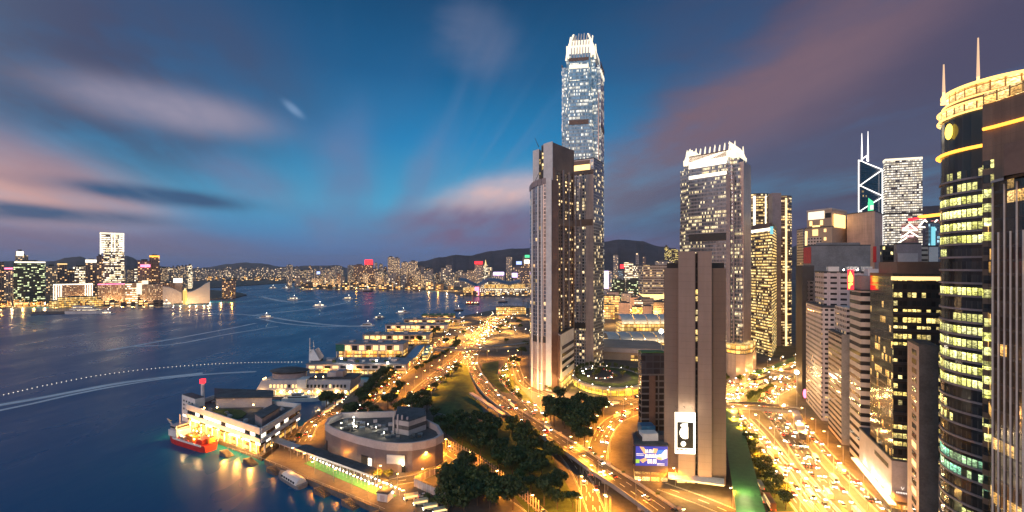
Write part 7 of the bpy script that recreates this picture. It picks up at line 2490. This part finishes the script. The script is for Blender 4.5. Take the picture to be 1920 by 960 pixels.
# small promenade globes
gl = bpy.data.objects.new('globe_lamp', None); COL.objects.link(gl)
MB().tube((0, 0, 0), (0, 0, 3.0), .06, n=5).build('post', M['white'], gl, local=True)
MB().ball((0, 0, 3.2), .30).build('globe', M['lamp_white'], gl, local=True)
index_children(gl)
first = True
for row_ in (2.0, 6.2):
    n_ = 24
    for k in range(n_):
        q = (k + .5) / n_
        p = G(574, 868, LZ).lerp(G(735, 940, LZ), q)
        dq = (G(735, 940, LZ) - G(574, 868, LZ)).normalized()
        p = p + Vector((-dq.y, dq.x, 0)) * row_
        t = gl if first else copy_tree(gl)
        first = False
        t.location = p
        tag(t, 'small white globe lamp in the double row on the green promenade', 'lamp', 'globe lamps on the green promenade')
        if k % 4 == 1 and row_ > 5: lamp_at(None, (p.x, p.y - .6, LZ + 3.4), 300, (.9, 1.0, .5), .25)

# ================================================================== VEHICLES
def car_proto(name, body_col, L=4.5, W=1.8, H=1.45, rough=.3):
    mb_mat = mat(name + '_paint', body_col, rough, .2, vary=.05)
    t = bpy.data.objects.new(name, None); COL.objects.link(t)
    prof = [(-L / 2, .35), (-L / 2, .85), (-L * .42, .95), (L * .22, .95), (L / 2 - .15, .78), (L / 2, .62), (L / 2, .32)]
    cab = [(-L * .40, .94), (-L * .28, H), (L * .06, H), (L * .24, .94)]
    def extr(pr, w, wt=None):
        wt = w if wt is None else wt
        mb = MB()
        n = len(pr)
        ww = [w if z < 1.0 else wt for x, z in pr]
        for sg in (-1, 1):
            mb.face([(x, sg * k, z) for (x, z), k in zip(pr, ww)])
        for i in range(n):
            j = (i + 1) % n
            mb.face([(pr[i][0], -ww[i], pr[i][1]), (pr[j][0], -ww[j], pr[j][1]), (pr[j][0], ww[j], pr[j][1]), (pr[i][0], ww[i], pr[i][1])])
        return mb
    extr(prof, W / 2).build('body', mb_mat, t, local=True)
    extr(cab, W / 2 - .08, W / 2 - .25).build('window', M['glass'], t, local=True)
    MB().box(-L * .27, -W / 2 + .27, H - .01, L * .05, W / 2 - .27, H + .04).build('roof', mb_mat, t, local=True)
    for sx in (-.3, .3):
        for sy in (-1, 1):
            MB().tube((L * sx, sy * (W / 2 - .2), .32), (L * sx, sy * (W / 2 + .02), .32), .32, n=8).build('wheel', M['dark'], t, local=True)
    for sy in (-1, 1):
        MB().box(L / 2 - .06, sy * W * .34 - .28, .52, L / 2 + .05, sy * W * .34 + .28, .80).build('headlight', M['head'], t, local=True)
        MB().box(-L / 2 - .05, sy * W * .36 - .24, .58, -L / 2 + .06, sy * W * .36 + .24, .84).build('taillight', M['tail'], t, local=True)
    index_children(t)
    return t


def bus_proto(name, body_col, L=11.0, W=2.5, H=4.2):
    mm = mat(name + '_paint', body_col, .35, .1, vary=.05)
    t = bpy.data.objects.new(name, None); COL.objects.link(t)
    MB().box(-L / 2, -W / 2, .4, L / 2, W / 2, H).build('body', mm, t, local=True)
    MB().box(-L / 2 + .4, -W / 2 - .03, 1.3, L / 2 - .3, W / 2 + .03, 2.1).build('window_band', M['lit_warm'], t, local=True)
    if H > 3.5:
        MB().box(-L / 2 + .4, -W / 2 - .03, 2.8, L / 2 - .3, W / 2 + .03, 3.6).build('window_band', M['lit_warm'], t, local=True)
    MB().box(L / 2 - .02, -W / 2 + .2, 1.2, L / 2 + .04, W / 2 - .2, 2.4).build('windscreen', M['glass'], t, local=True)
    for sx in (-.3, .32):
        for sy in (-1, 1):
            MB().tube((L * sx, sy * (W / 2 - .25), .5), (L * sx, sy * (W / 2 + .03), .5), .5, n=10).build('wheel', M['dark'], t, local=True)
    for sy in (-1, 1):
        MB().box(L / 2, sy * .85 - .22, .7, L / 2 + .06, sy * .85 + .22, 1.0).build('headlight', M['head'], t, local=True)
        MB().box(-L / 2 - .06, sy * .95 - .18, .8, -L / 2, sy * .95 + .18, 1.2).build('taillight', M['tail'], t, local=True)
    index_children(t)
    return t


CARS = {'white car': car_proto('white_car', (.72, .72, .70)), 'red taxi': car_proto('red_taxi', (.50, .03, .03)), 'black car': car_proto('black_car', (.03, .03, .035)), 'silver car': car_proto('silver_car', (.42, .43, .45)),
        'double deck bus': bus_proto('double_deck_bus', (.30, .15, .06)), 'minibus': bus_proto('minibus', (.66, .60, .40), 7, 2.1, 2.7)}
_cused = set()


def put_car(kind, p, ang, where):
    pr = CARS[kind]
    if kind in _cused: t = copy_tree(pr)
    else: t = pr; _cused.add(kind)
    t.location = p
    t.rotation_euler = (0, 0, ang)
    return tag(t, kind + ' ' + where, kind.split()[-1], kind + 's ' + where)


KINDS_W = ['white car', 'red taxi', 'black car', 'silver car', 'red taxi', 'silver car', 'white car', 'black car', 'red taxi', 'silver car', 'black car', 'minibus', 'white car', 'silver car', 'black car', 'red taxi', 'double deck bus', 'silver car', 'black car', 'minibus']
NC = [0]


def traffic(key, gap, where, flip=0, s0=0.0, s1=1.0, kinds=None):
    if key == 'fly': pts, w, lanes = FLY, 12.5, 3
    else: pts, w, lanes = ROADS[key]
    n = len(pts)
    for ln in range(lanes):
        off = -w / 2 + w * (ln + .5) / lanes
        back = (ln < flip)
        s_ = 0
        nxt = rnd.uniform(2, gap)
        for i in range(1, n - 1):
            s_ += (pts[i] - pts[i - 1]).length
            if s_ < nxt or not (s0 <= i / n <= s1): continue
            kind = rnd.choice(kinds or KINDS_W)
            nxt = s_ + gap * rnd.uniform(.55, 1.6) + (6 if 'bus' in kind else 0)
            d = (pts[i + 1] - pts[i - 1]).normalized()
            nv = Vector((-d.y, d.x, 0))
            p = pts[i] + nv * off
            if key != 'fly': p.z = LZ + .16
            else: p.z += .03
            px = p.x / p.y * F + CX
            py = HY + F * (HC - p.z) / p.y
            if not (-20 < px < 1940 and 480 < py < 975): continue
            ang = math.atan2(d.y, d.x) + (math.pi if back else 0)
            put_car(kind, p, ang, where)
            NC[0] += 1


# headlights come towards the viewer on roads whose points run away from him when 'flip' counts that lane
traffic('highway', 17, 'in the bright stream on the middle of the highway', 4)
traffic('highway_far', 18, 'in the bright stream on the far carriageway of the highway', 2)
traffic('highway_near', 18, 'on the near carriageway of the highway', 2)
traffic('frontage', 18, 'on the frontage road before the row of towers', 1)
traffic('fly', 40, 'driving on the flyover', 2)
traffic('turn', 30, 'on the curving road right of the dark triangle of trees', 2)
traffic('middle', 30, 'on the road in front of the oval terrace', 2)
traffic('west', 38, 'on the road left of the lawn', 2)
traffic('east', 40, 'on the wide road under the long footbridge', 2)
traffic('loop', 28, 'on the loop road left of the hotel', 1)
traffic('quay', 30, 'on the quay road', 1)
traffic('cross', 34, 'on the road by the pink podium', 1)
traffic('waterfront', 45, 'on the waterfront road by the fin fence', 1)
traffic('inland', 60, 'on the road among the civic buildings', 2)
PARK = ['white car', 'silver car', 'black car', 'minibus']
for k, (px, py) in enumerate(((771, 936), (789, 946), (807, 955), (826, 962), (792, 931))):
    put_car('minibus' if k != 4 else 'white car', G(px, py, LZ) + Vector((0, 0, .05)), R(200), 'parked in the near car park by the quay')
for k in range(7):
    put_car(rnd.choice(PARK), G(622 + k * 5.5, 775 - k * 4.6, LZ) + Vector((-4.5, 0, .2)), R(70), 'parked in the row on the quay by the basin')
for k in range(12):
    q = 2 * math.pi * k / 12
    put_car(rnd.choice(['black car', 'silver car', 'white car']), (cxm.x - 8 + 19 * math.cos(q) * .8, cxm.y + 10 + 22 * math.sin(q), 10.72), q + 1.5, 'parked on the oval terrace')
for k, (px, py) in enumerate(((1420, 930), (1432, 940), (1444, 950), (1426, 915))):
    put_car('minibus' if k % 2 else 'double deck bus', G(px, py, LZ) + Vector((0, 0, .25)), R(75), 'parked beside the green roofed walkway')


# ================================================================== BOATS
def boat_proto(name, L, hullm, cabin, H=3.0):
    t = bpy.data.objects.new(name, None); COL.objects.link(t)
    ship_hull(L, L * .26, H * .6).build('hull', M[hullm], t, local=True)
    MB().box(-L * .34, -L * .10, H * .6, L * .22, L * .10, H * 1.35).build('cabin', cabin, t, local=True)
    MB().box(-L * .36, -L * .11, H * 1.35, L * .2, L * .11, H * 1.5).build('roof', M['white'], t, local=True)
    MB().box(-L * .1, -L * .06, H * 1.5, L * .14, L * .06, H * 2.1).build('bridge', M['white'], t, local=True)
    MB().tube((0, 0, H * 2.1), (0, 0, H * 3.0), .15, .1, 5).build('mast', M['steel'], t, local=True)
    MB().ball((0, 0, H * 3.0), .5).build('mast_light', M['lamp_white'], t, local=True)
    index_children(t)
    return t


FERRY = boat_proto('harbour_ferry', 34, 'white', FA['bright'], 4.0)
TUG = boat_proto('work_boat', 24, 'dark', M['mauve'], 4.0)
BO = [('harbour_ferry', FERRY, 552, 562, 12, 'lit white ferry turning near the far side of the harbour'), ('harbour_ferry', FERRY, 600, 575, -8, 'lit white ferry in mid harbour right of the turning one'), ('harbour_ferry', FERRY, 654, 561, 20, 'lit ferry farthest right in mid harbour'),
      ('harbour_ferry', FERRY, 512, 541, 0, 'small far ferry before the headland'), ('harbour_ferry', FERRY, 536, 541, 5, 'tiny white boat right of the far ferry before the headland'), ('harbour_ferry', FERRY, 712, 597, 60, 'pink lit ferry swinging round off the ferry piers'),
      ('harbour_ferry', FERRY, 500, 596, -5, 'ferry crossing the open water left of the ferry piers'), ('harbour_ferry', FERRY, 690, 611, 3, 'ferry about to dock at the grey ferry pier'), ('harbour_ferry', FERRY, 756, 587, 15, 'pale small boat off the green roofed pier'),
      ('work_boat', TUG, 690, 547, 0, 'dark boat below the red lit water under the far red crown'), ('work_boat', TUG, 743, 541, 0, 'dark boat near the crowded far shore'), ('work_boat', TUG, 943, 567, 5, 'dark boat with a pale cabin before the wing roofed hall'), ('work_boat', TUG, 860, 583, 10, 'dark work boat off the farthest pier tip'),
      ('harbour_ferry', FERRY, 203, 589, 5, 'small white launch beside the passenger ship'), ('harbour_ferry', FERRY, 312, 572, 3, 'left one of two low boats off the swooping white halls'), ('harbour_ferry', FERRY, 345, 569, 3, 'right one of two low boats off the swooping white halls'), ('harbour_ferry', FERRY, 425, 560, 2, 'white boat off the tip of the left shore')]
seen = set()
for nm, pr, px, py, ang, lab in BO:
    t = pr if nm not in seen else copy_tree(pr)
    seen.add(nm)
    g = G(px, py, 0)
    t.location = g
    t.rotation_euler = (0, 0, R(ang))
    k = max(.7, min(1.3, g.y / 1100)) if nm == 'harbour_ferry' else max(1, g.y / 1100)
    t.scale = (k, k, k)
    tag(t, lab, 'boat')
# crane barges
for px, py, lab, rot, mm in ((886, 571, 'red lit crane barge with a lattice mast before the wing roofed hall', 0, 'red'), (980, 586, 'dark crane barge with two derricks beside the curved hotel', 0, 'dark')):
    g = G(px, py, 0)
    t = thing('crane_barge', lab, 'boat', (g.x, g.y, 0))
    MB().box(-22, -7, -.5, 22, 7, 4).build('hull', M['dark'], t, local=True)
    MB().box(-16, -5, 4, -4, 5, 10).build('deckhouse', M[mm] if mm == 'red' else M['dark_concrete'], t, local=True)
    for x_, h_ in ((2, 34), (14, 30)) if mm == 'dark' else ((2, 36),):
        mb = MB()
        for sx in (-1, 1):
            mb.tube((x_ + 3 * sx, 0, 4), (x_ + .4 * sx, 0, h_), .55, .3, 5)
        for k in range(6):
            z = 6 + (h_ - 8) * k / 6
            w_ = 3 - 2.6 * k / 6
            mb.tube((x_ - w_, 0, z), (x_ + w_, 0, z + 3), .3, n=4)
        mb.build('derrick', M['red'] if mm == 'red' else M['dark'], t, local=True)
    for x_ in (-18, -10, -2, 8, 16):
        if mm == 'red': MB().ball((x_, -6, 7), .9).build('deck_lamp', M['lamp'], t, local=True)
g = G(895, 588, 0)
# foam strips painted as the boats' light trails
m, nt, b = base_mat('pale_light_streak')
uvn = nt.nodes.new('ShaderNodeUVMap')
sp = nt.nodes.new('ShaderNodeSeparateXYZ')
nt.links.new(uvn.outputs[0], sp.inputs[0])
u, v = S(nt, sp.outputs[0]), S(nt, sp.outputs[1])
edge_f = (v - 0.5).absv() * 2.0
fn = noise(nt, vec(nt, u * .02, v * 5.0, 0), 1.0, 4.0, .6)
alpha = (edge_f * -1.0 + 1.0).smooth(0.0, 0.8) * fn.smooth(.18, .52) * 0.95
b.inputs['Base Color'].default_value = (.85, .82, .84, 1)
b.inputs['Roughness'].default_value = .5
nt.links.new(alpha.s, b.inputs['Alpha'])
M['pale_streak'] = m


def streak(label, px, w, z=.12):
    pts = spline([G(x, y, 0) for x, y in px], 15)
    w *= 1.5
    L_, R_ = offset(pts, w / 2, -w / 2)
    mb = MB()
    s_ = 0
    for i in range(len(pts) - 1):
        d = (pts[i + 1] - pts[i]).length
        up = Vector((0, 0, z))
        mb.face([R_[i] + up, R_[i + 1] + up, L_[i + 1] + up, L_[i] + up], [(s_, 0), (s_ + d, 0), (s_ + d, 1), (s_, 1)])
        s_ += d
    o = mb.build('light_streak', M['pale_streak'])
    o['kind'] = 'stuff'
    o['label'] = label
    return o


streak('long pale painted light wake sweeping in from the lower left', [(-60, 782), (60, 757), (180, 731), (300, 711), (400, 701), (480, 697)], 7.0)
streak('wide faint painted light wake beside the long pale one', [(-60, 770), (100, 742), (240, 716), (380, 700)], 12.0, .10)
streak('pale painted light wake behind the ferry crossing the open water', [(370, 588), (440, 589), (500, 594), (560, 603), (640, 611), (700, 612)], 14.0)
streak('second painted light wake curving towards the grey ferry pier', [(480, 596), (530, 606), (600, 612), (690, 611)], 9, .14)
streak('wake of painted light from the turning ferry', [(490, 556), (510, 561), (545, 566), (590, 563)], 22)
streak('wake of painted light from the mid harbour ferry', [(480, 590), (540, 584), (600, 577), (655, 567)], 14)
streak('faint painted light wake across the left of the harbour', [(200, 658), (300, 640), (420, 618), (480, 606)], 10)
streak('faint painted light wake across the middle left', [(250, 650), (330, 645), (420, 628), (520, 612)], 8, .11)
# passing boat's curving light trail, shaped as added lit floats
t = thing('light_trail', 'long curving boat light trail of added glowing floats on the dark water at the left', 'beads', G(300, 695, 0))
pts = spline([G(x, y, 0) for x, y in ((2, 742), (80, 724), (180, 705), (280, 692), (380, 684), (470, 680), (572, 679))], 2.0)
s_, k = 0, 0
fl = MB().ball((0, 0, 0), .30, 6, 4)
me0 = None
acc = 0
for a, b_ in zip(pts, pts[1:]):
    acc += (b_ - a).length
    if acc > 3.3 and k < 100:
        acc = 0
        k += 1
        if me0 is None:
            o = fl.build('float', M['lit_white'], t, local=True)  # glowing bead added for one dot of the boat's light
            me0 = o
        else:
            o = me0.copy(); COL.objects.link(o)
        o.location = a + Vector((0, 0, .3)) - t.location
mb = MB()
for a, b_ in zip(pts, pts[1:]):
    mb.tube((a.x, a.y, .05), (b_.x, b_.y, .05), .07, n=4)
mb.build('trail_line', M['pale'], t)

# ================================================================== AIR
m = bpy.data.materials.new('haze')
m.use_nodes = True
nt = m.node_tree
for n in list(nt.nodes): nt.nodes.remove(n)
o_ = nt.nodes.new('ShaderNodeOutputMaterial')
pv = nt.nodes.new('ShaderNodeVolumePrincipled')
pv.inputs['Color'].default_value = (.85, .88, .95, 1)
pv.inputs['Density'].default_value = 3.0e-5
nt.links.new(pv.outputs[0], o_.inputs['Volume'])
hz = MB().box(-21000, -2600, -3.0, 21000, 21000, 560).build('haze', m)
hz['kind'] = 'stuff'
cy.volume_bounces = 0
